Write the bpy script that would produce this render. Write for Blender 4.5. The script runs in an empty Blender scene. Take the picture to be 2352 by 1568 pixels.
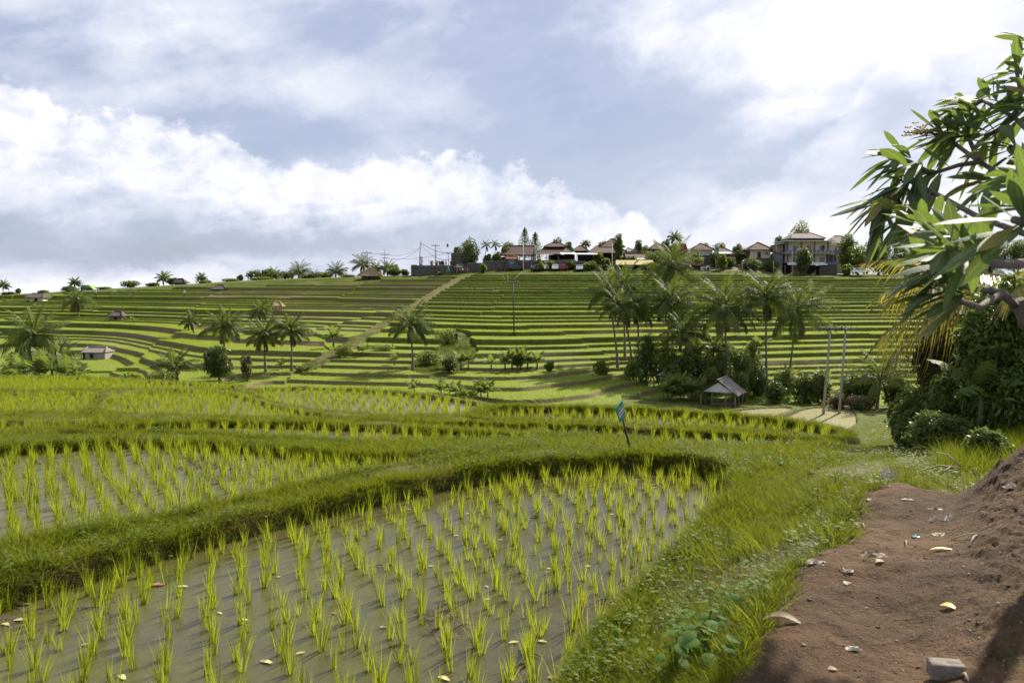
import bpy, math, random
import numpy as np
from mathutils import Vector, Matrix
R = math.radians
rng = np.random.default_rng(7)
random.seed(7)
sc = bpy.context.scene
C = sc.collection
# ---------------------------------------------------------------- camera
K = 1829.0            # focal length in units of a 2352 x 1568 frame (28 mm lens)
CX, CY, HZ = 1176.0, 784.0, 650.0
PITCH = math.atan((CY - HZ) / K)
cam = bpy.data.cameras.new('camera'); camo = bpy.data.objects.new('camera', cam); C.objects.link(camo)
cam.lens = 28.0; cam.sensor_width = 36.0; cam.clip_start = 0.05; cam.clip_end = 120000
camo.location = (0, 0, 0); camo.rotation_euler = (R(90) - PITCH, 0, 0)
cam.dof.use_dof = True; cam.dof.focus_distance = 45.0; cam.dof.aperture_fstop = 5.0
sc.camera = camo
# ---------------------------------------------------------------- colour management, sun
sc.view_settings.view_transform = 'Standard'; sc.view_settings.look = 'None'
sc.view_settings.exposure = 0.9; sc.view_settings.gamma = 1.0
sc.cycles.max_bounces = 6; sc.cycles.diffuse_bounces = 3; sc.cycles.transmission_bounces = 4
sc.cycles.transparent_max_bounces = 6
sc.cycles.caustics_reflective = False; sc.cycles.caustics_refractive = False
SUN_AZ, SUN_EL = R(38), R(40)          # to the right of the view and beyond the hill
sl = bpy.data.lights.new('sun', 'SUN'); so = bpy.data.objects.new('sun', sl); C.objects.link(so)
sl.energy = 5.0; sl.angle = R(1.2); sl.color = (1.0, 0.93, 0.80)
sd = Vector((math.sin(SUN_AZ) * math.cos(SUN_EL), math.cos(SUN_AZ) * math.cos(SUN_EL), math.sin(SUN_EL)))
so.rotation_euler = sd.to_track_quat('Z', 'Y').to_euler()
so.location = sd * 100

# ---------------------------------------------------------------- node helper
class NT:
    def __init__(s, tree): s.t = tree; s.t.nodes.clear()
    def n(s, typ, ins=None, **kw):
        nd = s.t.nodes.new(typ)
        for k, v in kw.items(): setattr(nd, k, v)
        if ins:
            for k, v in ins.items():
                sock = nd.inputs[k]
                if isinstance(v, bpy.types.NodeSocket): s.t.links.new(v, sock)
                else: sock.default_value = v
        return nd
    def m(s, op, a, b=None, c=None, clamp=False):
        nd = s.t.nodes.new('ShaderNodeMath'); nd.operation = op; nd.use_clamp = clamp
        for i, v in enumerate((a, b, c)):
            if v is None: continue
            if isinstance(v, bpy.types.NodeSocket): s.t.links.new(v, nd.inputs[i])
            else: nd.inputs[i].default_value = v
        return nd.outputs[0]
    def mix(s, f, a, b, blend='MIX'):
        nd = s.t.nodes.new('ShaderNodeMix'); nd.data_type = 'RGBA'; nd.blend_type = blend
        for i, v in ((0, f), (6, a), (7, b)):
            if isinstance(v, bpy.types.NodeSocket): s.t.links.new(v, nd.inputs[i])
            else: nd.inputs[i].default_value = (v if i == 0 else (*v, 1) if len(v) == 3 else v)
        return nd.outputs[2]
    def ramp(s, f, stops, interp='LINEAR'):
        nd = s.t.nodes.new('ShaderNodeValToRGB'); nd.color_ramp.interpolation = interp
        el = nd.color_ramp.elements
        while len(el) < len(stops): el.new(0.5)
        for e, (p, c) in zip(el, stops):
            e.position = p; e.color = (c, c, c, 1) if isinstance(c, (int, float)) else (*c, 1)
        s.t.links.new(f, nd.inputs[0]); return nd.outputs[0]
    def curve(s, f, pts):
        nd = s.t.nodes.new('ShaderNodeFloatCurve'); cv = nd.mapping.curves[0]
        nd.mapping.use_clip = False
        for i, p in enumerate(pts):
            if i < 2: cv.points[i].location = p
            else: cv.points.new(*p)
        nd.mapping.update(); s.t.links.new(f, nd.inputs['Value']); return nd.outputs[0]
    def noise(s, vec, scale, detail=4, rough=0.5, lac=2.0, dist=0.0, w=None):
        nd = s.n('ShaderNodeTexNoise', {'Scale': scale, 'Detail': detail, 'Roughness': rough, 'Lacunarity': lac, 'Distortion': dist})
        if vec is not None: s.t.links.new(vec, nd.inputs['Vector'])
        return nd.outputs['Fac']

# ---------------------------------------------------------------- sky
world = bpy.data.worlds.new('World'); sc.world = world; world.use_nodes = True
W = NT(world.node_tree)
def build_sky():
    tc = W.n('ShaderNodeTexCoord'); d = tc.outputs['Generated']
    sep = W.n('ShaderNodeSeparateXYZ', {0: d}); x, y, z = sep.outputs
    az = W.m('ARCTAN2', x, y); el = W.m('ARCSINE', z)
    # work in thousandths of the drawing units so blobs can be read off: U = az, V = el
    uv = W.n('ShaderNodeCombineXYZ', {0: az, 1: el, 2: 0.0}).outputs[0]
    def ae(px, py):
        cx, cy = (px - CX) / K, (CY - py) / K
        dx, dy, dz = cx, math.cos(PITCH) + cy * math.sin(PITCH), cy * math.cos(PITCH) - math.sin(PITCH)
        return math.atan2(dx, dy), math.atan2(dz, math.hypot(dx, dy))
    # streaky field following the sloping cloud banks
    rot = W.n('ShaderNodeVectorRotate', {'Vector': uv, 'Angle': R(-14)}, rotation_type='Z_AXIS').outputs[0]
    mp = W.n('ShaderNodeMapping', {'Vector': rot, 'Scale': (1.0, 2.3, 1.0), 'Location': (3.1, 1.7, 0.4)}).outputs[0]
    n1 = W.noise(mp, 3.2, 6, 0.52, 2.1, 0.35)
    mp2 = W.n('ShaderNodeMapping', {'Vector': uv, 'Scale': (1.0, 1.25, 1.0), 'Location': (7.3, 2.9, 0.0)}).outputs[0]
    n2 = W.noise(mp2, 7.5, 7, 0.60, 2.1, 0.2)
    n3 = W.noise(mp2, 26, 6, 0.62)
    vor = W.n('ShaderNodeTexVoronoi', {'Vector': mp2, 'Scale': 34.0, 'Smoothness': 0.4}, feature='SMOOTH_F1').outputs['Distance']
    # blobs: (px, py, rx, ry, amount)
    wx = W.m('MULTIPLY_ADD', W.m('SUBTRACT', n2, 0.5), 0.17, az)
    wy = W.m('MULTIPLY_ADD', W.m('SUBTRACT', n1, 0.5), 0.13, el)
    blobs = [(1830, 70, 250, 95, .44), (1960, 20, 180, 80, .20), (1890, 190, 85, 65, .28), (1560, 170, 170, 60, .20), (2330, 130, 220, 240, .20), (2330, 420, 240, 200, .16),
             (700, 225, 260, 60, .30), (480, 60, 130, 60, .28), (260, 25, 180, 45, .12), (560, 170, 260, 70, .10), (1010, 40, 260, 40, .10),
             (1150, 330, 260, 60, -.02), (1350, 130, 230, 150, -.24), (1200, 190, 300, 120, -.16), (60, 60, 260, 60, -.16), (330, 150, 260, 40, -.12), (900, 90, 300, 60, -.08),
             (250, 520, 420, 60, -.30), (620, 570, 420, 40, -.16), (900, 540, 300, 45, -.16), (1500, 330, 420, 70, -.16), (1650, 420, 230, 60, -.08),
             (1700, 560, 380, 30, .10), (1750, 460, 90, 40, .18), (1960, 500, 100, 60, .22), (1950, 360, 160, 60, -.06), (1600, 500, 150, 40, .02), (2050, 260, 60, 30, -.12),
             (200, 625, 420, 32, .24), (520, 612, 120, 20, .12), (1700, 615, 800, 25, .10), (760, 445, 200, 36, .10), (0, 330, 220, 60, .12), (1350, 300, 120, 40, .06)]
    acc = W.m('MULTIPLY_ADD', W.m('SUBTRACT', n1, 0.5), 1.20, 0.415)
    acc = W.m('MULTIPLY_ADD', W.m('SUBTRACT', n2, 0.5), 0.75, acc)
    acc = W.m('MULTIPLY_ADD', W.m('SUBTRACT', n3, 0.5), 0.16, acc)
    mp4 = W.n('ShaderNodeMapping', {'Vector': rot, 'Scale': (1.0, 3.2, 1.0), 'Location': (9.1, 4.4, 2.0)}).outputs[0]
    acc = W.m('MULTIPLY_ADD', W.m('SUBTRACT', W.noise(mp4, 6.5, 6, 0.6, 2.1, 0.5), 0.5), 0.55, acc)
    for px, py, rx, ry, a in blobs:
        u, v = ae(px, py)
        a1 = W.m('MULTIPLY', W.m('SUBTRACT', wx, u), K / rx); a2 = W.m('MULTIPLY', W.m('SUBTRACT', wy, v), K / ry)
        q = W.m('MULTIPLY_ADD', a1, a1, W.m('MULTIPLY', a2, a2))
        g = W.m('EXPONENT', W.m('MULTIPLY', q, -0.5))
        acc = W.m('MULTIPLY_ADD', g, a, acc)
    soft = acc
    # billowing cumulus bank with a crisp upper edge
    def bank(edge, thick, amp, scale_n, shift):
        pts = []
        for px, py in edge:
            u, v = ae(px, py); pts.append(((u + 1.6) / 3.2, v))
        cu = W.m('MULTIPLY_ADD', az, 1 / 3.2, 0.5, clamp=True)
        ev = W.curve(cu, pts)
        nb = W.m('MULTIPLY_ADD', W.m('SUBTRACT', n3, 0.5), 0.055, W.m('MULTIPLY', W.m('SUBTRACT', n2, 0.5), 0.07))
        nb = W.m('MULTIPLY_ADD', W.m('SUBTRACT', 0.42, vor), 0.022, nb)
        t = W.m('SUBTRACT', W.m('ADD', ev, nb), el)
        rise = W.m('SMOOTH_MIN', W.m('MAXIMUM', W.m('MULTIPLY', t, 1 / 0.012), 0.0), 1.0, 0.3)
        lowt = W.m('MULTIPLY_ADD', W.m('SUBTRACT', n2, 0.5), 0.13, t)
        fall = W.m('SUBTRACT', 1.0, W.m('DIVIDE', W.m('SUBTRACT', lowt, thick * .45), thick * .85), clamp=True)
        fall = W.m('MULTIPLY', fall, W.m('MULTIPLY_ADD', fall, -1.0, 2.0))
        return W.m('MULTIPLY', rise, fall)
    e1 = [(-2500, -100), (-600, 60), (0, 150), (70, 180), (130, 235), (240, 262), (400, 285), (560, 330), (700, 368), (860, 372), (960, 352), (1060, 345), (1180, 380), (1320, 425), (1420, 460), (1500, 520), (1650, 640), (2200, 900), (5000, 1500)]
    b1 = bank(e1, 0.115, 1, 1, 0)
    e2 = [(-2500, 600), (-300, 612), (200, 618), (330, 600), (420, 594), (520, 612), (640, 640), (800, 700), (1500, 900), (5000, 1500)]
    b2 = bank(e2, 0.09, 1, 1, 0)
    e3 = [(-4000, 1500), (1000, 900), (1700, 420), (1930, 260), (1990, 170), (2030, 110), (2090, 98), (2140, 120), (2175, 170), (2185, 240), (2260, 330), (2500, 700), (6000, 1500)]
    b3 = bank(e3, 0.06, 1, 1, 0)
    val = W.m('ADD', soft, W.m('MULTIPLY', b1, W.m('MULTIPLY_ADD', n3, 1.0, -0.16)))
    val = W.m('ADD', val, W.m('MULTIPLY', b2, 0.10))
    val = W.m('ADD', val, W.m('MULTIPLY', b3, 0.16))
    ccol = W.ramp(val, [(0.0, tuple(.57 * q for q in (.36, .415, .59))), (0.28, tuple(.58 * q for q in (.455, .51, .68))), (0.50, tuple(.60 * q for q in (.63, .67, .81))), (0.75, tuple(.60 * q for q in (.84, .855, .91))), (0.97, tuple(.61 * q for q in (1.0, .995, .99)))])
    sky = W.n('ShaderNodeTexSky', sky_type='NISHITA', sun_disc=False, sun_elevation=SUN_EL, sun_rotation=SUN_AZ, air_density=1.0, dust_density=1.5)
    bg1 = W.n('ShaderNodeBackground', {'Color': sky.outputs[0], 'Strength': 0.08}).outputs[0]
    bg2 = W.n('ShaderNodeBackground', {'Color': ccol, 'Strength': 1.0}).outputs[0]
    cov = W.ramp(val, [(0.10, 0.80), (0.40, 0.92), (0.8, 1.0)])
    ms = W.n('ShaderNodeMixShader', {0: cov, 1: bg1, 2: bg2}).outputs[0]
    W.n('ShaderNodeOutputWorld', {'Surface': ms})
build_sky()
world.cycles.sampling_method = 'MANUAL'; world.cycles.sample_map_resolution = 512

# ---------------------------------------------------------------- geometry helpers
def P(px, py, d):
    """point seen at (px, py) of the 2352-wide frame, d metres ahead"""
    cx, cy = (px - CX) / K, (CY - py) / K
    dy = math.cos(PITCH) + cy * math.sin(PITCH); dz = cy * math.cos(PITCH) - math.sin(PITCH)
    return Vector((cx / dy * d, d, dz / dy * d))
def onz(px, py, z):
    cx, cy = (px - CX) / K, (CY - py) / K
    dy = math.cos(PITCH) + cy * math.sin(PITCH); dz = cy * math.cos(PITCH) - math.sin(PITCH)
    return Vector((cx / dz * z, dy / dz * z, z))
def zof(py, d):
    cy = (CY - py) / K
    return (cy * math.cos(PITCH) - math.sin(PITCH)) / (math.cos(PITCH) + cy * math.sin(PITCH)) * d

def _hash(ix, iy, s):
    h = (ix.astype(np.int64) * 374761393 + iy.astype(np.int64) * 668265263 + s * 2147483647) & 0xffffffff
    h = ((h ^ (h >> 13)) * 1274126177) & 0xffffffff
    return ((h ^ (h >> 16)) & 0xffff) / 65535.0
def vnoise(x, y, s=0):
    ix, iy = np.floor(x), np.floor(y); fx, fy = x - ix, y - iy
    fx = fx * fx * (3 - 2 * fx); fy = fy * fy * (3 - 2 * fy)
    a, b = _hash(ix, iy, s), _hash(ix + 1, iy, s); c, d = _hash(ix, iy + 1, s), _hash(ix + 1, iy + 1, s)
    return (a + (b - a) * fx) * (1 - fy) + (c + (d - c) * fx) * fy - 0.5
def fbm(x, y, s=0, o=4):
    r = 0; a = 1.0
    for i in range(o):
        r = r + a * vnoise(x * 2 ** i + 17.3 * i, y * 2 ** i - 9.1 * i, s + i); a *= 0.5
    return r
def sstep(a, b, x):
    t = np.clip((x - a) / (b - a), 0, 1); return t * t * (3 - 2 * t)
def inpoly(poly, x, y):
    """inside mask and distance to the edge"""
    x = np.asarray(x, float); y = np.asarray(y, float)
    ins = np.zeros(x.shape, bool); dist = np.full(x.shape, 1e9); n = len(poly)
    for i in range(n):
        x1, y1 = poly[i]; x2, y2 = poly[(i + 1) % n]
        if y1 != y2:
            c = ((y1 > y) != (y2 > y)) & (x < (x2 - x1) * (y - y1) / (y2 - y1) + x1); ins ^= c
        dx, dy = x2 - x1, y2 - y1; L = dx * dx + dy * dy + 1e-12
        t = np.clip(((x - x1) * dx + (y - y1) * dy) / L, 0, 1)
        dist = np.minimum(dist, np.hypot(x - x1 - t * dx, y - y1 - t * dy))
    return ins, dist
def smooth_poly(pts, n=3):
    p = np.array(pts, float)
    for _ in range(n):
        q = np.roll(p, -1, 0); p = np.stack([p * .75 + q * .25, p * .25 + q * .75], 1).reshape(-1, 2)
    return p

def tag(o, label=None, cat=None, group=None, kind=None):
    if label: o['label'] = label
    if cat: o['category'] = cat
    if group: o['group'] = group
    if kind: o['kind'] = kind
    return o
def struct(o): o['kind'] = 'structure'; return o
def empty(name, loc, label, cat, group=None, rz=0.0):
    o = bpy.data.objects.new(name, None); C.objects.link(o); o.location = loc; o.rotation_euler = (0, 0, rz)
    o.empty_display_size = 0.2
    return tag(o, label, cat, group)
def np_mesh(name, v, f, mats=(), mi=None, smooth=False):
    """v (n,3), f (m,k) quads/tris as one int array or list of arrays"""
    me = bpy.data.meshes.new(name)
    fl = f if isinstance(f, list) else [f]
    fl = [a for a in fl if len(a)]
    tot = sum(a.size for a in fl); nf = sum(len(a) for a in fl)
    me.vertices.add(len(v)); me.vertices.foreach_set('co', np.asarray(v, np.float32).ravel())
    me.loops.add(tot); me.loops.foreach_set('vertex_index', np.concatenate([a.ravel() for a in fl]).astype(np.int32))
    me.polygons.add(nf)
    ls = np.concatenate([np.full(len(a), a.shape[1]) for a in fl]); st = np.concatenate([[0], np.cumsum(ls)[:-1]])
    me.polygons.foreach_set('loop_start', st.astype(np.int32)); me.polygons.foreach_set('loop_total', ls.astype(np.int32))
    if mi is not None: me.polygons.foreach_set('material_index', np.asarray(mi, np.int32))
    me.polygons.foreach_set('use_smooth', np.full(nf, smooth))
    for m in mats: me.materials.append(m)
    me.update(calc_edges=True)
    return me

class MB:
    """collects shapes for ONE mesh object"""
    def __init__(s): s.v = []; s.f = []; s.n = 0; s.mi = []; s.fl = []
    def add(s, v, f, mi=0, smooth=False):
        v = np.asarray(v, float).reshape(-1, 3); s.v.append(v)
        for q in f: s.f.append([i + s.n for i in q]); s.mi.append(mi); s.fl.append(smooth)
        s.n += len(v); return s
    def addq(s, v, f, mi=0, smooth=False):
        v = np.asarray(v, float).reshape(-1, 3); s.v.append(v)
        s.f += (np.asarray(f) + s.n).tolist(); s.mi += [mi] * len(f); s.fl += [smooth] * len(f); s.n += len(v); return s
    def box(s, c, size, rz=0.0, mi=0, taper=1.0, rx=0.0):
        hx, hy, hz = size[0] / 2, size[1] / 2, size[2] / 2
        v = [(-hx, -hy, -hz), (hx, -hy, -hz), (hx, hy, -hz), (-hx, hy, -hz)] + [(a * taper, b * taper, hz) for a, b in ((-hx, -hy), (hx, -hy), (hx, hy), (-hx, hy))]
        M = Matrix.Rotation(rz, 3, 'Z') @ Matrix.Rotation(rx, 3, 'X')
        v = [M @ Vector(p) + Vector(c) for p in v]
        return s.add([tuple(p) for p in v], [(3, 2, 1, 0), (4, 5, 6, 7), (0, 1, 5, 4), (1, 2, 6, 5), (2, 3, 7, 6), (3, 0, 4, 7)], mi)
    def tube(s, pts, rad, n=6, mi=0, cap=True, smooth=True):
        pts = [Vector(p) for p in pts]; m = len(pts)
        if not hasattr(rad, '__len__'): rad = [rad] * m
        vs = []; up = Vector((0, 0, 1)); prev = None
        for i, p in enumerate(pts):
            t = (pts[min(i + 1, m - 1)] - pts[max(i - 1, 0)]); t = t.normalized() if t.length > 1e-9 else Vector((0, 0, 1))
            a = prev if prev is not None else (Vector((1, 0, 0)) if abs(t.z) > 0.8 else up)
            a = (a - t * a.dot(t)); a = a.normalized() if a.length > 1e-6 else t.orthogonal().normalized()
            prev = a; b = t.cross(a)
            for k in range(n):
                an = 2 * math.pi * k / n; vs.append(p + (a * math.cos(an) + b * math.sin(an)) * rad[i])
        f = []
        for i in range(m - 1):
            for k in range(n): f.append((i * n + k, i * n + (k + 1) % n, (i + 1) * n + (k + 1) % n, (i + 1) * n + k))
        if cap: f.append(tuple(range(n))[::-1]); f.append(tuple((m - 1) * n + k for k in range(n)))
        return s.add([tuple(v) for v in vs], f, mi, smooth)
    def poly(s, pts, mi=0): return s.add(pts, [tuple(range(len(pts)))], mi)
    def prism(s, poly, axis_vec, mi=0):
        """closed polygon (3d points) extruded by a vector"""
        n = len(poly); a = [Vector(p) for p in poly]; b = [p + Vector(axis_vec) for p in a]
        f = [tuple(range(n))[::-1], tuple(range(n, 2 * n))] + [(i, (i + 1) % n, n + (i + 1) % n, n + i) for i in range(n)]
        return s.add([tuple(p) for p in a + b], f, mi)
    def mesh(s, name, mats):
        me = bpy.data.meshes.new(name)
        v = np.concatenate(s.v) if s.v else np.zeros((0, 3))
        me.from_pydata(v.tolist(), [], s.f)
        me.polygons.foreach_set('material_index', s.mi); me.polygons.foreach_set('use_smooth', s.fl)
        for m in (mats if isinstance(mats, (list, tuple)) else [mats]): me.materials.append(m)
        me.update(); return me
    def build(s, name, mats, parent=None, loc=None):
        o = bpy.data.objects.new(name, s.mesh(name, mats)); C.objects.link(o)
        if parent: o.parent = parent
        if loc is not None: o.location = loc
        return o

def blades(Pb, D, S, L, Wd, G, nseg=3, prof=None, fold=0.0):
    """many tapered strips at once. Pb,D,S,G (n,3); L,Wd (n,). Returns verts, quads"""
    n = len(Pb); t = np.linspace(0, 1, nseg + 1)
    if prof is None: prof = np.clip(1.0 - t ** 1.6, 0.03, 1)
    L = np.asarray(L).reshape(-1, 1, 1); Wd = np.asarray(Wd).reshape(-1, 1, 1)
    c = Pb[:, None, :] + D[:, None, :] * L * t[None, :, None] + G[:, None, :] * L * (t ** 2)[None, :, None]
    off = S[:, None, :] * Wd * 0.5 * np.asarray(prof)[None, :, None]
    if fold == 0:
        v = np.stack([c - off, c + off], 2).reshape(-1, 3); w = 2
    else:
        tg = D[:, None, :] + 2 * G[:, None, :] * t[None, :, None]
        nn = np.cross(tg, np.repeat(S[:, None, :], nseg + 1, 1)); nn /= np.linalg.norm(nn, axis=2, keepdims=True) + 1e-9
        lift = nn * Wd * 0.5 * np.asarray(prof)[None, :, None] * fold
        v = np.stack([c - off + lift, c, c + off + lift], 2).reshape(-1, 3); w = 3
    base = (np.arange(n) * (nseg + 1) * w)[:, None, None]
    j = (np.arange(nseg) * w)[None, :, None]; k = np.arange(w - 1)[None, None, :]
    i0 = base + j + k
    f = np.stack([i0, i0 + 1, i0 + w + 1, i0 + w], -1).reshape(-1, 4)
    return v, f
def unit(a): return a / (np.linalg.norm(a, axis=-1, keepdims=True) + 1e-9)
# ---------------------------------------------------------------- materials
def mat(name, build):
    m = bpy.data.materials.new(name); m.use_nodes = True; t = NT(m.node_tree)
    sh = build(t); t.n('ShaderNodeOutputMaterial', {'Surface': sh}); return m
def leaf_mat(name, c1, c2, trans=0.45, rough=0.45, tcol=None, spec=0.35, per='obj', nscale=3.0, c3=None):
    """foliage: diffuse + light through the leaf; colour drifts between c1 and c2"""
    def b(t):
        if per == 'obj': f = t.n('ShaderNodeObjectInfo').outputs['Random']
        else: f = t.n('ShaderNodeNewGeometry').outputs['Random Per Island']
        pos = t.n('ShaderNodeNewGeometry').outputs['Position']
        nz = t.noise(pos, nscale, 2)
        ff = t.m('MULTIPLY_ADD', t.m('SUBTRACT', nz, 0.5), 1.2, f, clamp=True)
        col = t.mix(ff, c1, c2)
        if c3 is not None:
            col = t.mix(t.m('GREATER_THAN', f, 0.93), col, c3)
        tc = t.mix(0.5, col, tcol or tuple(min(1, x * 1.6) for x in c2))
        p = t.n('ShaderNodeBsdfPrincipled', {'Base Color': col, 'Roughness': rough, 'Specular IOR Level': spec}).outputs[0]
        tr = t.n('ShaderNodeBsdfTranslucent', {'Color': tc}).outputs[0]
        return t.n('ShaderNodeMixShader', {0: trans, 1: p, 2: tr}).outputs[0]
    return mat(name, b)
def plain(name, c, rough=0.7, c2=None, scale=6.0, bump=0.0, spec=0.3, metal=0.0, detail=4):
    def b(t):
        pos = t.n('ShaderNodeTexCoord').outputs['Object']
        nz = t.noise(pos, scale, detail, 0.6)
        col = t.mix(t.ramp(nz, [(.3, 0.0), (.7, 1.0)]), c, c2 or tuple(x * 0.75 for x in c))
        ins = {'Base Color': col, 'Roughness': rough, 'Specular IOR Level': spec, 'Metallic': metal}
        if bump: ins['Normal'] = t.n('ShaderNodeBump', {'Height': nz, 'Strength': bump, 'Distance': 0.05}).outputs[0]
        return t.n('ShaderNodeBsdfPrincipled', ins).outputs[0]
    return mat(name, b)
def attr(t, name): return t.n('ShaderNodeAttribute', attribute_name=name).outputs['Fac']
def ground_mat(t):
    pos = t.n('ShaderNodeNewGeometry').outputs['Position']
    a = t.noise(pos, 1.3, 5, 0.6); b_ = t.noise(pos, 9, 4, 0.65); c = t.noise(pos, 60, 3, 0.6)
    grass = t.mix(t.ramp(a, [(.35, 0), (.65, 1)]), (.060, .085, .012), (.110, .125, .018))
    grass = t.mix(t.ramp(b_, [(.45, 0), (.7, .7)]), grass, (.10, .088, .035))
    soil = t.mix(b_, (.115, .082, .048), (.22, .155, .098))
    rice = t.mix(t.ramp(b_, [(.3, 0), (.7, 1)]), (.125, .165, .022), (.175, .215, .030))
    mud = t.mix(b_, (.060, .052, .028), (.10, .085, .050))
    col = t.mix(attr(t, 'soil'), grass, soil)
    col = t.mix(attr(t, 'tread'), col, rice)
    col = t.mix(attr(t, 'mud'), col, mud)
    bm = t.n('ShaderNodeBump', {'Height': t.m('MULTIPLY_ADD', c, 0.4, b_), 'Strength': 0.8, 'Distance': 0.06}).outputs[0]
    return t.n('ShaderNodeBsdfPrincipled', {'Base Color': col, 'Roughness': 0.9, 'Specular IOR Level': 0.15, 'Normal': bm}).outputs[0]
M_ground = mat('ground', ground_mat)
def path_mat(t):
    pos = t.n('ShaderNodeNewGeometry').outputs['Position']
    a = t.noise(pos, 1.1, 5, 0.6); b_ = t.noise(pos, 7, 6, 0.65, dist=0.4); c = t.noise(pos, 55, 4, 0.7)
    col = t.mix(t.ramp(a, [(.35, 0), (.68, 1)]), (.056, .032, .016), (.135, .077, .038))
    col = t.mix(t.ramp(b_, [(.5, 0), (.75, .8)]), col, (.028, .017, .010))
    col = t.mix(t.ramp(c, [(.55, 0), (.8, .8)]), col, (.20, .135, .08))
    col = t.mix(t.ramp(t.noise(pos, 2.6, 5, 0.7), [(.58, 0), (.70, .55)]), col, (.060, .085, .020))
    h = t.m('MULTIPLY_ADD', c, 0.35, b_)
    bm = t.n('ShaderNodeBump', {'Height': h, 'Strength': 1.0, 'Distance': 0.05}).outputs[0]
    return t.n('ShaderNodeBsdfPrincipled', {'Base Color': col, 'Roughness': 0.92, 'Specular IOR Level': 0.2, 'Normal': bm}).outputs[0]
M_path = mat('dirt', path_mat)
def water_mat(t):
    pos = t.n('ShaderNodeNewGeometry').outputs['Position']
    a = t.noise(pos, 0.55, 4, 0.6); b_ = t.noise(pos, 8, 7, 0.78); c = t.noise(pos, 60, 4, 0.7)
    col = t.mix(t.ramp(a, [(.35, 0), (.65, 1)]), (.056, .046, .026), (.040, .037, .011))
    sx = t.n('ShaderNodeSeparateXYZ', {0: pos}).outputs[0]
    alg = t.ramp(t.m('MULTIPLY_ADD', sx, -0.035, t.m('MULTIPLY_ADD', a, 0.6, t.m('MULTIPLY', b_, 0.55))), [(.50, 0.0), (.78, 1.0)])
    col = t.mix(t.m('MULTIPLY', alg, 0.55), col, (.115, .120, .022))
    col = t.mix(t.ramp(b_, [(.60, 0), (.72, .6)]), col, (.032, .024, .014))
    col = t.mix(t.ramp(c, [(.57, 0), (.70, .7)]), col, (.15, .135, .06))
    sc2 = t.ramp(t.noise(pos, 3.2, 8, 0.8), [(.56, 0.0), (.66, 1.0)])
    col = t.mix(t.m('MULTIPLY', sc2, .75), col, (.085, .095, .020))
    rough = t.m('MULTIPLY_ADD', t.m('MAXIMUM', alg, sc2), 0.30, t.m('MULTIPLY_ADD', b_, 0.12, 0.0))
    bm = t.n('ShaderNodeBump', {'Height': t.m('MULTIPLY_ADD', b_, 0.5, c), 'Strength': 0.035, 'Distance': 0.01}).outputs[0]
    return t.n('ShaderNodeBsdfPrincipled', {'Base Color': col, 'Roughness': rough, 'IOR': 1.33, 'Specular IOR Level': 0.5, 'Normal': bm}).outputs[0]
M_water = mat('paddy_water', water_mat)
M_palewater = mat('pale_water', lambda t: t.n('ShaderNodeBsdfPrincipled', {'Base Color': t.mix(t.noise(t.n('ShaderNodeNewGeometry').outputs['Position'], 1.5, 4), (.26, .225, .15), (.34, .30, .205)), 'Roughness': .25, 'IOR': 1.33}).outputs[0])  # pale beige water for the plots by the huts
M_hazysea = mat('sea', lambda t: t.n('ShaderNodeBsdfPrincipled', {'Base Color': (.40, .43, .50, 1), 'Roughness': 0.8, 'IOR': 1.33}).outputs[0])  # distance haze is painted into this pale, matte base colour
M_rice = leaf_mat('rice_leaf', (.130, .195, .012), (.225, .275, .014), trans=0.55, rough=0.5, spec=.2, tcol=(.52, .56, .03), nscale=1.2)
M_ricefar = leaf_mat('rice_leaf_far', (.170, .215, .010), (.265, .285, .014), trans=0.55, rough=0.6, spec=.1, tcol=(.50, .58, .03), nscale=0.15)
M_grass = leaf_mat('grass_blade', (.055, .095, .008), (.175, .190, .014), trans=0.42, rough=0.7, spec=.08, tcol=(.36, .40, .02), nscale=1.4)
M_grassfar = leaf_mat('grass_blade_far', (.060, .098, .010), (.125, .150, .016), trans=0.36, rough=0.7, spec=.08, tcol=(.22, .28, .015), nscale=0.2)
M_drygrass = leaf_mat('dry_grass', (.16, .13, .045), (.24, .20, .08), trans=0.35, nscale=1.0)

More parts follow.
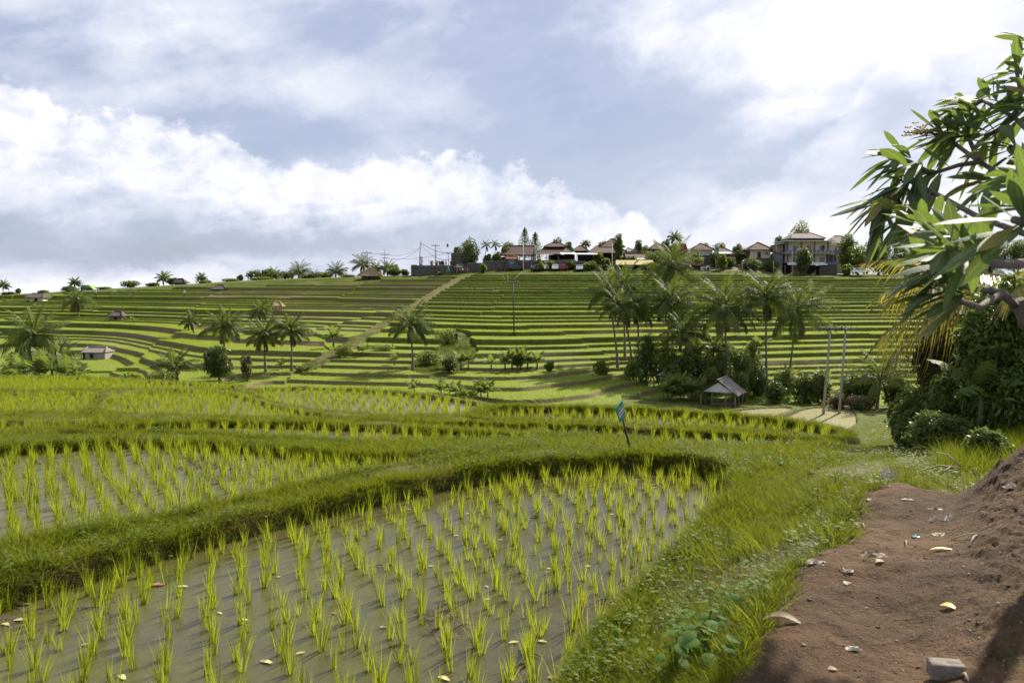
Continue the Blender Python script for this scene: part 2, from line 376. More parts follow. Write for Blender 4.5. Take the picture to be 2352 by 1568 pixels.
# ---------------------------------------------------------------- terrain height
# per column of the view: (distance, 'z' height) or (distance, -y seen height) knots
Y = lambda d, py: (d, zof(py, d))
COLS = {
 -1300: [(1, -2.3), (7, -2.3), (12, -2.5), (20, -3.2), (30, -3.8), (36, -4.6), (50, -8.5), (75, -10.5), (100, -11), (150, -10), (200, -7.5), (235, -5.5), (260, -7), (400, -22), (1500, -70), (4000, -95)],
 -300: [(1, -2.25), (6, -2.2), (7.2, -2.25), (11.3, -2.42), (13, -2.65), (16, -2.85), (20, -3.2), (24, -3.45), (28, -3.7), (33, -3.8), (37, -4.4), (50, -8.3), Y(75, 900), Y(92, 862), Y(115, 825), Y(150, 770), Y(190, 715), Y(230, 682), (260, -6), (400, -20), (1500, -70), (4000, -95)],
 0: [(1, -2.25), (6, -2.2), (7.2, -2.25), (11.3, -2.42), (13, -2.65), (16, -2.85), (20, -3.2), (24, -3.45), (28, -3.7), (32, -3.75), (36, -4.3), (50, -8), Y(75, 888), Y(92, 855), Y(115, 822), Y(150, 765), Y(190, 706), Y(230, 674), (260, -5), (400, -18), (1500, -70), (4000, -95)],
 200: [(1, -2.25), (6, -2.2), (7.2, -2.25), (11.3, -2.42), (13, -2.65), (16, -2.85), (20, -3.2), (24, -3.42), (28, -3.65), (32, -3.75), (36, -4.4), (50, -8.5), Y(75, 905), Y(92, 878), Y(115, 836), Y(150, 757), Y(190, 700), Y(230, 663), (262, -3), (400, -15), (1500, -70), (4000, -95)],
 320: [(1, -2.25), (6, -2.2), (7.2, -2.25), (11.3, -2.42), (13, -2.65), (16, -2.85), (20, -3.25), (24, -3.5), (28, -3.7), (31, -3.75), (35, -4.4), (50, -8.5), Y(75, 905), Y(92, 876), Y(112, 816), Y(150, 752), Y(190, 695), Y(230, 656), (262, -2), (400, -15), (1500, -70), (4000, -95)],
 430: [(1, -2.25), (6, -2.2), (7.2, -2.25), (11.3, -2.42), (13, -2.65), (16, -2.85), (20, -3.3), (24, -3.5), (28, -3.75), (31, -3.85), (35, -4.6), (50, -8.5), Y(75, 892), Y(92, 845), Y(115, 795), Y(150, 742), Y(190, 690), Y(228, 650), (262, -1), (400, -13), (1500, -70), (4000, -95)],
 600: [(1, -2.25), (7, -2.2), (8, -2.25), (11.3, -2.42), (13, -2.68), (16, -2.9), (20, -3.3), (23, -3.55), (26, -3.7), (29, -3.9), (33, -4.8), (50, -9), Y(78, 912), Y(83, 888), Y(89, 864), Y(96, 838), Y(104, 814), Y(150, 736), Y(190, 682), Y(226, 639), (260, 0.5), (400, -12), (1500, -70), (4000, -95)],
 800: [(1, -2.2), (8.3, -2.2), (9.2, -2.25), (12, -2.5), (14, -2.75), (17, -3.0), (20, -3.35), (24, -3.6), (28, -3.95), (33, -5.2), (50, -9.3), Y(76, 922), Y(81, 895), Y(87, 868), Y(94, 843), Y(104, 810), Y(150, 730), Y(190, 673), Y(222, 634), (260, 1.5), (400, -10), (1500, -70), (4000, -95)],
 1000: [(1, -2.2), (9, -2.2), (10, -2.22), (12, -2.5), (14, -2.75), (17, -3.0), (20, -3.35), (23, -3.6), (27, -4.0), (33, -5.6), (50, -9.6), (68, -11.5), Y(76, 915), Y(82, 885), Y(88, 862), Y(93, 843), Y(104, 806), Y(150, 716), Y(190, 658), Y(218, 629), (260, 2.2), (400, -8), (1500, -70), (4000, -95)],
 1176: [(1, -2.2), (9.4, -2.2), (10.6, -2.22), (12, -2.45), (14, -2.75), (16, -2.95), (18, -3.05), (20, -3.15), (24, -3.8), (30, -5.2), (50, -9.8), (64, -11.5), Y(74, 915), Y(80, 888), Y(87, 862), Y(93, 842), Y(104, 806), Y(150, 704), Y(190, 650), Y(214, 624), (218.5, 2.3), (221, 5.9), (260, 6.5), (400, -6), (1500, -70), (4000, -95)],
 1400: [(1, -2.1), (5, -2.2), (9.8, -2.2), (11, -2.22), (13, -2.6), (15, -2.9), (17.5, -3.08), (20, -3.3), (24, -4.2), (30, -5.8), (50, -10.3), (60, -11.3), Y(70, 940), Y(78, 908), Y(86, 877), Y(94, 850), Y(104, 812), Y(150, 706), Y(190, 650), Y(212, 626), (218.5, 2.3), (221, 5.9), (260, 6.5), (400, -6), (1500, -70), (4000, -95)],
 1500: [(1, -1.8), (3.3, -1.9), (4.5, -2.1), (5.5, -2.2), (9.8, -2.2), (11, -2.25), (13, -2.65), (15, -2.95), (17, -3.1), (19, -3.3), (23, -4.4), (30, -6.3), (50, -10.8), (62, -11.5), (74, -11.5), Y(82, 905), Y(88, 875), Y(95, 846), Y(106, 810), Y(150, 710), Y(190, 652), Y(212, 628), (218.5, 2.3), (221, 5.9), (260, 6.5), (400, -6), (1500, -70), (4000, -95)],
 1650: [(1, -1.6), (3.1, -1.66), (4, -1.85), (5.5, -2.1), (9.5, -2.2), (11, -2.3), (13, -2.7), (15, -3.0), (17, -3.2), (19, -3.6), (23, -4.9), (30, -6.9), (50, -11.0), (60, -11.5), (75, -11.5), (80, -11.7), Y(86, 890), Y(93, 858), Y(104, 815), Y(118, 775), Y(150, 712), Y(190, 654), Y(212, 629), (218.5, 2.3), (221, 5.9), (260, 6.5), (400, -6), (1500, -70), (4000, -95)],
 1750: [(1, -1.6), (3.5, -1.62), (4.5, -1.8), (6, -2.05), (9, -2.22), (11, -2.4), (13, -2.72), (15, -3.0), (17, -3.4), (23, -5.0), (30, -7.0), (50, -11.0), (58, -11.55), (75, -11.55), (82, -12.0), Y(87, 895), Y(94, 862), Y(104, 820), Y(118, 778), Y(150, 714), Y(190, 656), Y(212, 630), (218.5, 2.2), (221, 4.6), (260, 6.0), (400, -6), (1500, -70), (4000, -95)],
 1785: [(1, -1.6), (3.6, -1.62), (4.7, -1.78), (6, -2.03), (9, -2.22), (11, -2.42), (13, -2.72), (15, -3.0), (17, -3.45), (23, -5.0), (30, -7.0), (50, -11.0), (58, -11.55), (75, -11.55), (82, -12.0), Y(87, 896), Y(94, 863), Y(104, 821), Y(118, 779), Y(150, 714), Y(190, 656), Y(212, 630), (260, 3), (400, -6), (1500, -70), (4000, -95)],
 1900: [(1, -1.6), (4.6, -1.6), (5.6, -1.78), (8, -2.1), (11, -2.45), (13, -2.7), (14.6, -2.9), (17, -3.5), (23, -5.0), (30, -7.0), (50, -11.0), (58, -11.6), (75, -11.6), (82, -12.2), Y(87, 900), Y(94, 866), Y(104, 824), Y(118, 782), Y(150, 716), Y(190, 659), Y(212, 632), (260, 3), (400, 3.5), (1500, -40), (4000, -95)],
 2000: [(1, -1.6), (6.3, -1.62), (8, -1.9), (12, -2.6), (18, -3.7), (30, -5.8), (45, -8.2), (58, -10.2), (68, -11.4), (80, -12.3), Y(87, 905), Y(94, 870), Y(104, 828), Y(118, 785), Y(150, 718), Y(190, 660), Y(212, 633), (260, 3), (400, 3.5), (1500, -40), (4000, -95)],
 2130: [(1, -1.55), (6.3, -1.62), (8, -1.9), (12, -2.6), (18, -3.6), (30, -5.5), (45, -8.0), (58, -10.0), (68, -11.2), (80, -12.3), Y(87, 905), Y(94, 870), Y(104, 828), Y(118, 785), Y(150, 718), Y(190, 662), Y(212, 634), (260, 3), (400, 3.5), (1500, -40), (4000, -95)],
 2240: [(1, -1.5), (4.5, -1.52), (5.5, -1.57), (6.1, -1.63), (7, -2.0), (12, -2.5), (18, -3.3), (30, -5), (58, -9), (80, -11.8), Y(87, 905), Y(94, 872), Y(104, 830), Y(118, 787), Y(150, 720), Y(190, 664), Y(212, 636), (260, 3), (400, 3.5), (1500, -40), (4000, -95)],
 2352: [(1, -1.45), (3.6, -1.5), (4.7, -1.47), (5.3, -1.30), (5.8, -1.19), (6.4, -1.30), (7.5, -2.0), (12, -2.4), (18, -3.0), (30, -4.5), (58, -8), (80, -11.5), Y(87, 905), Y(94, 872), Y(104, 830), Y(118, 787), Y(150, 720), Y(190, 664), Y(212, 636), (260, 3), (400, 3.5), (1500, -40), (4000, -95)],
 2700: [(1, -1.4), (2.8, -1.48), (4, -1.42), (5, -1.22), (6, -1.05), (8, -1.4), (12, -1.8), (30, -3.5), (80, -11), Y(87, 905), Y(94, 872), Y(104, 830), Y(118, 787), Y(150, 720), Y(190, 666), Y(212, 638), (260, 3), (400, 3.5), (1500, -40), (4000, -95)],
 3700: [(1, -1.3), (3, -1.4), (5, -1.2), (8, -0.9), (12, -1.2), (30, -3), (80, -10), (92, -10), (150, -5), (212, 2), (260, 3), (400, 3.5), (1500, -40), (4000, -95)],
}
LN = np.log(np.array([1.0, 5000.0])); ND = 700; NX = 600
gx = np.linspace(-1300, 3700, NX); gl = np.linspace(LN[0], LN[1], ND)
cxs = sorted(COLS); tab = np.array([np.interp(np.exp(gl), [k[0] for k in COLS[c]], [k[1] for k in COLS[c]]) for c in cxs])
TZ = np.stack([np.interp(gx, cxs, tab[:, j]) for j in range(ND)], 1)          # NX x ND
def gsm(a, s, axis):
    r = int(3 * s); k = np.exp(-0.5 * (np.arange(-r, r + 1) / s) ** 2); k /= k.sum()
    pad = [(0, 0)] * a.ndim; pad[axis] = (r, r); b = np.pad(a, pad, mode='edge')
    return sum(k[i] * np.take(b, np.arange(i, i + a.shape[axis]), axis=axis) for i in range(2 * r + 1))
TZ = gsm(TZ, 5, 0); TZ = gsm(TZ, 3.0, 1)
def Bz(x, y):
    y = np.maximum(np.asarray(y, float), 1.0); xd = CX + np.asarray(x, float) / y * K
    i = np.clip((xd - gx[0]) / (gx[1] - gx[0]), 0, NX - 1.001); j = np.clip((np.log(y) - gl[0]) / (gl[1] - gl[0]), 0, ND - 1.001)
    i0, j0 = i.astype(int), j.astype(int); a, b = i - i0, j - j0
    return (TZ[i0, j0] * (1 - a) + TZ[i0 + 1, j0] * a) * (1 - b) + (TZ[i0, j0 + 1] * (1 - a) + TZ[i0 + 1, j0 + 1] * a) * b

# flooded parcels: seen outline, water level, row heading (deg), rice height, water?
PARC = [
 dict(n='near', z=-2.40, row=-20, h=.25, s=.195, pts=[(-700, 1640), (-300, 1480), (0, 1388), (250, 1312), (560, 1224), (800, 1168), (1000, 1122), (1200, 1090), (1400, 1076), (1580, 1080), (1680, 1098), (1712, 1150), (1650, 1240), (1560, 1340), (1470, 1440), (1400, 1530), (1330, 1640), (1200, 2000), (-900, 2100)]),
 dict(n='second', z=-2.47, row=-28, h=.26, s=.175, pts=[(-500, 1072), (-200, 1056), (0, 1046), (260, 1024), (430, 1026), (620, 1040), (800, 1056), (960, 1062), (1150, 1058), (1240, 1062), (1080, 1082), (900, 1110), (720, 1152), (500, 1205), (280, 1262), (0, 1325), (-400, 1420), (-700, 1470)]),
 dict(n='third', z=-2.85, row=-12, h=.28, s=.23, pts=[(120, 1002), (350, 981), (600, 977), (900, 989), (1150, 1005), (1350, 1021), (1330, 1036), (1180, 1050), (1000, 1054), (860, 1046), (700, 1028), (600, 1018), (450, 1008), (300, 1006)]),
 dict(n='fourth', z=-2.98, row=8, h=.26, s=.23, pts=[(820, 976), (1000, 980), (1300, 987), (1500, 995), (1700, 1007), (1880, 1021), (1930, 1042), (1760, 1050), (1560, 1050), (1400, 1034), (1250, 1016), (1050, 1000), (880, 986)]),
 dict(n='fifth', z=-3.12, row=24, h=.28, s=.25, pts=[(1130, 942), (1300, 944), (1500, 950), (1700, 963), (1860, 983), (1965, 1009), (1900, 1019), (1750, 1005), (1600, 994), (1400, 985), (1230, 978), (1075, 972)]),
 dict(n='sixth', z=-3.52, row=-6, h=.28, s=.25, pts=[(545, 902), (720, 894), (860, 901), (1000, 915), (1125, 932), (1100, 962), (1040, 974), (940, 971), (800, 958), (680, 942), (600, 924)]),
 dict(n='seventh', z=-3.42, row=-10, h=.28, s=.200, pts=[(262, 910), (440, 900), (535, 906), (620, 936), (740, 960), (860, 973), (700, 974), (520, 974), (350, 971), (225, 966), (215, 945)]),
 dict(n='eighth', z=-3.40, row=-16, h=.28, s=.195, pts=[(-400, 930), (0, 911), (150, 907), (245, 911), (205, 942), (210, 968), (100, 970), (0, 972), (-400, 985)]),
 dict(n='ninth', z=-3.80, row=-16, h=.28, s=.195, pts=[(-400, 884), (0, 867), (200, 873), (400, 883), (560, 890), (535, 899), (430, 897), (250, 906), (0, 906), (-400, 922)]),
 dict(n='tenth', z=-2.98, row=-16, h=.28, s=.190, pts=[(-400, 990), (0, 977), (110, 978), (230, 974), (340, 978), (160, 995), (0, 1014), (-400, 1040)]),
 dict(n='hut_a', z=-11.60, row=-20, h=.20, s=.30, pts=[(1855, 936), (1930, 938), (1968, 944), (1972, 1004), (1900, 1006), (1800, 1000), (1740, 985), (1790, 962)]),
 dict(n='hut_b', z=-11.50, row=-30, h=.20, s=.30, pts=[(1640, 950), (1740, 938), (1840, 936), (1770, 962), (1720, 985), (1640, 990), (1600, 976)]),
 dict(n='hut_c', z=-11.48, row=-40, h=.20, s=.30, pts=[(1430, 942), (1530, 932), (1600, 944), (1622, 954), (1580, 972), (1500, 962), (1420, 955)]),
]
for p in PARC:
    q = np.array([tuple(onz(a, b, p['z']))[:2] for a, b in p['pts']]); p['poly'] = smooth_poly(q, 2)
PATH_POLY = smooth_poly([tuple(onz(a, b, -1.62))[:2] for a, b in [(1560, 1750), (1650, 1568), (1700, 1460), (1760, 1360), (1850, 1290), (1895, 1255), (1950, 1200), (1965, 1150), (1985, 1106), (2060, 1098), (2200, 1106), (2260, 1075), (2330, 1040), (2420, 1010), (3200, 1000), (6000, 2300), (1100, 4600)]], 2)
DIV = [(1110, 612), (1085, 625), (1010, 668), (940, 712), (880, 747), (835, 778), (790, 806), (700, 850)]   # ridge path between the two hillsides
divd = np.array([1, 1]);
def div_x(y):
    """x of the grassy divider at distance y"""
    ds = []; xs = []
    for px, py in DIV:
        # find the distance where the base surface is seen at py
        dd = np.linspace(88, 222, 270); xx = (px - CX) / K * dd
        zz = Bz(xx, dd); yy = 784 - K * np.tan(np.arctan2(zz, dd) + PITCH)
        k = np.argmin(np.abs(yy - py)); ds.append(dd[k]); xs.append(xx[k])
    o = np.argsort(ds); return np.interp(y, np.array(ds)[o], np.array(xs)[o])
_dy = np.linspace(88, 225, 300); _dx = div_x(_dy); _dx = gsm(_dx[:, None], 6, 0)[:, 0]
def divider(y): return np.interp(y, _dy, _dx)

def terrain(x, y):
    """returns z, soil, tread, mud, par(inside parcel)"""
    x = np.asarray(x, float); y = np.asarray(y, float)
    B = Bz(x, y)
    soil = np.zeros_like(B); tread = np.zeros_like(B); mud = np.zeros_like(B); par = np.zeros_like(B)
    near = y < 78
    bank_ = sstep(2225, 2300, CX + x / np.maximum(y, 1) * K) * (y < 7.5) * (y > 3)
    z = B + near * (0.05 * fbm(x * 1.1, y * 1.1, 3) * np.minimum(1, y / 4) + 0.025 * fbm(x * 5, y * 5, 5)) + bank_ * (.07 * fbm(x * 4, y * 4, 6) + .05 * np.abs(fbm(x * 11, y * 11, 8)))
    # ---- terraced slope
    left = x < divider(y) + 0.8 * fbm(x * .2, y * .2, 9)
    xd = CX + x / np.maximum(y, 1) * K
    cell = np.floor(x / np.where(left, 17.0, 26.0) + 1.3 * fbm(x * .02, y * .02, 21) + y * 0.012)
    ph = _hash(cell, cell * 0 + 3, 5) * np.where(left, .9, .45)
    step = np.where(left, 0.50, 0.56)
    wob = np.where(left, 0.16, 0.09) * fbm(x * .055, y * .055, 31, 3) + 0.05 * fbm(x * .25, y * .25, 37, 2)
    low = y < 99; tb = np.linspace(-16, 9, 2500); tws = (tb / .33, tb / .50 + .42 * np.sin(tb * 2.6) + .2 * np.sin(tb * 5.9), tb / .54 + .22 * np.sin(tb * 2.2 + 1) + .10 * np.sin(tb * 5.1))
    sel = np.where(low, 0, np.where(left, 1, 2)); Q = sum(np.where(sel == k_, np.interp(B + wob, tb, tws[k_]), 0) for k_ in range(3)) + ph + np.where(left, .35, 0)
    g_ = np.abs(Bz(x, y + .6) - Bz(x, y - .6)) / 1.2 + np.abs(Bz(x + .6, y) - Bz(x - .6, y)) / 1.2
    fr = Q - np.floor(Q); rw = np.clip((0.30 + 0.12 * vnoise(x * .4, y * .4, 41)) * g_ / step, .012, .2)
    Ql = np.floor(Q) + np.clip(fr / rw, 0, 1) - ph - np.where(left, .35, 0); zt = sum(np.where(sel == k_, np.interp(Ql, tws[k_], tb), 0) for k_ in range(3))
    lip = np.exp(-((fr - rw * 1.6) / (rw * .8)) ** 2) * 0.07
    zt = zt + lip + 0.02 * vnoise(x * 3, y * 3, 43)
    rdg = 1 - sstep(204, 208, y - 6 * sstep(700, 200, xd) * 2)     # flat road zone along the ridge
    gully = np.exp(-((x - np.interp(y, [78, 92, 105, 125, 140], [-6, -9, -8, -7.5, -9]) + 2.2 * fbm(x * .12, y * .12, 53)) / (3.4 * np.clip((126 - y) / 24, .02, 1) * np.clip((y - 84) / 8, .02, 1))) ** 2)
    far = (y > np.where((xd < 1430), 64, 78)) * rdg
    use = far * (gully < .35)
    dv = np.abs(x - divider(y)); onpath = (dv < 1.3) & (y > 92) & (y < 215)
    z = np.where(use > .5, np.where(onpath, B + wob + 0.25, zt), z)
    z = np.where(gully > .35, B + 0.25 * fbm(x * .8, y * .8, 51) - 0.2, z)
    isr = (fr < rw)
    sm = np.where(left, .95 * sstep(-.2, .2, fbm(x * .03, y * .03, 61) + 0.55 * sstep(520, 680, xd) + .3 * sstep(108, 98, y) - 0.0), np.maximum(sstep(.15, .5, fbm(x * .05, y * .05, 63)) * .5, .8 * sstep(104, 98, y)))
    soil = np.where(use > .5, np.where(isr, sm, 0), soil)
    tread = np.where((use > .5) & (~isr) & (~onpath), 1.0, tread)
    z = np.where(onpath & (use > .5), z, z); soil = np.where(onpath & (use > .5), 0.45, soil)
    emb = (y > 216.5) & (y < 240) & (xd > 1100) & (xd < 1800); soil = np.where(emb, .6, soil)
    # ---- flooded parcels
    for p in PARC:
        pl = p['poly']; mn, mx = pl.min(0) - 1, pl.max(0) + 1
        k = (x > mn[0]) & (x < mx[0]) & (y > mn[1]) & (y < mx[1])
        if not k.any(): continue
        xx, yy = x[k], y[k]; sc_ = min(1.0, max(0.25, yy.mean() / 14))
        wv = 0.05 * fbm(xx * 3, yy * 3, 71) * sc_
        ins, dd = inpoly(pl, xx, yy); sd_ = np.where(ins, dd, -dd) + wv
        zz = z[k]; m = mud[k]; tr = tread[k]; so_ = soil[k]; pa = par[k]
        lvl = p['z']; bh = (0.10 if yy.mean() < 40 else .16)
        bw = .30 if yy.mean() < 12 else .20 if yy.mean() < 50 else .42
        berm = lvl + bh + 0.05 * fbm(xx * 2, yy * 2, 73)
        w = sstep(-bw * 1.6, -bw * .8, sd_)
        out = np.where(sd_ < 0, np.maximum(zz, zz * (1 - w) + berm * w), zz)
        inn = np.maximum(berm, zz) * (1 - sstep(0, .13, sd_)) + (lvl - .026 + (.060 * fbm(xx * 1.4, yy * 1.4, 75) + .020 * fbm(xx * 9, yy * 9, 77)) * (yy.mean() < 14)) * sstep(0, .13, sd_)
        zz = np.where(sd_ > 0, inn, out)
        m = np.where(sd_ > .07, 1.0, m); tr = np.where(sd_ > -.1, 0, tr); so_ = np.where((sd_ > 0.02) & (sd_ < .12), .45, so_)
        pa = np.where(sd_ > 0.11, 1.0, pa)
        z[k] = zz; mud[k] = m; tread[k] = tr; soil[k] = so_; par[k] = pa
    return z, soil, tread, mud, par
def gz(x, y): return float(terrain(np.array([float(x)]), np.array([float(y)]))[0][0])
def ground_at(px, d):
    """ground point under the column px at distance d"""
    x = (px - CX) / K * d; return Vector((x, d, gz(x, d)))

def build_terrain():
    xs = np.concatenate([np.arange(-1300, -60, 16.0), np.arange(-60, 2420, 2.4), np.arange(2420, 3700, 16.0)])
    ds = [1.0]
    while ds[-1] < 4500:
        d = ds[-1]
        if d < 3: s = 0.12
        elif d < 6: s = 0.030
        elif d < 11: s = 0.035
        elif d < 22: s = 0.05
        elif d < 36: s = 0.08
        elif d < 77.9: s = 0.22
        elif d < 216: s = 0.15
        elif d < 240: s = 1.0
        else: s = d * 0.05
        ds.append(d + s)
    ds = np.array(ds); nx, nd = len(xs), len(ds)
    X = ((xs[None, :] - CX) / K) * ds[:, None]; Yy = np.repeat(ds[:, None], nx, 1)
    z, soil, tread, mud, par = [a.reshape(nd, nx) for a in terrain(X.ravel(), Yy.ravel())]
    v = np.stack([X, Yy, z], -1).reshape(-1, 3)
    i = np.arange((nd - 1) * (nx - 1)); r, c = i // (nx - 1), i % (nx - 1); a = r * nx + c
    F = np.stack([a, a + 1, a + nx + 1, a + nx], 1)
    cxm = (X[:-1, :-1] + X[1:, 1:]) / 2; cym = (Yy[:-1, :-1] + Yy[1:, 1:]) / 2
    cxm, cym = cxm.ravel(), cym.ravel()
    ins = np.zeros(len(F), bool); k = cym < 9
    i_, d_ = inpoly(PATH_POLY, cxm[k], cym[k]); sd_ = np.where(i_, d_, -d_) + 0.16 * fbm(cxm[k] * 3, cym[k] * 3, 81); ins[k] = sd_ > 0
    hill = cym > 78
    for name, msk, m in (('ground', (~ins) & (~hill), M_ground), ('dirt_path', ins, M_path), ('terraced_hillside', hill, M_ground)):
        f = F[msk]; used = np.unique(f); mp = np.full(len(v), -1, np.int64); mp[used] = np.arange(len(used))
        vv = v[used].copy()
        if name == 'dirt_path': vv[:, 2] += 0.012 * fbm(vv[:, 0] * 9, vv[:, 1] * 9, 83) + 0.03 * fbm(vv[:, 0] * 2.2, vv[:, 1] * 2.2, 85)
        me = np_mesh(name, vv, mp[f], [m], smooth=False)
        for an, arr in (('soil', soil), ('tread', tread), ('mud', mud)):
            at = me.attributes.new(an, 'FLOAT', 'POINT'); at.data.foreach_set('value', arr.reshape(-1)[used].astype(np.float32))
        o = bpy.data.objects.new(name, me); C.objects.link(o); struct(o)
build_terrain()
def path_z(x, y): return float(gz(x, y) + 0.012 * fbm(np.array([x * 9.]), np.array([y * 9.]), 83)[0] + 0.03 * fbm(np.array([x * 2.2]), np.array([y * 2.2]), 85)[0])
# sea far beyond, reaching the horizon, haze painted into its colour
mb = MB(); mb.add([(-70000, 3000, -96), (70000, 3000, -96), (70000, 90000, -96), (-70000, 90000, -96)], [(0, 1, 2, 3)]); struct(mb.build('sea', M_hazysea))
for p in PARC:
    pl = p['poly']; mb = MB(); mb.poly([(a, b, p['z']) for a, b in pl[::-1]] if False else [(a, b, p['z']) for a, b in pl])
    struct(mb.build('water', M_palewater if p['n'].startswith('hut') else M_water))
# ---------------------------------------------------------------- tufts and scattering
def tuft_mesh(name, nb, h, spread, wd, lean, m, seed, nseg=3, bend=0.35):
    r = np.random.default_rng(seed); an = r.uniform(0, 2 * np.pi, nb); rad = spread * np.sqrt(r.uniform(0, 1, nb))
    Pb = np.stack([np.cos(an) * rad, np.sin(an) * rad, np.full(nb, -0.03)], 1)
    a2 = an + r.normal(0, .6, nb); ln = lean * r.uniform(.2, 1.2, nb)
    D = unit(np.stack([np.cos(a2) * ln, np.sin(a2) * ln, np.ones(nb)], 1))
    G = np.stack([np.cos(a2) * ln * bend * 1.6, np.sin(a2) * ln * bend * 1.6, -bend * ln], 1)
    sa = r.uniform(0, 2 * np.pi, nb); S = np.stack([np.cos(sa), np.sin(sa), np.zeros(nb)], 1)
    v, f = blades(Pb, D, S, h * r.uniform(.6, 1.15, nb), np.full(nb, wd), G, nseg)
    return np_mesh(name, v, f, [m])
def scatter(name, protos, pts, rz, scl, idx, tilt=None):
    """one 'stuff' object: prototypes instanced on points by geometry nodes"""
    n = len(pts); me = bpy.data.meshes.new(name); me.vertices.add(n); me.vertices.foreach_set('co', np.asarray(pts, np.float32).ravel())
    rot = np.zeros((n, 3), np.float32); rot[:, 2] = rz
    if tilt is not None: rot[:, 0] = tilt[:, 0]; rot[:, 1] = tilt[:, 1]
    me.attributes.new('rot', 'FLOAT_VECTOR', 'POINT').data.foreach_set('vector', rot.ravel())
    sv = np.asarray(scl, np.float32); sv = np.repeat(sv[:, None], 3, 1) if sv.ndim == 1 else sv
    me.attributes.new('scl', 'FLOAT_VECTOR', 'POINT').data.foreach_set('vector', sv.ravel().astype(np.float32))
    me.attributes.new('idx', 'INT', 'POINT').data.foreach_set('value', np.asarray(idx, np.int32))
    o = bpy.data.objects.new(name, me); C.objects.link(o)
    col = bpy.data.collections.new(name + '_kinds')
    for i, pm in enumerate(protos):
        po = bpy.data.objects.new('kind%02d' % i, pm); col.objects.link(po)
    g = bpy.data.node_groups.new(name + '_scatter', 'GeometryNodeTree')
    g.interface.new_socket('Geometry', in_out='INPUT', socket_type='NodeSocketGeometry'); g.interface.new_socket('Geometry', in_out='OUTPUT', socket_type='NodeSocketGeometry')
    gi = g.nodes.new('NodeGroupInput'); go = g.nodes.new('NodeGroupOutput')
    ci = g.nodes.new('GeometryNodeCollectionInfo'); ci.inputs['Collection'].default_value = col
    ci.inputs['Separate Children'].default_value = True; ci.inputs['Reset Children'].default_value = True
    ip = g.nodes.new('GeometryNodeInstanceOnPoints'); ip.inputs['Pick Instance'].default_value = True
    def at(nm, ty):
        nd = g.nodes.new('GeometryNodeInputNamedAttribute'); nd.data_type = ty; nd.inputs['Name'].default_value = nm; return nd.outputs['Attribute']
    L = g.links.new
    L(gi.outputs[0], ip.inputs['Points']); L(ci.outputs[0], ip.inputs['Instance']); L(at('idx', 'INT'), ip.inputs['Instance Index'])
    e2r = g.nodes.new('FunctionNodeEulerToRotation'); L(at('rot', 'FLOAT_VECTOR'), e2r.inputs[0]); L(e2r.outputs[0], ip.inputs['Rotation'])
    L(at('scl', 'FLOAT_VECTOR'), ip.inputs['Scale']); L(ip.outputs[0], go.inputs[0])
    md = o.modifiers.new('scatter', 'NODES'); md.node_group = g
    o['kind'] = 'stuff'; return o
rice_m = [tuft_mesh('rice_tuft', [19, 13, 22, 16][i % 4], [.30, .26, .33, .28][i % 4], .022, .0082, [.14, .10, .18, .24][i % 4], M_rice, 100 + i, 4) for i in range(12)]
rice_f = [tuft_mesh('rice_tuft_far', 9, .28, .05, .022, .30, M_ricefar, 200 + i, 2) for i in range(8)]
grass_m = [tuft_mesh('grass_tuft', [22, 14, 30, 18][i % 4], [.12, .20, .08, .15][i % 4], [.06, .04, .08, .05][i % 4], .0078, [.95, .6, 1.4, .9][i % 4], M_grass, 300 + i, 3, .5) for i in range(8)] + [tuft_mesh('dry_tuft', 18, .12, .055, .004, 1.1, M_drygrass, 330 + i, 3, .5) for i in range(2)]
grass_f = [tuft_mesh('grass_tuft_far', 14, .26, .14, .026, 1.0, M_grassfar, 400 + i, 2, .5) for i in range(8)]

def rows(poly, z, heading, s, jit=.21, margin=.05):
    a = R(heading); ca, sa = math.cos(a), math.sin(a)
    # curved planting rows: coordinates along (v) and across (u) the heading
    mn, mx = poly.min(0), poly.max(0); c = (mn + mx) / 2; rad = np.linalg.norm(mx - mn) / 2 + 1
    n = int(2 * rad / s) + 2
    if n > 900: n = 900
    n2 = int(n * 1.45); u, v = np.meshgrid(np.arange(n) * s * 1.25 - n * s * 1.25 / 2, np.arange(n2) * s * 0.72 - n2 * s * .72 / 2)
    u = u.ravel(); v = v.ravel()
    u = u + .35 * np.sin(v * .25 + heading) + .12 * fbm(u * .3, v * .3, 7)
    x = c[0] + u * ca + v * sa; y = c[1] - u * sa + v * ca
    x = x + rng.normal(0, jit * s, len(x)); y = y + rng.normal(0, jit * s, len(x))
    k = (x > mn[0]) & (x < mx[0]) & (y > mn[1]) & (y < mx[1]) & (y > 1.2); x, y = x[k], y[k]
    ins, d = inpoly(poly, x, y); k = ins & (d > margin); return x[k], y[k]
def visible(x, y, mg=80):
    xd = CX + x / y * K; return (xd > -mg) & (xd < 2352 + mg)
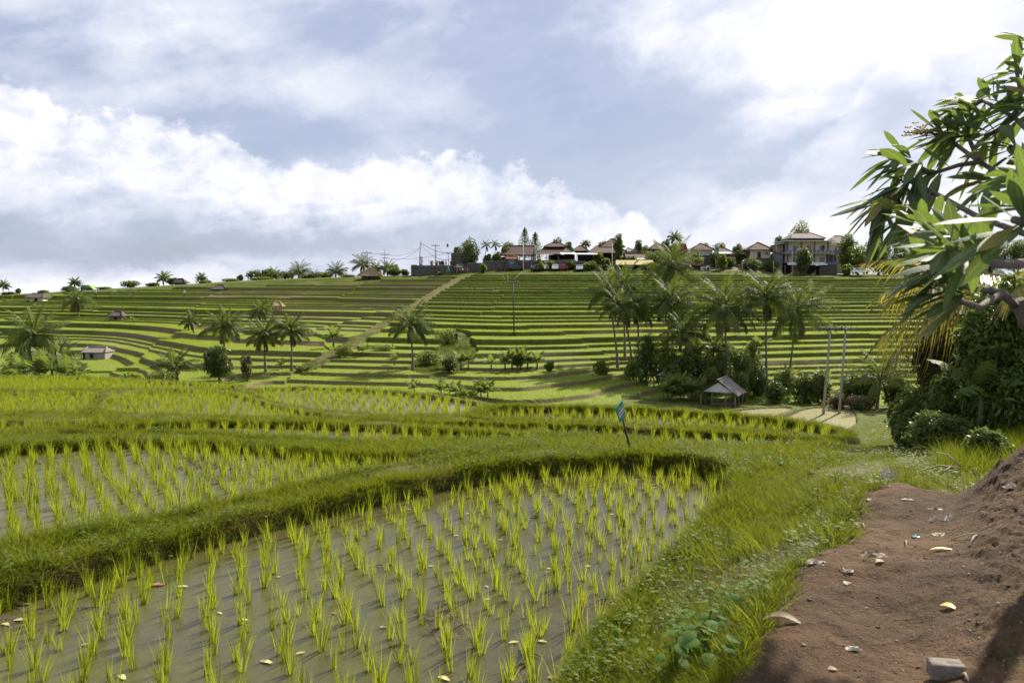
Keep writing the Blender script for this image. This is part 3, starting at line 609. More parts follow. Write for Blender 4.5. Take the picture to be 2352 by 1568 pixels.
def build_rice():
    pts = []; near = []
    for p in PARC:
        far = p['n'].startswith('hut')
        x, y = rows(p['poly'], p['z'], p['row'], p['s'])
        k = visible(x, y, 500 if y.min() < 15 else 150); x, y = x[k], y[k]
        k = rng.uniform(0, 1, len(x)) > .03; x, y = x[k], y[k]
        sc_ = p['h'] / .30 * rng.uniform(.72, 1.15, len(x))
        q = np.stack([x, y, np.full(len(x), p['z'] - .005), sc_, np.full(len(x), 1.0 if far else 0.0)], 1)
        pts.append(q)
    q = np.concatenate(pts)
    ndc = 784 - K * np.tan(np.arctan2(q[:, 2], q[:, 1]) + PITCH); xd = CX + q[:, 0] / q[:, 1] * K
    vis = (xd > 0) & (xd < 2352) & (ndc < 1600) & (np.abs(q[:, 2] + 2.40) < .02)
    order = np.argsort(np.where(vis, q[:, 1], 1e9))[:300]
    for j, i in enumerate(order):
        o = bpy.data.objects.new('rice_seedling', rice_m[j % 12]); C.objects.link(o)
        o.location = q[i, :3]; o.rotation_euler = (random.gauss(0, .07), random.gauss(0, .07), random.uniform(0, 6.28)); s = q[i, 3]; o.scale = (s * random.uniform(.85, 1.25), s, s)
        tag(o, 'bright green rice seedling standing in the flooded nearest paddy', 'rice seedling', 'rice seedlings planted in the nearest paddy')
    rest = np.setdiff1d(np.arange(len(q)), order); q = q[rest]
    nr = q[:, 1] < 40; a = q[nr]
    fat = np.clip(a[:, 1] / 18, 1.0, 1.5)
    scatter('rice_crop', rice_m, a[:, :3], rng.uniform(0, 6.28, len(a)), np.stack([a[:, 3] * fat, a[:, 3] * fat, a[:, 3]], 1), rng.integers(0, 12, len(a)), rng.normal(0, .08, (len(a), 2)))
    b = q[~nr]
    # terrace treads of the hillside
    xs = []
    for s, y0, y1 in ((.36, 64, 125), (.42, 125, 216)):
        yy = np.arange(y0, y1, s); 
        for y_ in yy:
            w = (2452 - CX) / K * y_; x_ = np.arange(-w, w * 1.15, s) + rng.uniform(-.5, .5) * s * .3
            xs.append(np.stack([x_, np.full(len(x_), y_)], 1))
    g = np.concatenate(xs); g = g + rng.normal(0, .05, g.shape)
    z, soil, tread, mud, par = terrain(g[:, 0], g[:, 1])
    k = (tread > .5) & (par < .5); g = g[k]; z = z[k]
    lev = np.floor(z / .55); cel = np.floor(g[:, 0] / 31 + lev * .37); hs = _hash(lev, cel, 17); keep = hs < .95; g = g[keep]; z = z[keep]; hs = hs[keep]
    h = np.where(g[:, 1] > 150, .34, .50) + .35 * hs + .4 * fbm(g[:, 0] * .04, g[:, 1] * .04, 91) + rng.uniform(-.12, .12, len(g))
    c = np.concatenate([np.stack([b[:, 0], b[:, 1], b[:, 2], b[:, 3] * .9], 1), np.stack([g[:, 0], g[:, 1], z, h], 1)])
    print('far rice', len(c), 'near rice', len(a))
    scatter('rice_terraces', rice_f, c[:, :3], rng.uniform(0, 6.28, len(c)), c[:, 3], rng.integers(0, 8, len(c)))
build_rice()
M_cover = leaf_mat('cover_leaf', (.060, .105, .014), (.130, .180, .026), trans=0.38, rough=0.6, spec=.15)
def build_grass():
    # near banks and berms
    def cand(n, y0, y1, pw=1.0):
        y = y0 + (y1 - y0) * rng.uniform(0, 1, n) ** pw; px = rng.uniform(-120, 2480, n); return (px - CX) / K * y, y
    out = []
    for n, y0, y1, sc_ in ((44000, 2.6, 7.5, .8), (38000, 7.5, 13, .7), (40000, 13, 22, .62), (30000, 22, 36, .8), (12000, 36, 76, 1.2)):
        x, y = cand(n, y0, y1)
        z, soil, tread, mud, par = terrain(x, y); k = par < .5
        if y0 < 9:
            i_, d_ = inpoly(PATH_POLY, x, y); sd_ = np.where(i_, d_, -d_) + .16 * fbm(x * 3, y * 3, 81)
            k &= (sd_ < .03) | ((sd_ < .5) & (fbm(x * 1.3, y * 1.3, 95) > .62) & (rng.uniform(0, 1, n) < .5))
            k &= ~((CX + x / y * K > 2190) & (y < 6.4))
        hh = sc_ * np.clip(1 + .9 * fbm(x * 1.3, y * 1.3, 97), .35, 2.2) * rng.uniform(.45, 1.45, n)
        pxx = CX + x / y * K; hh = hh * np.where((pxx > 1950) & (pxx < 2240) & (y > 6), .5, 1.0)
        out.append(np.stack([x, y, z, hh, soil], 1)[k])
    x, y = cand(26000, 22, 66); px_ = CX + x / y * K; k = (px_ > 1960) & (px_ < 2160); x, y = x[k], y[k]; z = terrain(x, y)[0]; out.append(np.stack([x, y, z, rng.uniform(.5, 1.2, len(x)), z * 0], 1))
    # thick fringe hanging over the water's edge
    for p in PARC[:5]:
        pl = p['poly']; i_ = rng.integers(0, len(pl), 9000); tt = rng.uniform(0, 1, 9000)[:, None]; e_ = pl[i_] * tt + pl[(i_ + 1) % len(pl)] * (1 - tt) + rng.normal(0, .06, (9000, 2)); k = (e_[:, 1] > 3) & visible(e_[:, 0], np.maximum(e_[:, 1], 1), 60); e_ = e_[k]
        z = terrain(e_[:, 0], e_[:, 1])[0]; out.append(np.stack([e_[:, 0], e_[:, 1], z, rng.uniform(.4, 1.0, len(e_)), z * 0], 1))
    q = np.concatenate(out); idx = rng.integers(0, 8, len(q)); dry = (fbm(q[:, 0] * .8, q[:, 1] * .8, 99) + rng.normal(0, .2, len(q))) > .42
    idx[dry] = rng.integers(8, 10, dry.sum())
    fw0 = 0
    gc = []
    for i in range(4):
        r = np.random.default_rng(800 + i); n = 9; an = r.uniform(0, 6.28, n); el = r.uniform(.1, .7, n); Pb = np.stack([np.cos(an) * .03 * r.uniform(.3, 2, n), np.sin(an) * .03 * r.uniform(.3, 2, n), r.uniform(.02, .09, n)], 1)
        D = unit(np.stack([np.cos(an), np.sin(an), el], 1)); S = unit(np.cross(D, [0, 0, 1.0])); L = r.uniform(.014, .034, n); v, f = blades(Pb, D, S, L, L * .6, np.tile([0, 0, -.4], (n, 1)), 3, prof=[.3, 1, .85, .05]); gc.append(np_mesh('leaf_tuft', v, f, [M_cover]))
    kk = (q[:, 1] < 15) & (rng.uniform(0, 1, len(q)) < .07) & (fbm(q[:, 0] * 1.1, q[:, 1] * 1.1, 58) > -.1); w = q[kk]
    scatter('ground_cover', gc, w[:, :3] + rng.normal(0, .02, (len(w), 3)) * [1, 1, 0], rng.uniform(0, 6.28, len(w)), rng.uniform(.7, 1.7, len(w)), rng.integers(0, 4, len(w)))
    fw = np.clip(q[:, 1] / 12, 1, 2.0); scatter('grass', grass_m, q[:, :3], rng.uniform(0, 6.28, len(q)), np.stack([q[:, 3] * fw, q[:, 3] * fw, q[:, 3]], 1), idx)
    # hillside risers, divider, gully and the road verge
    n = 1100000; y = rng.uniform(78, 222, n); px = rng.uniform(-100, 2450, n); x = (px - CX) / K * y
    z, soil, tread, mud, par = terrain(x, y)
    k = (tread < .5) & (soil < .55) & (par < .5) & (rng.uniform(0, 1, n) > soil) ; q = np.stack([x, y, z], 1)[k]
    s = .50 * (1 + .8 * fbm(q[:, 0] * .25, q[:, 1] * .25, 93)) * rng.uniform(.5, 1.4, len(q))
    print('hill grass', len(q))
    scatter('hillside_grass', grass_f, q, rng.uniform(0, 6.28, len(q)), s, rng.integers(0, 8, len(q)))
build_grass()
# ---------------------------------------------------------------- plants
M_palm = leaf_mat('palm_leaflet', (.052, .078, .018), (.110, .138, .030), trans=0.34, rough=0.58, tcol=(.28, .33, .035), spec=.25, per='isl', nscale=.6)
M_palmy = leaf_mat('palm_leaflet_yellow', (.10, .12, .018), (.24, .21, .03), trans=0.45, rough=0.4, tcol=(.55, .46, .04), spec=.5, per='isl', nscale=.9)
M_palmdry = leaf_mat('dry_frond', (.11, .078, .040), (.17, .12, .065), trans=0.25, rough=.7, per='isl')
M_trunk = plain('palm_trunk', (.20, .175, .14), .85, (.11, .095, .075), 5, bump=.5)
M_bark = plain('bark', (.12, .10, .075), .9, (.065, .052, .040), 9, bump=.6)
M_nut = plain('coconut', (.12, .13, .04), .5, (.14, .09, .03), 3)
M_leafA = leaf_mat('leaf_dark', (.050, .080, .015), (.105, .140, .026), trans=0.36, rough=.42, spec=.5, per='isl', nscale=.8)
M_leafB = leaf_mat('leaf_mid', (.070, .105, .018), (.140, .175, .032), trans=0.40, rough=.45, spec=.4, per='isl', nscale=.8)
M_leafC = leaf_mat('leaf_light', (.11, .15, .020), (.19, .23, .030), trans=0.45, rough=.5, spec=.4, per='isl', nscale=.8)
M_leafR = leaf_mat('leaf_reddish', (.09, .085, .03), (.14, .10, .055), trans=0.35, rough=.5, per='isl')
M_ban = leaf_mat('banana_leaf', (.055, .090, .022), (.12, .155, .035), trans=0.42, rough=.6, tcol=(.34, .40, .05), spec=.2, per='isl', nscale=1.0)
M_banstem = plain('banana_stem', (.16, .15, .07), .6, (.10, .075, .045), 6)

def find_d(px, py, lo, hi):
    """distance at which the ground is seen at (px, py)"""
    d = np.linspace(lo, hi, 600); x = (px - CX) / K * d; z = terrain(x, d)[0]
    yy = CY - K * np.tan(np.arctan2(z, d) + PITCH); return float(d[np.argmin(np.abs(yy - py))])

def frond(mv, mf, base, az, el, L, n, lw, seed, droop=.75, leaf=.22, hang=.5, off=0):
    r = np.random.default_rng(seed)
    t = np.linspace(0, 1, 15); dirh = np.array([math.cos(az), math.sin(az), 0])
    ang = el - droop * 1.9 * t ** 1.5; st = L / 14
    pts = [np.array(base, float)]
    for i in range(14): pts.append(pts[-1] + st * (dirh * math.cos(ang[i]) + np.array([0, 0, 1]) * math.sin(ang[i])))
    pts = np.array(pts); tan = unit(np.gradient(pts, axis=0)); side = np.array([-math.sin(az), math.cos(az), 0])
    s = np.linspace(.14, .99, n); ip = np.stack([np.interp(s, t, pts[:, k]) for k in range(3)], 1); it = unit(np.stack([np.interp(s, t, tan[:, k]) for k in range(3)], 1))
    V = []; F = []; nv = 0
    for sg in (-1, 1):
        fw = .55 + .5 * s[:, None]; lat = side * sg
        D = unit(it * fw + lat * (1.05 - .35 * s[:, None]) + np.array([0, 0, -1]) * hang * (.25 + r.uniform(0, .35, (n, 1))))
        G = np.zeros((n, 3)); G[:, 2] = -hang * r.uniform(.5, 1.0, n)
        ll = L * leaf * np.sin(np.clip(s * 1.02 + .08, 0, 1) * np.pi) ** .55 * r.uniform(.8, 1.1, n) + .05
        S = unit(np.cross(D, np.cross(it, lat) * sg + r.normal(0, .25, (n, 3))))
        v, f = blades(ip, D, S, ll, np.full(n, lw), G, 2, prof=[.55, 1.0, .05]); V.append(v); F.append(f + nv); nv += len(v)
    return pts, np.concatenate(V), np.concatenate(F)

def palm(label, crown_px, base_px, d, rpx, seed, nf=30, mats=None, group=None, lw=.055, leaves=48, up=.5, elmax=82, span=36, name='coconut_palm', trunk_r=.15, nuts=True, dry=2, bend=.5, cat='palm', wind=.15, base=None):
    r = random.Random(seed)
    b = base if base is not None else ground_at(base_px, d); c = P(crown_px[0], crown_px[1], d + r.uniform(-.3, .3))
    if c.z < b.z + .6: c.z = b.z + .6
    root = empty(name, b, label, cat, group); cl = c - b; Lf = rpx / K * d * 1.42; nf = nf + (5 if nf > 13 else 0)
    mb = MB(); n = 10; pts = []
    for i in range(n + 1):
        t = i / n; q = Vector((cl.x * (t ** (1 + bend)), cl.y * t, -.3 + (cl.z + .3) * t)); pts.append(q + Vector((.05 * math.sin(t * 5 + seed), 0, 0)))
    mb.tube(pts, [trunk_r * (1.45 - .7 * min(1, 2.5 * i / n) - .12 * i / n) for i in range(n + 1)], 8); mb.build('trunk', M_trunk, root)
    ms = mats or [M_palm, M_palmdry]
    V = []; F = []; MI = []; nv = 0; fm = MB()
    for k in range(nf):
        q = k / nf; az = k * 2.399 + r.uniform(-.25, .25)
        el = R(elmax) - q ** 0.85 * R(elmax + span) * (1.12 - up * .4) + r.uniform(-.12, .12); dryf = k >= nf - dry
        ln = Lf * r.uniform(.88, 1.08) * (1.0 if not dryf else .62)
        base_ = np.array([cl.x + .1 * math.cos(az), cl.y + .1 * math.sin(az), cl.z - .25 * q])
        pts_, v, f = frond(None, None, base_, az, el if not dryf else R(-55), ln, leaves, lw, seed * 100 + k, droop=.50 + .36 * q + r.uniform(-.08, .1), hang=.55 + .6 * q)
        v = v + np.array([wind, 0, 0]) * (np.maximum(0, np.linalg.norm(v - base_, axis=1)) ** 1.5)[:, None] * .12
        V.append(v); F.append(f + nv); nv += len(v); MI += [1 if dryf else 0] * len(f)
        tv = MB(); tv.tube([tuple(p + np.array([wind, 0, 0]) * np.linalg.norm(p - base_) ** 1.5 * .12) for p in pts_[::2]], [.035 * (1 - .85 * i / 7) + .006 for i in range(8)], 3, cap=False)
        V.append(tv.v[0]); F.append(np.array(tv.f) + nv); nv += tv.n; MI += [1 if dryf else 0] * len(tv.f)
    me = np_mesh('crown', np.concatenate(V), np.concatenate(F), ms, MI); o = bpy.data.objects.new('crown', me); C.objects.link(o); o.parent = root
    if nuts:
        nb = MB()
        for k in range(7):
            an = r.uniform(0, 6.28); ce = Vector((cl.x + .28 * math.cos(an), cl.y + .28 * math.sin(an), cl.z - .35 - r.uniform(0, .25)))
            nb.tube([ce + Vector((0, 0, .12)), ce + Vector((0, 0, .07)), ce, ce - Vector((0, 0, .08)), ce - Vector((0, 0, .13))], [.02, .09, .12, .09, .02], 6)
        nb.build('coconuts', M_nut, root)
    return root

def leaf_cloud(cent, rad, n, ls, seed, wl=.42, shell=.62, flat=.5):
    """leaves spread through one clump"""
    r = np.random.default_rng(seed); cent = np.array(cent, float); rad = np.array(rad, float)
    dv = unit(r.normal(0, 1, (n, 3))); q = shell + (1 - shell) * r.uniform(0, 1, (n, 1)) ** .5; q = np.where(r.uniform(0, 1, (n, 1)) < .25, r.uniform(.3, 1.42, (n, 1)), q)
    p = cent + dv * rad * q
    D = unit(dv * .8 + r.normal(0, .65, (n, 3)) + np.array([0, 0, -.12])); up = unit(np.array([0, 0, 1.0]) * flat + r.normal(0, .6, (n, 3)))
    S = unit(np.cross(D, up)); G = np.zeros((n, 3)); G[:, 2] = -.25
    L = ls * r.uniform(.6, 1.25, n)
    return blades(p - D * L[:, None] * .5, D, S, L, L * wl, G, 2, prof=[.15, 1.0, .08])

def tree(label, base, crown_c, crad, seed, leafm, name='broadleaf_tree', cat='tree', group=None, nl=2600, ls=.35, lobes=12, trunk_r=.2, lobe=.45, wl=.45, limbs=True, second=None):
    """base, crown_c world points; crad radii"""
    r = random.Random(seed); root = empty(name, base, label, cat, group); b = Vector(base); cc = Vector(crown_c) - b
    V = []; F = []; MI = []; nv = 0; cs = []
    for k in range(lobes):
        th = k * 2.399 + r.uniform(-.3, .3); zz = 1 - 2 * (k + .5) / lobes; rr = math.sqrt(max(0, 1 - zz * zz)) * r.uniform(.45, .85)
        ce = cc + Vector((crad[0] * rr * math.cos(th) * (1 - lobe * .4), crad[1] * rr * math.sin(th) * (1 - lobe * .4), crad[2] * zz * r.uniform(.5, .78)))
        lr = lobe * r.uniform(.72, 1.25); cs.append(ce)
        v, f = leaf_cloud(ce, (crad[0] * lr, crad[1] * lr, crad[2] * lr * .85), nl // lobes, ls, seed * 50 + k, wl)
        V.append(v); F.append(f + nv); nv += len(v); MI += [1 if (second and r.random() < .35) else 0] * len(f)
    me = np_mesh('crown', np.concatenate(V), np.concatenate(F), [leafm] + ([second] if second else []), MI)
    o = bpy.data.objects.new('crown', me); C.objects.link(o); o.parent = root
    if trunk_r:
        mb = MB(); top = Vector((cc.x * .7, cc.y * .7, max(.3, cc.z - crad[2] * .35)))
        mb.tube([(0, 0, -.3), (top.x * .2, top.y * .2, top.z * .35), (top.x * .6, top.y * .6, top.z * .7), tuple(top)], [trunk_r * 1.3, trunk_r, trunk_r * .8, trunk_r * .55], 7)
        if limbs:
            for ce in cs[::2]:
                m = top * .5 + ce * .5 + Vector((0, 0, -.1 * crad[2])); mb.tube([tuple(top * .8), tuple(m), tuple(ce)], [trunk_r * .5, trunk_r * .3, trunk_r * .1], 5)
        mb.build('trunk', M_bark, root)
    return root
def tree_px(label, px, py, rx, ry, d, seed, leafm, base_py=None, base_px=None, ls=None, nl=None, **kw):
    """crown centre and radii read in frame units at distance d; rooted in the ground below"""
    c = P(px, py, d); s = d / K; bx = base_px if base_px is not None else px
    b = ground_at(bx, d); top = c.z + ry * s; low = b.z + kw.pop('clear', .04) * (top - b.z); c.z = (top + low) / 2; rz_ = max(.2, (top - low) / 2)
    if rz_ * K / d > ry * 1.02 and nl is not None: nl = int(nl * min(2.2, rz_ * K / d / ry))
    c_r = (rx * s, rx * s * .9, rz_); ry = rz_ / s
    if ls is None: ls = max(.16, 4.2 * s * .9)
    if nl is None: nl = int(min(5200, max(500, 2.6 * (rx * ry * s * s * 4) / (ls * ls) * 2.2)))
    return tree(label, b, c, c_r, seed, leafm, nl=nl, ls=ls, trunk_r=kw.pop('trunk_r', max(.06, rx * s * .07)), **kw)

def conifer(label, px, py_top, py_base, rpx, d, seed):
    b = ground_at(px, d); s = d / K; top = P(px, py_top, d); H = top.z - b.z; root = empty('cypress_tree', b, label, 'conifer', 'dark conifers behind the pavilion roof')
    V = []; F = []; nv = 0; n = 46
    for k in range(n):
        t = (k + .5) / n; z = H * (.16 + .84 * t); rr = rpx * s * (1 - t) ** .75 * (1 + .18 * math.sin(k * 2.1 + seed)) + .1; an = k * 2.4
        v, f = leaf_cloud((rr * .45 * math.cos(an), rr * .45 * math.sin(an), z), (rr * .62 + .1, rr * .62 + .1, H * .045 + .15), 60, .42, seed * 77 + k, .3)
        V.append(v); F.append(f + nv); nv += len(v)
    me = np_mesh('crown', np.concatenate(V), np.concatenate(F), [M_leafA]); o = bpy.data.objects.new('crown', me); C.objects.link(o); o.parent = root
    mb = MB(); mb.tube([(0, 0, -.2), (0, 0, H * .5), (0, 0, H * .95)], [.22, .14, .03], 6); mb.build('trunk', M_bark, root); return root

def banana_mesh(seed, h=1.6, nl=8, L=1.5):
    r = random.Random(seed); V = []; F = []; nv = 0; R_ = np.random.default_rng(seed)
    for k in range(nl):
        az = k * 2.399 + r.uniform(-.3, .3); q = k / nl; el = R(86) - q * R(62) + r.uniform(-.1, .1); ln = L * r.uniform(.75, 1.1) * (.7 if k == 0 else 1)
        n = 12; t = np.linspace(0, 1, n + 1); ang = el - 1.5 * (.25 + .75 * q) * t ** 1.4; dh = np.array([math.cos(az), math.sin(az), 0]); pts = [np.array([0, 0, h * .93])]
        for i in range(n): pts.append(pts[-1] + ln / n * (dh * math.cos(ang[i]) + np.array([0, 0, math.sin(ang[i])])))
        pts = np.array(pts); side = np.array([-math.sin(az), math.cos(az), 0]); wd = .24 * ln * np.clip(np.sin(np.clip(t * .93 + .07, 0, 1) * np.pi), 0, 1) ** .6; wd[0] = .015; wd[1] = .02; wd[-1] = .01
        for sg in (-1, 1):
            # torn blade: strips between ribs, some hanging
            for i in range(1, n):
                dr = r.uniform(.15, .7) * (.4 + q); a, b = pts[i], pts[i + 1]
                o1 = side * sg * wd[i] + np.array([0, 0, -dr * wd[i]]) + (b - a) * .25; o2 = side * sg * wd[i + 1] + np.array([0, 0, -dr * wd[i + 1]]) - (b - a) * r.uniform(-.1, .12)
                V.append(np.array([a, b, b + o2, a + o1])); F.append(np.array([[nv, nv + 1, nv + 2, nv + 3]])); nv += 4
    leaves = np_mesh('leaves', np.concatenate(V), np.concatenate(F), [M_ban])
    mb = MB(); mb.tube([(0, 0, -.2), (0, 0, h * .5), (0, 0, h)], [.11, .09, .06], 7); return leaves, mb.mesh('stem', M_banstem)
BAN = [banana_mesh(900 + i, h=[.7, 1.1, .8, 1.4, .35][i], nl=[9, 10, 9, 9, 8][i], L=[1.5, 1.7, 1.6, 1.9, 1.5][i]) for i in range(5)]
def banana(px, d, k, scale, label, group, py_off=0, at=None):
    b = at if at is not None else ground_at(px, d); e = empty('banana_plant', b, label, 'banana plant', group, random.uniform(0, 6.28)); e.scale = (scale,) * 3
    for nm, me in (('leaves', BAN[k][0]), ('stem', BAN[k][1])):
        o = bpy.data.objects.new(nm, me); C.objects.link(o); o.parent = e
    return e

# --- coconut palms: label, crown px, base px, distance, crown radius px
PALMS = [
 ('large coconut palm with drooping fronds at the left edge of the photo', (78, 768), 80, 88, 66, dict(nf=26, leaves=56, dry=3)),
 ('short young palm low in the bushes beside the large left palm', (132, 826), 134, 76, 42, dict(nf=15, up=1.1, nuts=False, dry=1)),
 ('slim pale-trunked palm on the left terraces near the ridge', (174, 688), 180, 168, 32, dict(nf=22, dry=4)),
 ('thin scraggly palm standing between the thatched hut and the dark tree', (437, 735), 444, 128, 24, dict(nf=14, dry=3)),
 ('dark leafy palm rising straight above the round dark tree', (512, 750), 515, 96, 46, dict(nf=24, dry=1, up=.9)),
 ('left palm of the pair on the lower left terraces', (604, 770), 608, 90, 40, dict(nf=22, dry=2, up=.8)),
 ('right palm of the pair on the lower left terraces', (668, 758), 668, 91, 40, dict(nf=20, dry=2, up=.9)),
 ('small bushy palm beside the tiny thatched shelter on the left slope', (598, 712), 596, 135, 26, dict(nf=18, nuts=False)),
 ('lone coconut palm in front of the grassy gully at the picture centre', (944, 742), 946, 92, 50, dict(nf=25, dry=3)),
 ('leftmost palm of the right grove on a straight slanting trunk', (1398, 668), 1419, 94, 52, dict(nf=24)),
 ('palm of the right grove on a trunk that curves strongly at its foot', (1421, 700), 1452, 90, 46, dict(nf=22, bend=1.6)),
 ('palm of the right grove directly right of the leaning pair', (1432, 650), 1437, 99, 48, dict(nf=22)),
 ('dark-trunked palm of the grove above the dense dark bush', (1461, 702), 1470, 93, 48, dict(nf=24, dry=1)),
 ('tallest palm of the grove reaching up to the village houses', (1541, 615), 1534, 97, 62, dict(nf=26, up=.8, leaves=56)),
 ('full palm of the grove just below the tallest crown', (1542, 690), 1547, 90, 60, dict(nf=26, leaves=56)),
 ('lower palm of the grove with a slanting trunk behind the dark-roofed hut', (1571, 762), 1590, 84, 50, dict(nf=22, up=.8)),
 ('broad palm with glossy fronds behind the open hut', (1662, 704), 1677, 83, 74, dict(nf=27, leaves=58)),
 ('upright feathery palm right of the broad glossy palm', (1757, 680), 1765, 85, 64, dict(nf=25, leaves=56, up=.8)),
 ('palm with long spreading fronds nearest the twin concrete poles', (1830, 710), 1818, 90, 78, dict(nf=27, leaves=58, dry=3)),
 ('young trunkless palm right of the twin concrete poles', (2022, 868), 2022, 74, 66, dict(nf=18, up=1.0, nuts=False, dry=2)),
 ('low young palm half hidden in the grove undergrowth', (1640, 800), 1640, 86, 44, dict(nf=16, up=.9, nuts=False, dry=1)),
 ('low dry-tipped young palm in the bushes left of the round dark tree', (402, 842), 402, 80, 42, dict(nf=15, up=1.1, nuts=False, dry=3)),
]
for i, (lb, cp, bp, d, rp, kw) in enumerate(PALMS): palm(lb, cp, bp, d, rp, 11 + i, group='coconut palms on the terraces', **kw)
RP = [((688, 622), 688, 232, 24, 'feathery palm on the left ridge above the green terraces'), ((773, 622), 772, 236, 22, 'palm on the ridge between the tallest left palm and the straw hut'),
      ((832, 606), 838, 238, 25, 'leaning palm behind the straw-roofed hut on its left'), ((862, 618), 862, 232, 17, 'small palm directly behind the straw hut roof'),
      ((892, 616), 892, 232, 20, 'palm right of the straw hut below the second utility pole'), ((720, 634), 720, 230, 14, 'low palm in the ridge bushes right of the feathery palm'),
      ((628, 632), 628, 234, 18, 'low wide palm at the left end of the ridge thicket'), ((8, 655), 8, 250, 13, 'tiny palm on the skyline at the far left edge'),
      ((462, 638), 462, 244, 12, 'windblown low palm on the skyline left of the ridge thicket'), ((376, 638), 378, 240, 17, 'bushy palm on the skyline beside the small dark-roofed shed'),
      ((172, 648), 176, 236, 12, 'spiky small palm beside the green and blue tarpaulin shed'), ((1549, 545), 1551, 262, 16, 'slim palm behind the village above the rusty red roof'),
      ((1345, 560), 1345, 262, 10, 'small palm peeping out behind the small gabled roof')]
for i, (cp, bp, d, rp, lb) in enumerate(RP): palm(lb, cp, bp, d, rp, 61 + i, nf=18, leaves=20, lw=.16, nuts=False, dry=1, group='palms on the skyline', up=.7)
for i, (px, py, lb) in enumerate([(1116, 562, 'leftmost of the drooping feather palms by the round tree'), (1137, 561, 'middle drooping feather palm between the round tree and the pavilion'), (1160, 566, 'drooping feather palm touching the big pavilion roof')]):
    palm(lb, (px, py), px, 226, 11, 90 + i, nf=12, leaves=16, lw=.16, nuts=False, dry=0, up=.3, name='feather_palm', group='feather palms at the pavilion', trunk_r=.1)

# --- broadleaf trees and bushes
tree_px('round dense dark tree standing alone below the left terraces', 500, 829, 36, 38, 82, 1, M_leafA, ls=.26, nl=5200, lobes=18, lobe=.42)
tree_px('small reddish-leaved bush right of the round dark tree', 565, 826, 16, 20, 84, 2, M_leafR, ls=.22, nl=900, lobes=7, second=M_leafB)
tree_px('dense dark bush at the left end of the grove undergrowth', 1486, 808, 30, 48, 86, 3, M_leafA, ls=.24, nl=4200, lobes=16)
UG = [(1530, 812, 28, 34, 85, 'B', 'leafy bush with bright leaves between the grove trunks'), (1566, 835, 28, 30, 83, 'A', 'dark bush behind the dark-roofed field hut'), (1610, 832, 32, 36, 84, 'A', 'big dark bush at the middle of the grove undergrowth'),
      (1650, 838, 26, 32, 82, 'A', 'dark bush directly behind the open hut roof'), (1700, 825, 26, 30, 84, 'B', 'bright-leaved bush right of the open hut roof'), (1735, 862, 26, 26, 80, 'A', 'low dark bush at the foot of the upright feathery palm'),
      (1700, 868, 20, 18, 78, 'B', 'low green bush right behind the open hut'), (1800, 868, 24, 22, 80, 'B', 'low bush at the foot of the palm with spreading fronds'), (1850, 880, 28, 26, 78, 'A', 'dark reddish bush left of the twin concrete poles'),
      (1885, 872, 22, 24, 77, 'B', 'bush right behind the left concrete pole'), (1960, 880, 28, 24, 76, 'A', 'dark bush behind and between the concrete poles'), (1380, 838, 16, 12, 90, 'C', 'low bright weeds at the foot of the slanting palms'),
      (1455, 838, 20, 14, 88, 'C', 'low light green shrub at the curved palm foot'), (1030, 768, 26, 16, 112, 'C', 'bright yellow-green shrub in the middle of the gully'), (1032, 832, 13, 14, 91, 'A', 'small dark shrub left of the banana row below the right terraces'),
      (1190, 825, 13, 14, 91, 'C', 'leafy shrub in the middle of the banana row'), (1262, 836, 10, 8, 90, 'B', 'small round shrub at the right end of the banana row'), (760, 658, 8, 5, 214, 'B', 'tiny green bush on the upper green terraces'),
      (1010, 630, 6, 7, 216, 'C', 'yellow-green bush below the viewpoint wall'), (45, 850, 40, 16, 72, 'B', 'low bushes beneath the large left palm'), (300, 862, 22, 9, 74, 'B', 'low weeds at the foot of the curved left terraces'), (370, 862, 26, 14, 76, 'B', 'bush at the foot of the dry-tipped young palm'),
      (790, 800, 20, 12, 100, 'C', 'light green weeds on the slope under the ridge path')]
MM = dict(A=M_leafA, B=M_leafB, C=M_leafC)
UG += [(1545, 850, 22, 20, 82, 'B', 'low leafy bush left of the lower palm with the slanting trunk'), (1630, 858, 24, 18, 80, 'B', 'low leafy bush just above the open hut roof'), (1672, 800, 22, 24, 88, 'B', 'mid-height bush behind the trunk of the broad glossy palm'), (1590, 790, 22, 24, 89, 'A', 'mid-height dark bush behind the grove trunks'),
       (1725, 800, 18, 24, 90, 'B', 'sunlit bush left of the upright feathery palm trunk'), (1780, 885, 20, 14, 77, 'A', 'low dark bush between the feathery palm and the spreading palm'), (1995, 890, 20, 16, 75, 'B', 'bush left of the young trunkless palm'), (2060, 880, 26, 24, 76, 'A', 'dark bush right of the young trunkless palm'), (880, 800, 24, 10, 104, 'C', 'light green shrubs beside the trunk of the lone central palm'), (985, 815, 26, 12, 96, 'C', 'grassy mound at the lower end of the gully'), (700, 846, 18, 8, 91, 'B', 'low weeds right of the paired palms')]
MM = dict(A=M_leafA, B=M_leafB, C=M_leafC)
for i, (px, py, rx, ry, d, m, lb) in enumerate(UG):
    tree_px(lb, px, py, rx * 1.3, ry, d, 20 + i, MM[m], name='bush', cat='bush', ls=.26 if d < 130 else .4, lobes=14, lobe=.42, nl=int(500 + rx * ry * 2.4), clear=0.0, trunk_r=.05, limbs=False, second=M_leafC if m == 'B' else M_leafB)
tree_px('brownish dry hedge behind the right flooded paddy', 1925, 915, 22, 13, 73, 50, M_leafR, name='hedge', cat='hedge', ls=.16, nl=2600, lobes=12, second=M_leafB)
tree_px('brownish dry hedge behind the grassy track', 1975, 920, 26, 14, 72, 51, M_leafR, name='hedge', cat='hedge', ls=.16, nl=2600, lobes=12, second=M_leafB)
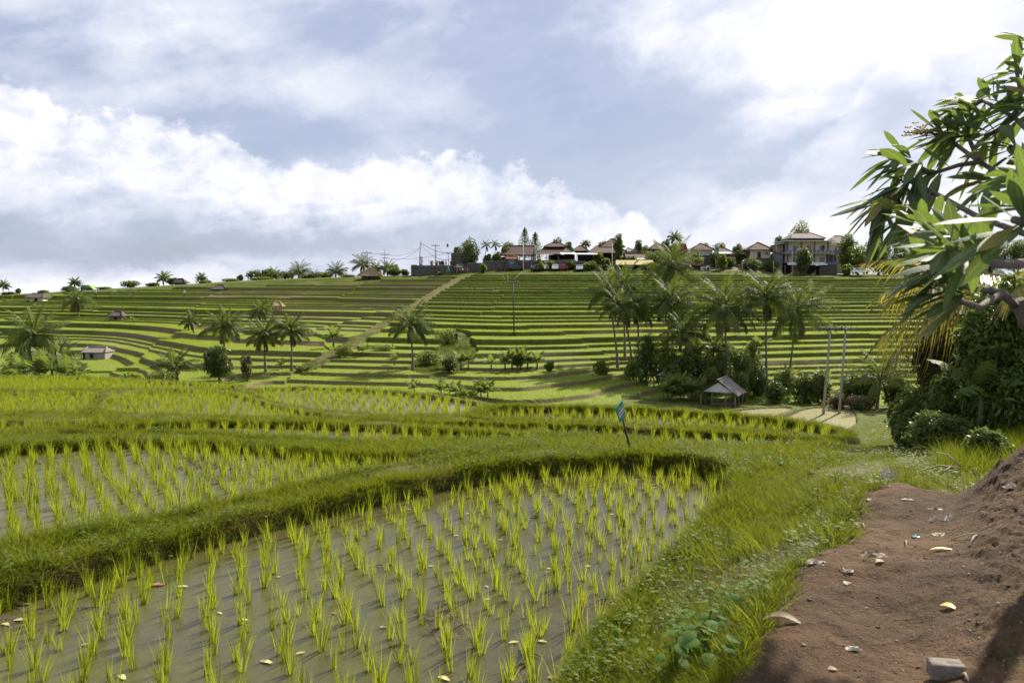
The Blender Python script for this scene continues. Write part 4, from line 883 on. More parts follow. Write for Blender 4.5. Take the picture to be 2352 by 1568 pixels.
RT = [(1078, 580, 28, 31, 224, 'A', 'big round dark tree beside the stone wall on the ridge', {}), (1420, 552, 12, 18, 226, 'B', 'narrow tree in front of the highest gable roof', {}), (1467, 562, 10, 13, 236, 'A', 'small oval tree right of the highest gable roof', {}),
      (1306, 562, 12, 11, 244, 'B', 'small tree behind the two-tier roof', {}), (1617, 562, 16, 7, 246, 'B', 'tree top showing over the white house roof', {}), (1694, 571, 17, 12, 240, 'B', 'rounded tree left of the yellow house', {}),
      (1838, 524, 32, 22, 246, 'B', 'large spreading tree behind the hotel roof', {}), (1846, 585, 20, 20, 216, 'A', 'tree in front of the hotel balconies', {}), (1948, 565, 24, 34, 226, 'A', 'tall tree right of the hotel', {}),
      (1968, 592, 34, 30, 222, 'B', 'wide leafy tree between the hotel and the parked white van', {}), (2015, 580, 34, 34, 228, 'A', 'dark tree behind the parked white van', {}), (2075, 590, 40, 32, 230, 'A', 'dark tree on the ridge half behind the frangipani leaves', {}),
      (1945, 618, 12, 12, 215, 'C', 'small bright tree left of the parked white van', {}), (586, 633, 22, 13, 236, 'A', 'dark thicket tree at the left end of the ridge thicket', {}), (655, 634, 24, 11, 240, 'A', 'dark thicket tree left of the feathery ridge palm', {}),
      (745, 634, 22, 10, 240, 'B', 'thicket tree right of the feathery ridge palm', {}), (552, 636, 7, 6, 240, 'A', 'tiny round tree alone on the skyline', {}), (1505, 590, 22, 14, 222, 'B', 'leafy tree over the right end of the yellow roof', {}),
      (1546, 580, 16, 24, 222, 'B', 'tree left of the rusty red roof', {}), (1450, 600, 14, 14, 221, 'C', 'light green tree behind the pale street pole', {}), (1375, 590, 14, 14, 221, 'B', 'shrub tree in front of the dark open pavilion', {}),
      (1238, 598, 9, 5, 216, 'C', 'yellow-green umbrella-shaped tree by the stone wall', {}), (1240, 608, 10, 5, 214, 'C', 'small yellow tree above the parked cars', {}), (1110, 612, 8, 8, 214, 'C', 'small yellow-green tree at the top of the ridge path', {}),
      (1672, 605, 20, 14, 222, 'A', 'dark shrub mass under the brick house', {}), (1725, 606, 24, 14, 221, 'A', 'dark shrub mass under the yellow house', {}), (1770, 610, 20, 14, 221, 'B', 'shrub mass left of the hotel foot', {}),
      (1660, 600, 12, 16, 218, 'C', 'bright banana-like shrub right of the village power pole', {}), (905, 625, 18, 12, 224, 'B', 'bush left of the viewpoint wall', {}), (620, 630, 20, 16, 238, 'B', 'leafy thicket tree between the dark thicket trees', {}), (705, 640, 20, 9, 230, 'B', 'low bushes right of the feathery ridge palm', {}), (800, 640, 18, 9, 228, 'B', 'low bushes left of the straw hut', {}), (908, 622, 10, 16, 226, 'C', 'slender light tree right of the ridge palms', {}), (930, 628, 10, 10, 224, 'B', 'small bush at the left foot of the viewpoint wall', {}), (350, 655, 18, 6, 232, 'A', 'low dark bushes left of the bushy skyline palm', {}), (470, 650, 18, 6, 232, 'B', 'low bushes below the windblown skyline palm', {}), (530, 645, 20, 6, 232, 'B', 'low bushes left of the tiny round skyline tree', {}), (240, 664, 18, 6, 230, 'B', 'low bushes right of the green tarpaulin shed', {}), (20, 676, 18, 6, 228, 'B', 'low bushes at the far left skyline', {}),
      (42, 668, 6, 7, 236, 'B', 'tiny tree on the left skyline', {}), (100, 672, 12, 6, 228, 'B', 'bush right of the leftmost house', {}),
      (300, 651, 22, 7, 236, 'B', 'windblown bushes on the left skyline', {}), (398, 648, 16, 12, 236, 'A', 'dark bush beside the small dark-roofed shed', {}), (600, 642, 24, 7, 230, 'B', 'low hedge in front of the ridge thicket', {}), (160, 668, 20, 12, 226, 'A', 'dark bush left of the green tarpaulin shed', {}), (1120, 590, 12, 8, 224, 'C', 'yellowish garden bush under the feather palms', {}), (2135, 590, 36, 36, 232, 'A', 'dark ridge tree behind the right end of the terraces', {}), (2200, 585, 36, 40, 234, 'B', 'ridge tree seen between the frangipani branches', {}), (2270, 585, 40, 40, 236, 'A', 'wide dark ridge tree behind the frangipani trunk', {}), (2335, 585, 36, 40, 236, 'B', 'ridge tree at the right edge of the photo', {}), (2045, 612, 26, 18, 219, 'B', 'low bushes right of the parked white van', {}), (1265, 606, 16, 8, 217, 'B', 'shrubs against the stone wall above the hatchback', {}), (1310, 606, 16, 9, 217, 'A', 'dark shrubs against the stone wall right of the red car', {}), (1355, 612, 18, 12, 216, 'B', 'shrubs right of the white small car', {}), (1392, 606, 14, 16, 217, 'B', 'leafy shrubs left of the pale street pole', {}), (1142, 588, 14, 10, 223, 'B', 'garden shrubs left of the big pavilion', {}), (1600, 590, 16, 12, 221, 'B', 'shrubs below the white house wall', {}), (1640, 590, 14, 12, 222, 'A', 'dark shrubs right of the white house', {}), (1700, 585, 16, 14, 230, 'A', 'dark tree between the brick and the yellow house', {}), (1580, 615, 12, 10, 215, 'B', 'low shrub in front of the roadside shop', {}), (1530, 612, 18, 12, 214, 'B', 'low shrubs between the stall and the roadside shop', {}), (1790, 555, 14, 20, 236, 'A', 'dark tree behind the left wing of the hotel', {}), (1015, 606, 8, 8, 223, 'B', 'bush behind the middle of the viewpoint wall', {}), (1170, 560, 14, 10, 250, 'B', 'tree top behind the big pavilion roof', {}), (1280, 556, 14, 10, 250, 'A', 'dark tree top behind the two-tier roof', {}), (1385, 560, 16, 12, 250, 'B', 'tree top left of the highest gable roof', {}), (1530, 560, 14, 14, 250, 'A', 'dark tree top left of the rusty red roof', {}), (1655, 566, 16, 10, 250, 'B', 'tree top right of the white house roof', {}), (1785, 570, 14, 12, 250, 'B', 'tree top between the yellow house and the hotel', {}), (1050, 575, 10, 14, 226, 'B', 'small tree behind the stone block wall', {}), (1340, 575, 14, 12, 240, 'A', 'dark tree behind the small hip-roofed pavilion', {}), (1480, 575, 14, 12, 238, 'B', 'bushy tree behind the pale tin roof', {})]
for i, (px, py, rx, ry, d, m, lb, kw) in enumerate(RT):
    tree_px(lb, px, py, rx, ry, d, 120 + i, MM[m], group='trees and bushes on the ridge', ls=.52, lobes=10 if rx < 20 else 20, nl=int(600 + rx * ry * 4.0), second=M_leafC if m == 'B' else M_leafB, lobe=.42)
conifer('taller of the two dark pointed conifers behind the pavilion', 1205, 525, 590, 25, 244, 1)
conifer('shorter of the two dark pointed conifers behind the pavilion', 1229, 535, 590, 23, 246, 2)

# --- banana plants
for px, d, k, s in ((24, 66, 4, 1.3), (60, 64, 2, 1.2), (95, 62, 4, 1.5), (120, 63, 0, 1.3), (150, 62, 4, 1.3), (175, 64, 4, 1.1)):
    banana(px, d, k, s, 'banana plant in the clump at the lower left under the large palm', 'banana plants under the large left palm', at=P(px, 866 if px < 60 else 868, d) - Vector((0, 0, .25)))
for px in (1022, 1040, 1058, 1075, 1128, 1160, 1176, 1196, 1212, 1234): banana(px, find_d(px, 846, 82, 100), random.choice((0, 1, 2)), random.uniform(.75, 1.15), 'banana plant in the row below the right terraces', 'banana plants in the row below the right terraces')
for px, py in ((950, 905), (1012, 915), (1046, 920), (1062, 924), (1086, 922), (1104, 926), (1120, 924)): banana(px, find_d(px, py, 70, 90), random.choice((0, 1, 2)), random.uniform(.75, 1.05), 'banana plant in the short row beyond the near paddies', 'banana plants in the short row beyond the near paddies')
for i, px in enumerate((1526, 1536, 1547, 1556, 1566, 1574, 1584, 1592, 1601, 1611)): banana(px, 77 + (i % 3) * .9, (1, 3, 1, 2, 3)[i % 5], random.uniform(.75, 1.0), 'banana plant in the clump left of the open hut', 'banana plants beside the open hut')
for px, py, s, lb in ((765, 790, 1.5, 'banana plant on the slope under the ridge path'), (832, 812, 1.0, 'smaller banana plant lower on the slope under the ridge path'), (905, 832, .8, 'small banana plant by the foot of the lone central palm'), (645, 842, .7, 'small banana plant between the paired palms'), (1745, 810, 1.4, 'pale banana plant behind the upright feathery palm'), (1815, 880, 1.2, 'half dead hanging banana plant at the foot of the spreading palm'), (1900, 880, 1.1, 'banana plant just left of the right concrete pole'), (305, 735, .7, 'single small banana plant right of the thatched hut on the left slope'), (1720, 842, 1.2, 'banana plant in the bushes right of the open hut'), (1600, 800, 1.4, 'banana plant deep in the palm grove'), (1505, 845, 1.2, 'banana plant at the edge of the dense dark bush')):
    banana(px, find_d(px, py + 6, 78, 170), 2, s, lb, None)
# ---------------------------------------------------------------- buildings
def tile_mat(name, c1, c2, sc_=3.2, rough=.8):
    def b(t):
        pos = t.n('ShaderNodeTexCoord').outputs['Object']
        w = t.n('ShaderNodeTexWave', {'Vector': pos, 'Scale': sc_, 'Distortion': .6, 'Detail': 1.0}, bands_direction='Z').outputs['Fac']
        nz = t.noise(pos, 1.2, 5, .65); nf = t.noise(pos, 9, 3, .7)
        col = t.mix(t.ramp(nz, [(.35, 0), (.65, 1)]), c1, c2); col = t.mix(t.m('MULTIPLY', nf, .5), col, tuple(x * .55 for x in c1))
        bm = t.n('ShaderNodeBump', {'Height': t.m('MULTIPLY_ADD', nf, .4, w), 'Strength': .7, 'Distance': .06}).outputs[0]
        return t.n('ShaderNodeBsdfPrincipled', {'Base Color': col, 'Roughness': rough, 'Specular IOR Level': .25, 'Normal': bm}).outputs[0]
    return mat(name, b)
M_tile = tile_mat('brown_roof_tile', (.150, .095, .072), (.105, .068, .055)); M_tiled = tile_mat('dark_roof_tile', (.085, .062, .052), (.060, .045, .040)); M_tileo = tile_mat('orange_roof_tile', (.40, .16, .085), (.32, .13, .07))
M_tileg = tile_mat('grey_pink_tile', (.26, .20, .18), (.20, .15, .145)); M_thatch = tile_mat('straw_thatch', (.42, .31, .18), (.30, .22, .13), 9, .95); M_thatchd = tile_mat('dark_thatch', (.15, .125, .105), (.10, .085, .075), 9, .95)
M_yroof = tile_mat('yellow_sheet_roof', (.50, .40, .16), (.40, .32, .13), 2); M_rust = tile_mat('rusty_sheet_roof', (.16, .05, .045), (.10, .040, .035), 1)
def stone_mat(t):
    pos = t.n('ShaderNodeTexCoord').outputs['Object']
    v = t.n('ShaderNodeTexVoronoi', {'Vector': pos, 'Scale': 1.9}); nz = t.noise(pos, 6, 4)
    e = t.n('ShaderNodeTexVoronoi', {'Vector': pos, 'Scale': 1.9}, feature='DISTANCE_TO_EDGE').outputs['Distance']
    c = t.mix(v.outputs['Color'], (.085, .078, .072), (.15, .135, .12)); c = t.mix(t.m('MULTIPLY', nz, .5), c, (.05, .05, .045)); c = t.mix(t.ramp(e, [(0, .8), (.06, 0)]), c, (.045, .042, .04))
    bm = t.n('ShaderNodeBump', {'Height': t.ramp(e, [(0, 0), (.1, 1)]), 'Strength': .6, 'Distance': .08}).outputs[0]
    return t.n('ShaderNodeBsdfPrincipled', {'Base Color': c, 'Roughness': .9, 'Normal': bm}).outputs[0]
M_stone = mat('stone_wall', stone_mat)
M_cream = plain('cream_wall', (.56, .49, .34), .85, (.48, .42, .30), 1.5); M_white = plain('white_wall', (.58, .57, .54), .8, (.47, .46, .44), 1.2); M_brick = plain('brick_wall', (.26, .13, .09), .9, (.20, .11, .08), 5)
M_grey = plain('grey_wall', (.17, .18, .21), .8, (.13, .14, .165), 1.2); M_dkgrey = plain('dark_grey_wall', (.075, .078, .095), .8, (.06, .062, .075), 1.2); M_wood = plain('dark_wood', (.07, .048, .036), .75, (.05, .034, .026), 4)
M_woodg = plain('weathered_wood', (.24, .21, .17), .85, (.15, .13, .105), 12, bump=.4); M_conc = plain('concrete', (.30, .28, .25), .85, (.22, .20, .18), 3, bump=.3); M_glass = plain('window_glass', (.10, .12, .17), .1, (.08, .10, .14), 2, spec=.6)
M_pane = plain('pale_curtain', (.50, .52, .56), .4, (.42, .44, .50), 3); M_canopy = plain('white_sheet', (.62, .60, .58), .7, (.50, .49, .48), 1.5); M_shade = plain('interior_shade', (.016, .014, .013), .9); M_band = plain('blue_grey_band', (.10, .13, .18), .7); M_teal = plain('teal_roof', (.03, .11, .12), .5)  # the near-black one paints the shade of open interiors
M_redcol = plain('red_brick_column', (.16, .095, .075), .85); M_green = plain('green_sheet', (.05, .10, .08), .7); M_metal = plain('dark_metal', (.05, .05, .052), .5, metal=.3); M_tarpb = plain('blue_tarpaulin', (.02, .09, .22), .5); M_tarpg = plain('green_tarpaulin', (.18, .32, .05), .6)
M_sheet = plain('grey_asbestos_sheet', (.25, .22, .185), .9, (.17, .15, .13), 2.5, bump=.15); M_sheetd = plain('dark_asbestos_sheet', (.11, .10, .10), .85, (.085, .08, .08), 2.5); M_cloth = plain('white_cloth', (.62, .62, .66), .8, (.5, .5, .54), 2)
M_red = plain('red_paint', (.32, .02, .025), .3, spec=.5); M_wcar = plain('white_car_paint', (.78, .78, .77), .25, (.76, .76, .75), spec=.6); M_bcar = plain('dark_blue_car_paint', (.02, .025, .05), .25, spec=.6); M_tyre = plain('tyre', (.02, .02, .02), .8); M_rim = plain('rim', (.45, .45, .46), .35, metal=.8); M_lamp = plain('lamp_lens', (.6, .55, .5), .15)
M_pot = plain('planter', (.25, .11, .07), .8)

class Bld:
    """a building whose sizes are read in frame units at its own distance"""
    def __init__(s, name, label, cat, px, d, group=None, base_py=None):
        z = gz((px - CX) / K * d, d) if base_py is None else zof(base_py, d)
        s.d = d; s.o = Vector(((px - CX) / K * d, d, z)); s.root = empty(name, s.o, label, cat, group)
    def q(s, px, py, dy=0.0):
        """point at the distance d+dy having the size read at d"""
        p = P(px, py, s.d); return Vector((p.x - s.o.x, dy, p.z - s.o.z))
    def box(s, mb, x0, x1, yt, yb, dy, dep, mi=0):
        a, b = s.q(x0, yb), s.q(x1, yt); return mb.box(((a.x + b.x) / 2, dy + dep / 2, (a.z + b.z) / 2), (abs(b.x - a.x), dep, abs(b.z - a.z)), mi=mi)
    def hip(s, mb, x0, x1, ye, r0, r1, yr, dy, dep, th=.12, mi=0, lift=0.0, gable=False):
        a, b, r, t = s.q(x0, ye), s.q(x1, ye), s.q(r0, yr), s.q(r1, yr); m = dy + dep / 2
        if gable: v = [(a.x, dy, a.z), (b.x, dy, a.z), (b.x, dy + dep, a.z), (a.x, dy + dep, a.z), (r.x, m, r.z), (t.x, m, r.z)]
        v = [(a.x, dy, a.z), (b.x, dy, a.z), (b.x, dy + dep, a.z), (a.x, dy + dep, a.z), (r.x, m, r.z), (t.x, m, r.z)]
        w = [(p[0], p[1], p[2] - th) for p in v[:4]]
        mb.add(v + w, [(0, 1, 5, 4), (1, 2, 5), (2, 3, 4, 5), (3, 0, 4), (6, 9, 8, 7), (0, 6, 7, 1), (1, 7, 8, 2), (2, 8, 9, 3), (3, 9, 6, 0)], mi)
        rg = MB()
        for i, j in ((0, 4), (1, 5), (4, 5)):
            p0, p1 = Vector(v[i]), Vector(v[j])
            if (p1 - p0).length > .2: mb.tube([p0 + Vector((0, 0, .05)), p1 + Vector((0, 0, .06))], .11, 5, mi)
    def part(s, name, m, fn):
        mb = MB(); fn(mb); return mb.build(name, m, s.root)
    def window(s, x0, x1, yt, yb, dy, pane=None, frame=None, nm='window'):
        mb = MB(); s.box(mb, x0, x1, yt, yb, dy - .06, .06); f = mb.build(nm, frame or M_wood, s.root)
        mb = MB(); s.box(mb, x0 + .6, x1 - .6, yt + .6, yb - .4, dy - .085, .03); mb.build('pane', pane or M_glass, f); return f

def hotel():
    B = Bld('hotel', 'three-storey cream hotel with grey balconies and a white canopy on the ridge', 'hotel', 1860, 222, base_py=629)
    X = lambda v: 1773.2 + v * .08203
    Yv = lambda v: 514.5 + v * .08203
    B.part('roof', M_tileg, lambda m: B.hip(m, X(545), X(1550), Yv(390), X(760), X(1290), Yv(225), 1, 8))
    B.part('attic_band', M_dkgrey, lambda m: B.box(m, X(560), X(1530), Yv(391), Yv(460), 1.5, 7))
    B.part('roof_slab', M_cream, lambda m: B.box(m, X(350), X(1750), Yv(462), Yv(486), -.2, 10))
    fl = B.part('wall', M_cream, lambda m: (B.box(m, X(450), X(1610), Yv(487), Yv(800), 1.6, 7.5), B.box(m, X(430), X(1590), Yv(838), Yv(1070), 1.6, 7.5)))
    for nm, yt, yb in (('balcony', 735, 800),):
        bl = B.part('balcony', M_band, lambda m: B.box(m, X(345), X(1755), Yv(738), Yv(800), -.1, .18))
        mb = MB()
        for k in range(12): B.box(mb, X(440 + k * 112), X(472 + k * 112), Yv(757), Yv(783), -.16, .06)
        mb.build('balcony_ornament', M_canopy, bl)
    B.part('floor_slab', M_conc, lambda m: B.box(m, X(335), X(1765), Yv(801), Yv(837), -.2, 9))
    B.part('lower_parapet', M_grey, lambda m: B.box(m, X(1480), X(1830), Yv(1070), Yv(1142), -.1, .3))
    for xx in (485, 860, 1235): B.window(X(xx), X(xx + 70), Yv(607), Yv(736), 1.6, M_pane, M_pane, 'door')
    for xx in (640, 1020, 1395): B.window(X(xx), X(xx + 130), Yv(605), Yv(726), 1.6, M_glass)
    for xx in (475, 850, 1222): B.window(X(xx), X(xx + 82), Yv(932), Yv(1065), 1.6, M_pane, M_pane, 'door')
    for xx in (640, 1010, 1395): B.window(X(xx), X(xx + 135), Yv(928), Yv(1058), 1.6, M_glass)
    for xx in (455, 840, 1210, 1590):
        B.part('column', M_redcol, lambda m: B.box(m, X(xx - 18), X(xx + 18), Yv(487), Yv(736), .25, .5))
        B.part('column', M_redcol, lambda m: B.box(m, X(xx - 18), X(xx + 18), Yv(838), Yv(1068), .25, .5))
    for xx in (370, 1725): B.part('post', M_canopy, lambda m: B.box(m, X(xx - 7), X(xx + 7), Yv(487), Yv(1072), -.15, .15))
    def can(m):
        a, b = B.q(X(410), Yv(1070)), B.q(X(1450), Yv(1140)); c, e = B.q(X(380), Yv(1145)), B.q(X(1492), Yv(1145))
        m.prism([(a.x, -.3, a.z), (b.x, -.3, a.z), (e.x, -1.8, c.z), (c.x, -1.8, c.z)], (0, 0, -.08))
    B.part('canopy', M_canopy, can)
    B.part('ground_floor', M_brick, lambda m: B.box(m, X(560), X(1260), Yv(1085), Yv(1440), .8, 8))
    B.part('shop_opening', M_shade, lambda m: (B.box(m, X(395), X(550), Yv(1085), Yv(1440), 1.2, 7), B.box(m, X(980), X(1240), Yv(1160), Yv(1400), .72, .06)))  # near-black boxes paint the shade inside the shop
    B.part('stone_base', M_stone, lambda m: B.box(m, X(1375), X(1840), Yv(1150), Yv(1440), .3, 8))
    B.part('floor_slab', M_conc, lambda m: B.box(m, X(345), X(1830), Yv(1068), Yv(1084), .35, 8))
    for xx in (362, 1345): B.part('column', M_redcol, lambda m: B.box(m, X(xx - 24), X(xx + 24), Yv(1150), Yv(1440), -.1, .5))
    B.part('side_wing', M_grey, lambda m: B.box(m, X(140), X(338), Yv(830), Yv(1440), 1, 6))
    B.part('side_room', plain('tan_wall', (.28, .22, .13), .8), lambda m: B.box(m, X(160), X(350), Yv(575), Yv(770), 1.3, 5))
    B.part('side_railing', M_band, lambda m: B.box(m, X(140), X(344), Yv(770), Yv(824), .6, .2))
    B.part('side_roof', M_teal, lambda m: m.prism([tuple(B.q(X(130), Yv(575))), tuple(B.q(X(365), Yv(570))), tuple(B.q(X(365), Yv(490))), tuple(B.q(X(300), Yv(545)))], (0, 7, 0)))
    B.part('side_post', M_canopy, lambda m: B.box(m, X(145), X(158), Yv(575), Yv(770), .7, .15))
    B.part('railing', M_band, lambda m: B.box(m, X(1757), X(1880), Yv(738), Yv(850), .2, .2))
    B.part('annex_wall', M_dkgrey, lambda m: B.box(m, X(1620), X(1880), Yv(851), Yv(1440), 1.9, 5))
    B.part('annex_upper', M_cream, lambda m: B.box(m, X(1612), X(1880), Yv(505), Yv(600), 1.7, 5))
hotel()
def annex():
    B = Bld('house', 'house with a grey tiled roof half hidden right of the hotel', 'house', 1935, 232, 'village houses on the ridge', base_py=628)
    B.part('wall', M_cream, lambda m: B.box(m, 1917, 1955, 557, 628, 1, 6)); B.part('roof', M_tileg, lambda m: B.hip(m, 1908, 1968, 558, 1928, 1945, 540, 0, 8))
    B.window(1922, 1932, 566, 576, 1.0)
annex()

def house(label, x0, x1, yt, yb, ex0, ex1, ye, r0, r1, yr, d, wallm, roofm, wins=(), dep=7, base=None, extra=None, lower=None, doors=()):
    B = Bld('house', label, 'house', (x0 + x1) / 2, d, 'village houses on the ridge', base_py=yb)
    B.part('wall', wallm, lambda m: B.box(m, x0, x1, ye - .2, yb, .8, dep - 1.6)); B.part('roof', roofm, lambda m: B.hip(m, ex0, ex1, ye, r0, r1, yr, 0, dep))
    for w in wins: B.window(w[0], w[1], w[2], w[3], .8)
    for w in doors: B.window(w[0], w[1], w[2], w[3], .8, M_wood, M_wood, 'door')
    if lower: B.part('foundation', lower[0], lambda m: B.box(m, x0 - 2, x1 + 2, yb + .2, lower[1], .6, dep - 1))
    if extra: extra(B)
    return B
U = lambda X_: 1525.2 + X_ * .11718     # zoom 1660..1960
V_ = lambda Y_: 542.1 + Y_ * .11718
house('white house with two small square windows under a brown tiled roof', U(580), U(960), 0, V_(372), U(535), U(1010), V_(268), U(745), U(785), V_(135), 226, M_white, M_tile, [(U(652), U(690), V_(308), V_(342)), (U(872), U(895), V_(312), V_(335))], lower=(M_stone, 614))
house('yellow house with a brown tiled roof left of the hotel', U(1697), U(2105), 0, V_(430), U(1640), U(2165), V_(265), U(1890), U(1925), V_(115), 226, M_cream, M_tile, [(U(1990), U(2060), V_(315), V_(360))], doors=[(U(1845), U(1915), V_(310), V_(425))], lower=(M_stone, 616), extra=lambda B: (B.part('side_roof', M_tiled, lambda m: m.prism([tuple(B.q(U(1540), V_(355), .5)), tuple(B.q(U(1660), V_(290), .5)), tuple(B.q(U(1690), V_(290), .5)), tuple(B.q(U(1690), V_(310), .5))], (0, 4, 0))),))
house('brick house with a white awning between the white and the yellow house', U(1050), U(1405), 0, V_(450), U(1060), U(1420), V_(345), U(1160), U(1250), V_(222), 224, M_brick, M_tile, [(U(1110), U(1170), V_(365), V_(395))], lower=(M_stone, 614), extra=lambda B: B.part('awning', M_canopy, lambda m: m.prism([tuple(B.q(U(1060), V_(345), -1.2)), tuple(B.q(U(1310), V_(345), -1.2)), tuple(B.q(U(1316), V_(312), .6)), tuple(B.q(U(1075), V_(312), .6))], (0, 0, -.06))))
house('tall shed with a rusty red sheet roof', U(300), U(500), 0, V_(420), U(272), U(475), V_(325), U(312), U(462), V_(148), 225, M_dkgrey, M_rust, [(U(345), U(400), V_(370), V_(410))], dep=5, lower=(M_stone, 612))
house('roadside shop with a brown hipped roof and a red gutter', U(235), U(700), 0, 627, U(215), U(785), V_(568), U(335), U(625), V_(455), 218, M_dkgrey, M_tile, [(U(270), U(340), V_(590), V_(680)), (U(540), U(600), V_(600), V_(690))], doors=[(U(380), U(440), V_(590), V_(700))], extra=lambda B: B.part('gutter', M_red, lambda m: B.box(m, U(215), U(785), V_(566), V_(577), -.15, .15)))
T5 = lambda X_: 1313.9 + X_ * .08985     # zoom 1430..1660
Q5 = lambda Y_: 542.1 + Y_ * .08985
def stall():
    B = Bld('shop', 'long roadside stall under a yellow sheet roof', 'shop', 1455, 215, base_py=627)
    def rf(m):
        a, b, c, e = B.q(T5(1095), Q5(735), -2.2), B.q(T5(2090), Q5(735), -2.2), B.q(T5(2080), Q5(612), 1.5), B.q(T5(1135), Q5(612), 1.5); m.prism([tuple(a), tuple(b), tuple(c), tuple(e)], (0, 0, -.1))
    B.part('roof', M_yroof, rf)
    B.part('wall', M_shade, lambda m: B.box(m, T5(1130), T5(2070), Q5(640), 627, .6, 3.5))  # near-black block paints the shade under the stall roof
    for x in (1150, 1420, 1680, 1900, 2060): B.part('post', M_woodg, lambda m: B.box(m, T5(x - 10), T5(x + 10), Q5(742), 627, -1.9, .18))
    B.part('shop_window', M_teal, lambda m: B.box(m, T5(1945), T5(2015), Q5(760), Q5(830), .4, .1)); B.part('counter', M_conc, lambda m: B.box(m, T5(1660), T5(1900), Q5(870), 626, -.6, .6))
stall()
def sunshop():
    B = Bld('shelter', 'open blue-grey kiosk with white posts right of the roadside shop', 'kiosk', 1615, 217, base_py=627)
    B.part('roof', M_dkgrey, lambda m: B.box(m, U(715), U(960), V_(558), V_(575), -.5, 3))
    for x in (825, 895): B.part('post', M_canopy, lambda m: B.box(m, U(x - 8), U(x + 8), V_(576), 622, -.3, .2))
    B.part('counter', M_tarpb, lambda m: B.box(m, U(780), U(905), V_(640), 627, 0, 1)); B.part('crates', M_canopy, lambda m: B.box(m, U(710), U(775), V_(655), V_(715), -.8, .6))
sunshop()
def open_pav(label, d, roofs, posts, back, base, floor=None, extra=None, name='pavilion', roofm=None):
    cx_ = (posts[0][0] + posts[-1][0]) / 2; B = Bld(name, label, 'pavilion', cx_, d, None, base_py=base)
    for (x0, x1, ye, r0, r1, yr, dy, dep) in roofs: B.part('roof', roofm or M_tile, lambda m: B.hip(m, x0, x1, ye, r0, r1, yr, dy, dep))
    for (x, w, yt, yb) in posts:
        for dy in (.5, 6.0): B.part('post', M_redcol if w > 2.4 else M_wood, lambda m: B.box(m, x - w / 2, x + w / 2, yt, yb, dy, .35))
    for (x0, x1, yt, yb, m_, dy) in back: B.part('wall', m_, lambda m: B.box(m, x0, x1, yt, yb, dy, .3))  # near-black entries paint the shade inside the open pavilions
    if floor: B.part('platform', M_stone, lambda m: B.box(m, floor[0], floor[1], floor[2], floor[3], 0, 8))
    if extra: extra(B)
Z4 = lambda X_: 1139.3 + X_ * .07813; W4 = lambda Y_: 542.1 + Y_ * .07813     # zoom 1240..1440
open_pav('large open pavilion with a long brown tiled roof', 224, [(Z4(130), Z4(1115), W4(550), Z4(215), Z4(1160), W4(268), 0, 8)], [(Z4(x), 1.6, W4(550), W4(700)) for x in (230, 480, 700, 850, 1060, 1110)], [(Z4(150), Z4(560), W4(600), W4(700), M_wood, 5)], 600, floor=(Z4(60), Z4(1150), W4(700), 629),
         extra=lambda B: B.part('gable_end', M_cream, lambda m: m.prism([tuple(B.q(Z4(1115), W4(545))), tuple(B.q(Z4(1185), W4(520))), tuple(B.q(Z4(1170), W4(275)))], (0, .2, 0))))
open_pav('two-tier roofed restaurant with dark open sides', 222, [(Z4(1415), Z4(2075), W4(298), Z4(1650), Z4(1925), W4(180), 2, 5), (Z4(1225), Z4(2250), W4(455), Z4(1480), Z4(2040), W4(300), 0, 9)], [(Z4(x), w, W4(540), W4(700)) for x, w in ((1245, 1.2), (1290, 1.2), (1500, 1.2), (1585, 3.0), (1840, 3.6))], [(Z4(1600), Z4(2330), W4(540), W4(705), M_shade, 1.6), (Z4(1900), Z4(2300), W4(690), W4(790), M_brick, -.1)], 601, floor=(Z4(1180), Z4(2350), W4(712), 629),
         extra=lambda B: (B.part('lower_eave', M_tile, lambda m: m.prism([tuple(B.q(Z4(1225), W4(530), -1.5)), tuple(B.q(Z4(1880), W4(530), -1.5)), tuple(B.q(Z4(1880), W4(458), .2)), tuple(B.q(Z4(1240), W4(458), .2))], (0, 0, -.1))), B.part('canopy', M_canopy, lambda m: m.prism([tuple(B.q(Z4(1870), W4(528), -2)), tuple(B.q(Z4(2340), W4(535), -2)), tuple(B.q(Z4(2320), W4(470), .2)), tuple(B.q(Z4(1880), W4(468), .2))], (0, 0, -.06)))))
open_pav('dark open restaurant under a white awning beside the highest gable roof', 221, [], [(T5(150), 1.2, Q5(480), 612), (T5(580), 2.6, Q5(480), 612)], [(T5(165), T5(760), Q5(450), Q5(690), M_shade, 1.5)], 618, floor=(T5(60), T5(620), Q5(700), Q5(735)),
         extra=lambda B: (B.part('awning', M_canopy, lambda m: m.prism([tuple(B.q(T5(0), Q5(470), -2)), tuple(B.q(T5(625), Q5(475), -2)), tuple(B.q(T5(665), Q5(432), .6)), tuple(B.q(T5(-10), Q5(432), .6))], (0, 0, -.06))), B.part('lower_wall', M_white, lambda m: (B.box(m, T5(320), T5(350), Q5(736), 627, .2, .4), B.box(m, T5(455), T5(500), Q5(736), 627, .2, .4), B.box(m, T5(230), T5(265), Q5(736), 627, .2, .4))), B.part('doorway', M_shade, lambda m: B.box(m, T5(266), T5(454), Q5(736), 627, .8, .3))))  # back wall and doorway are near-black, with shade painted in
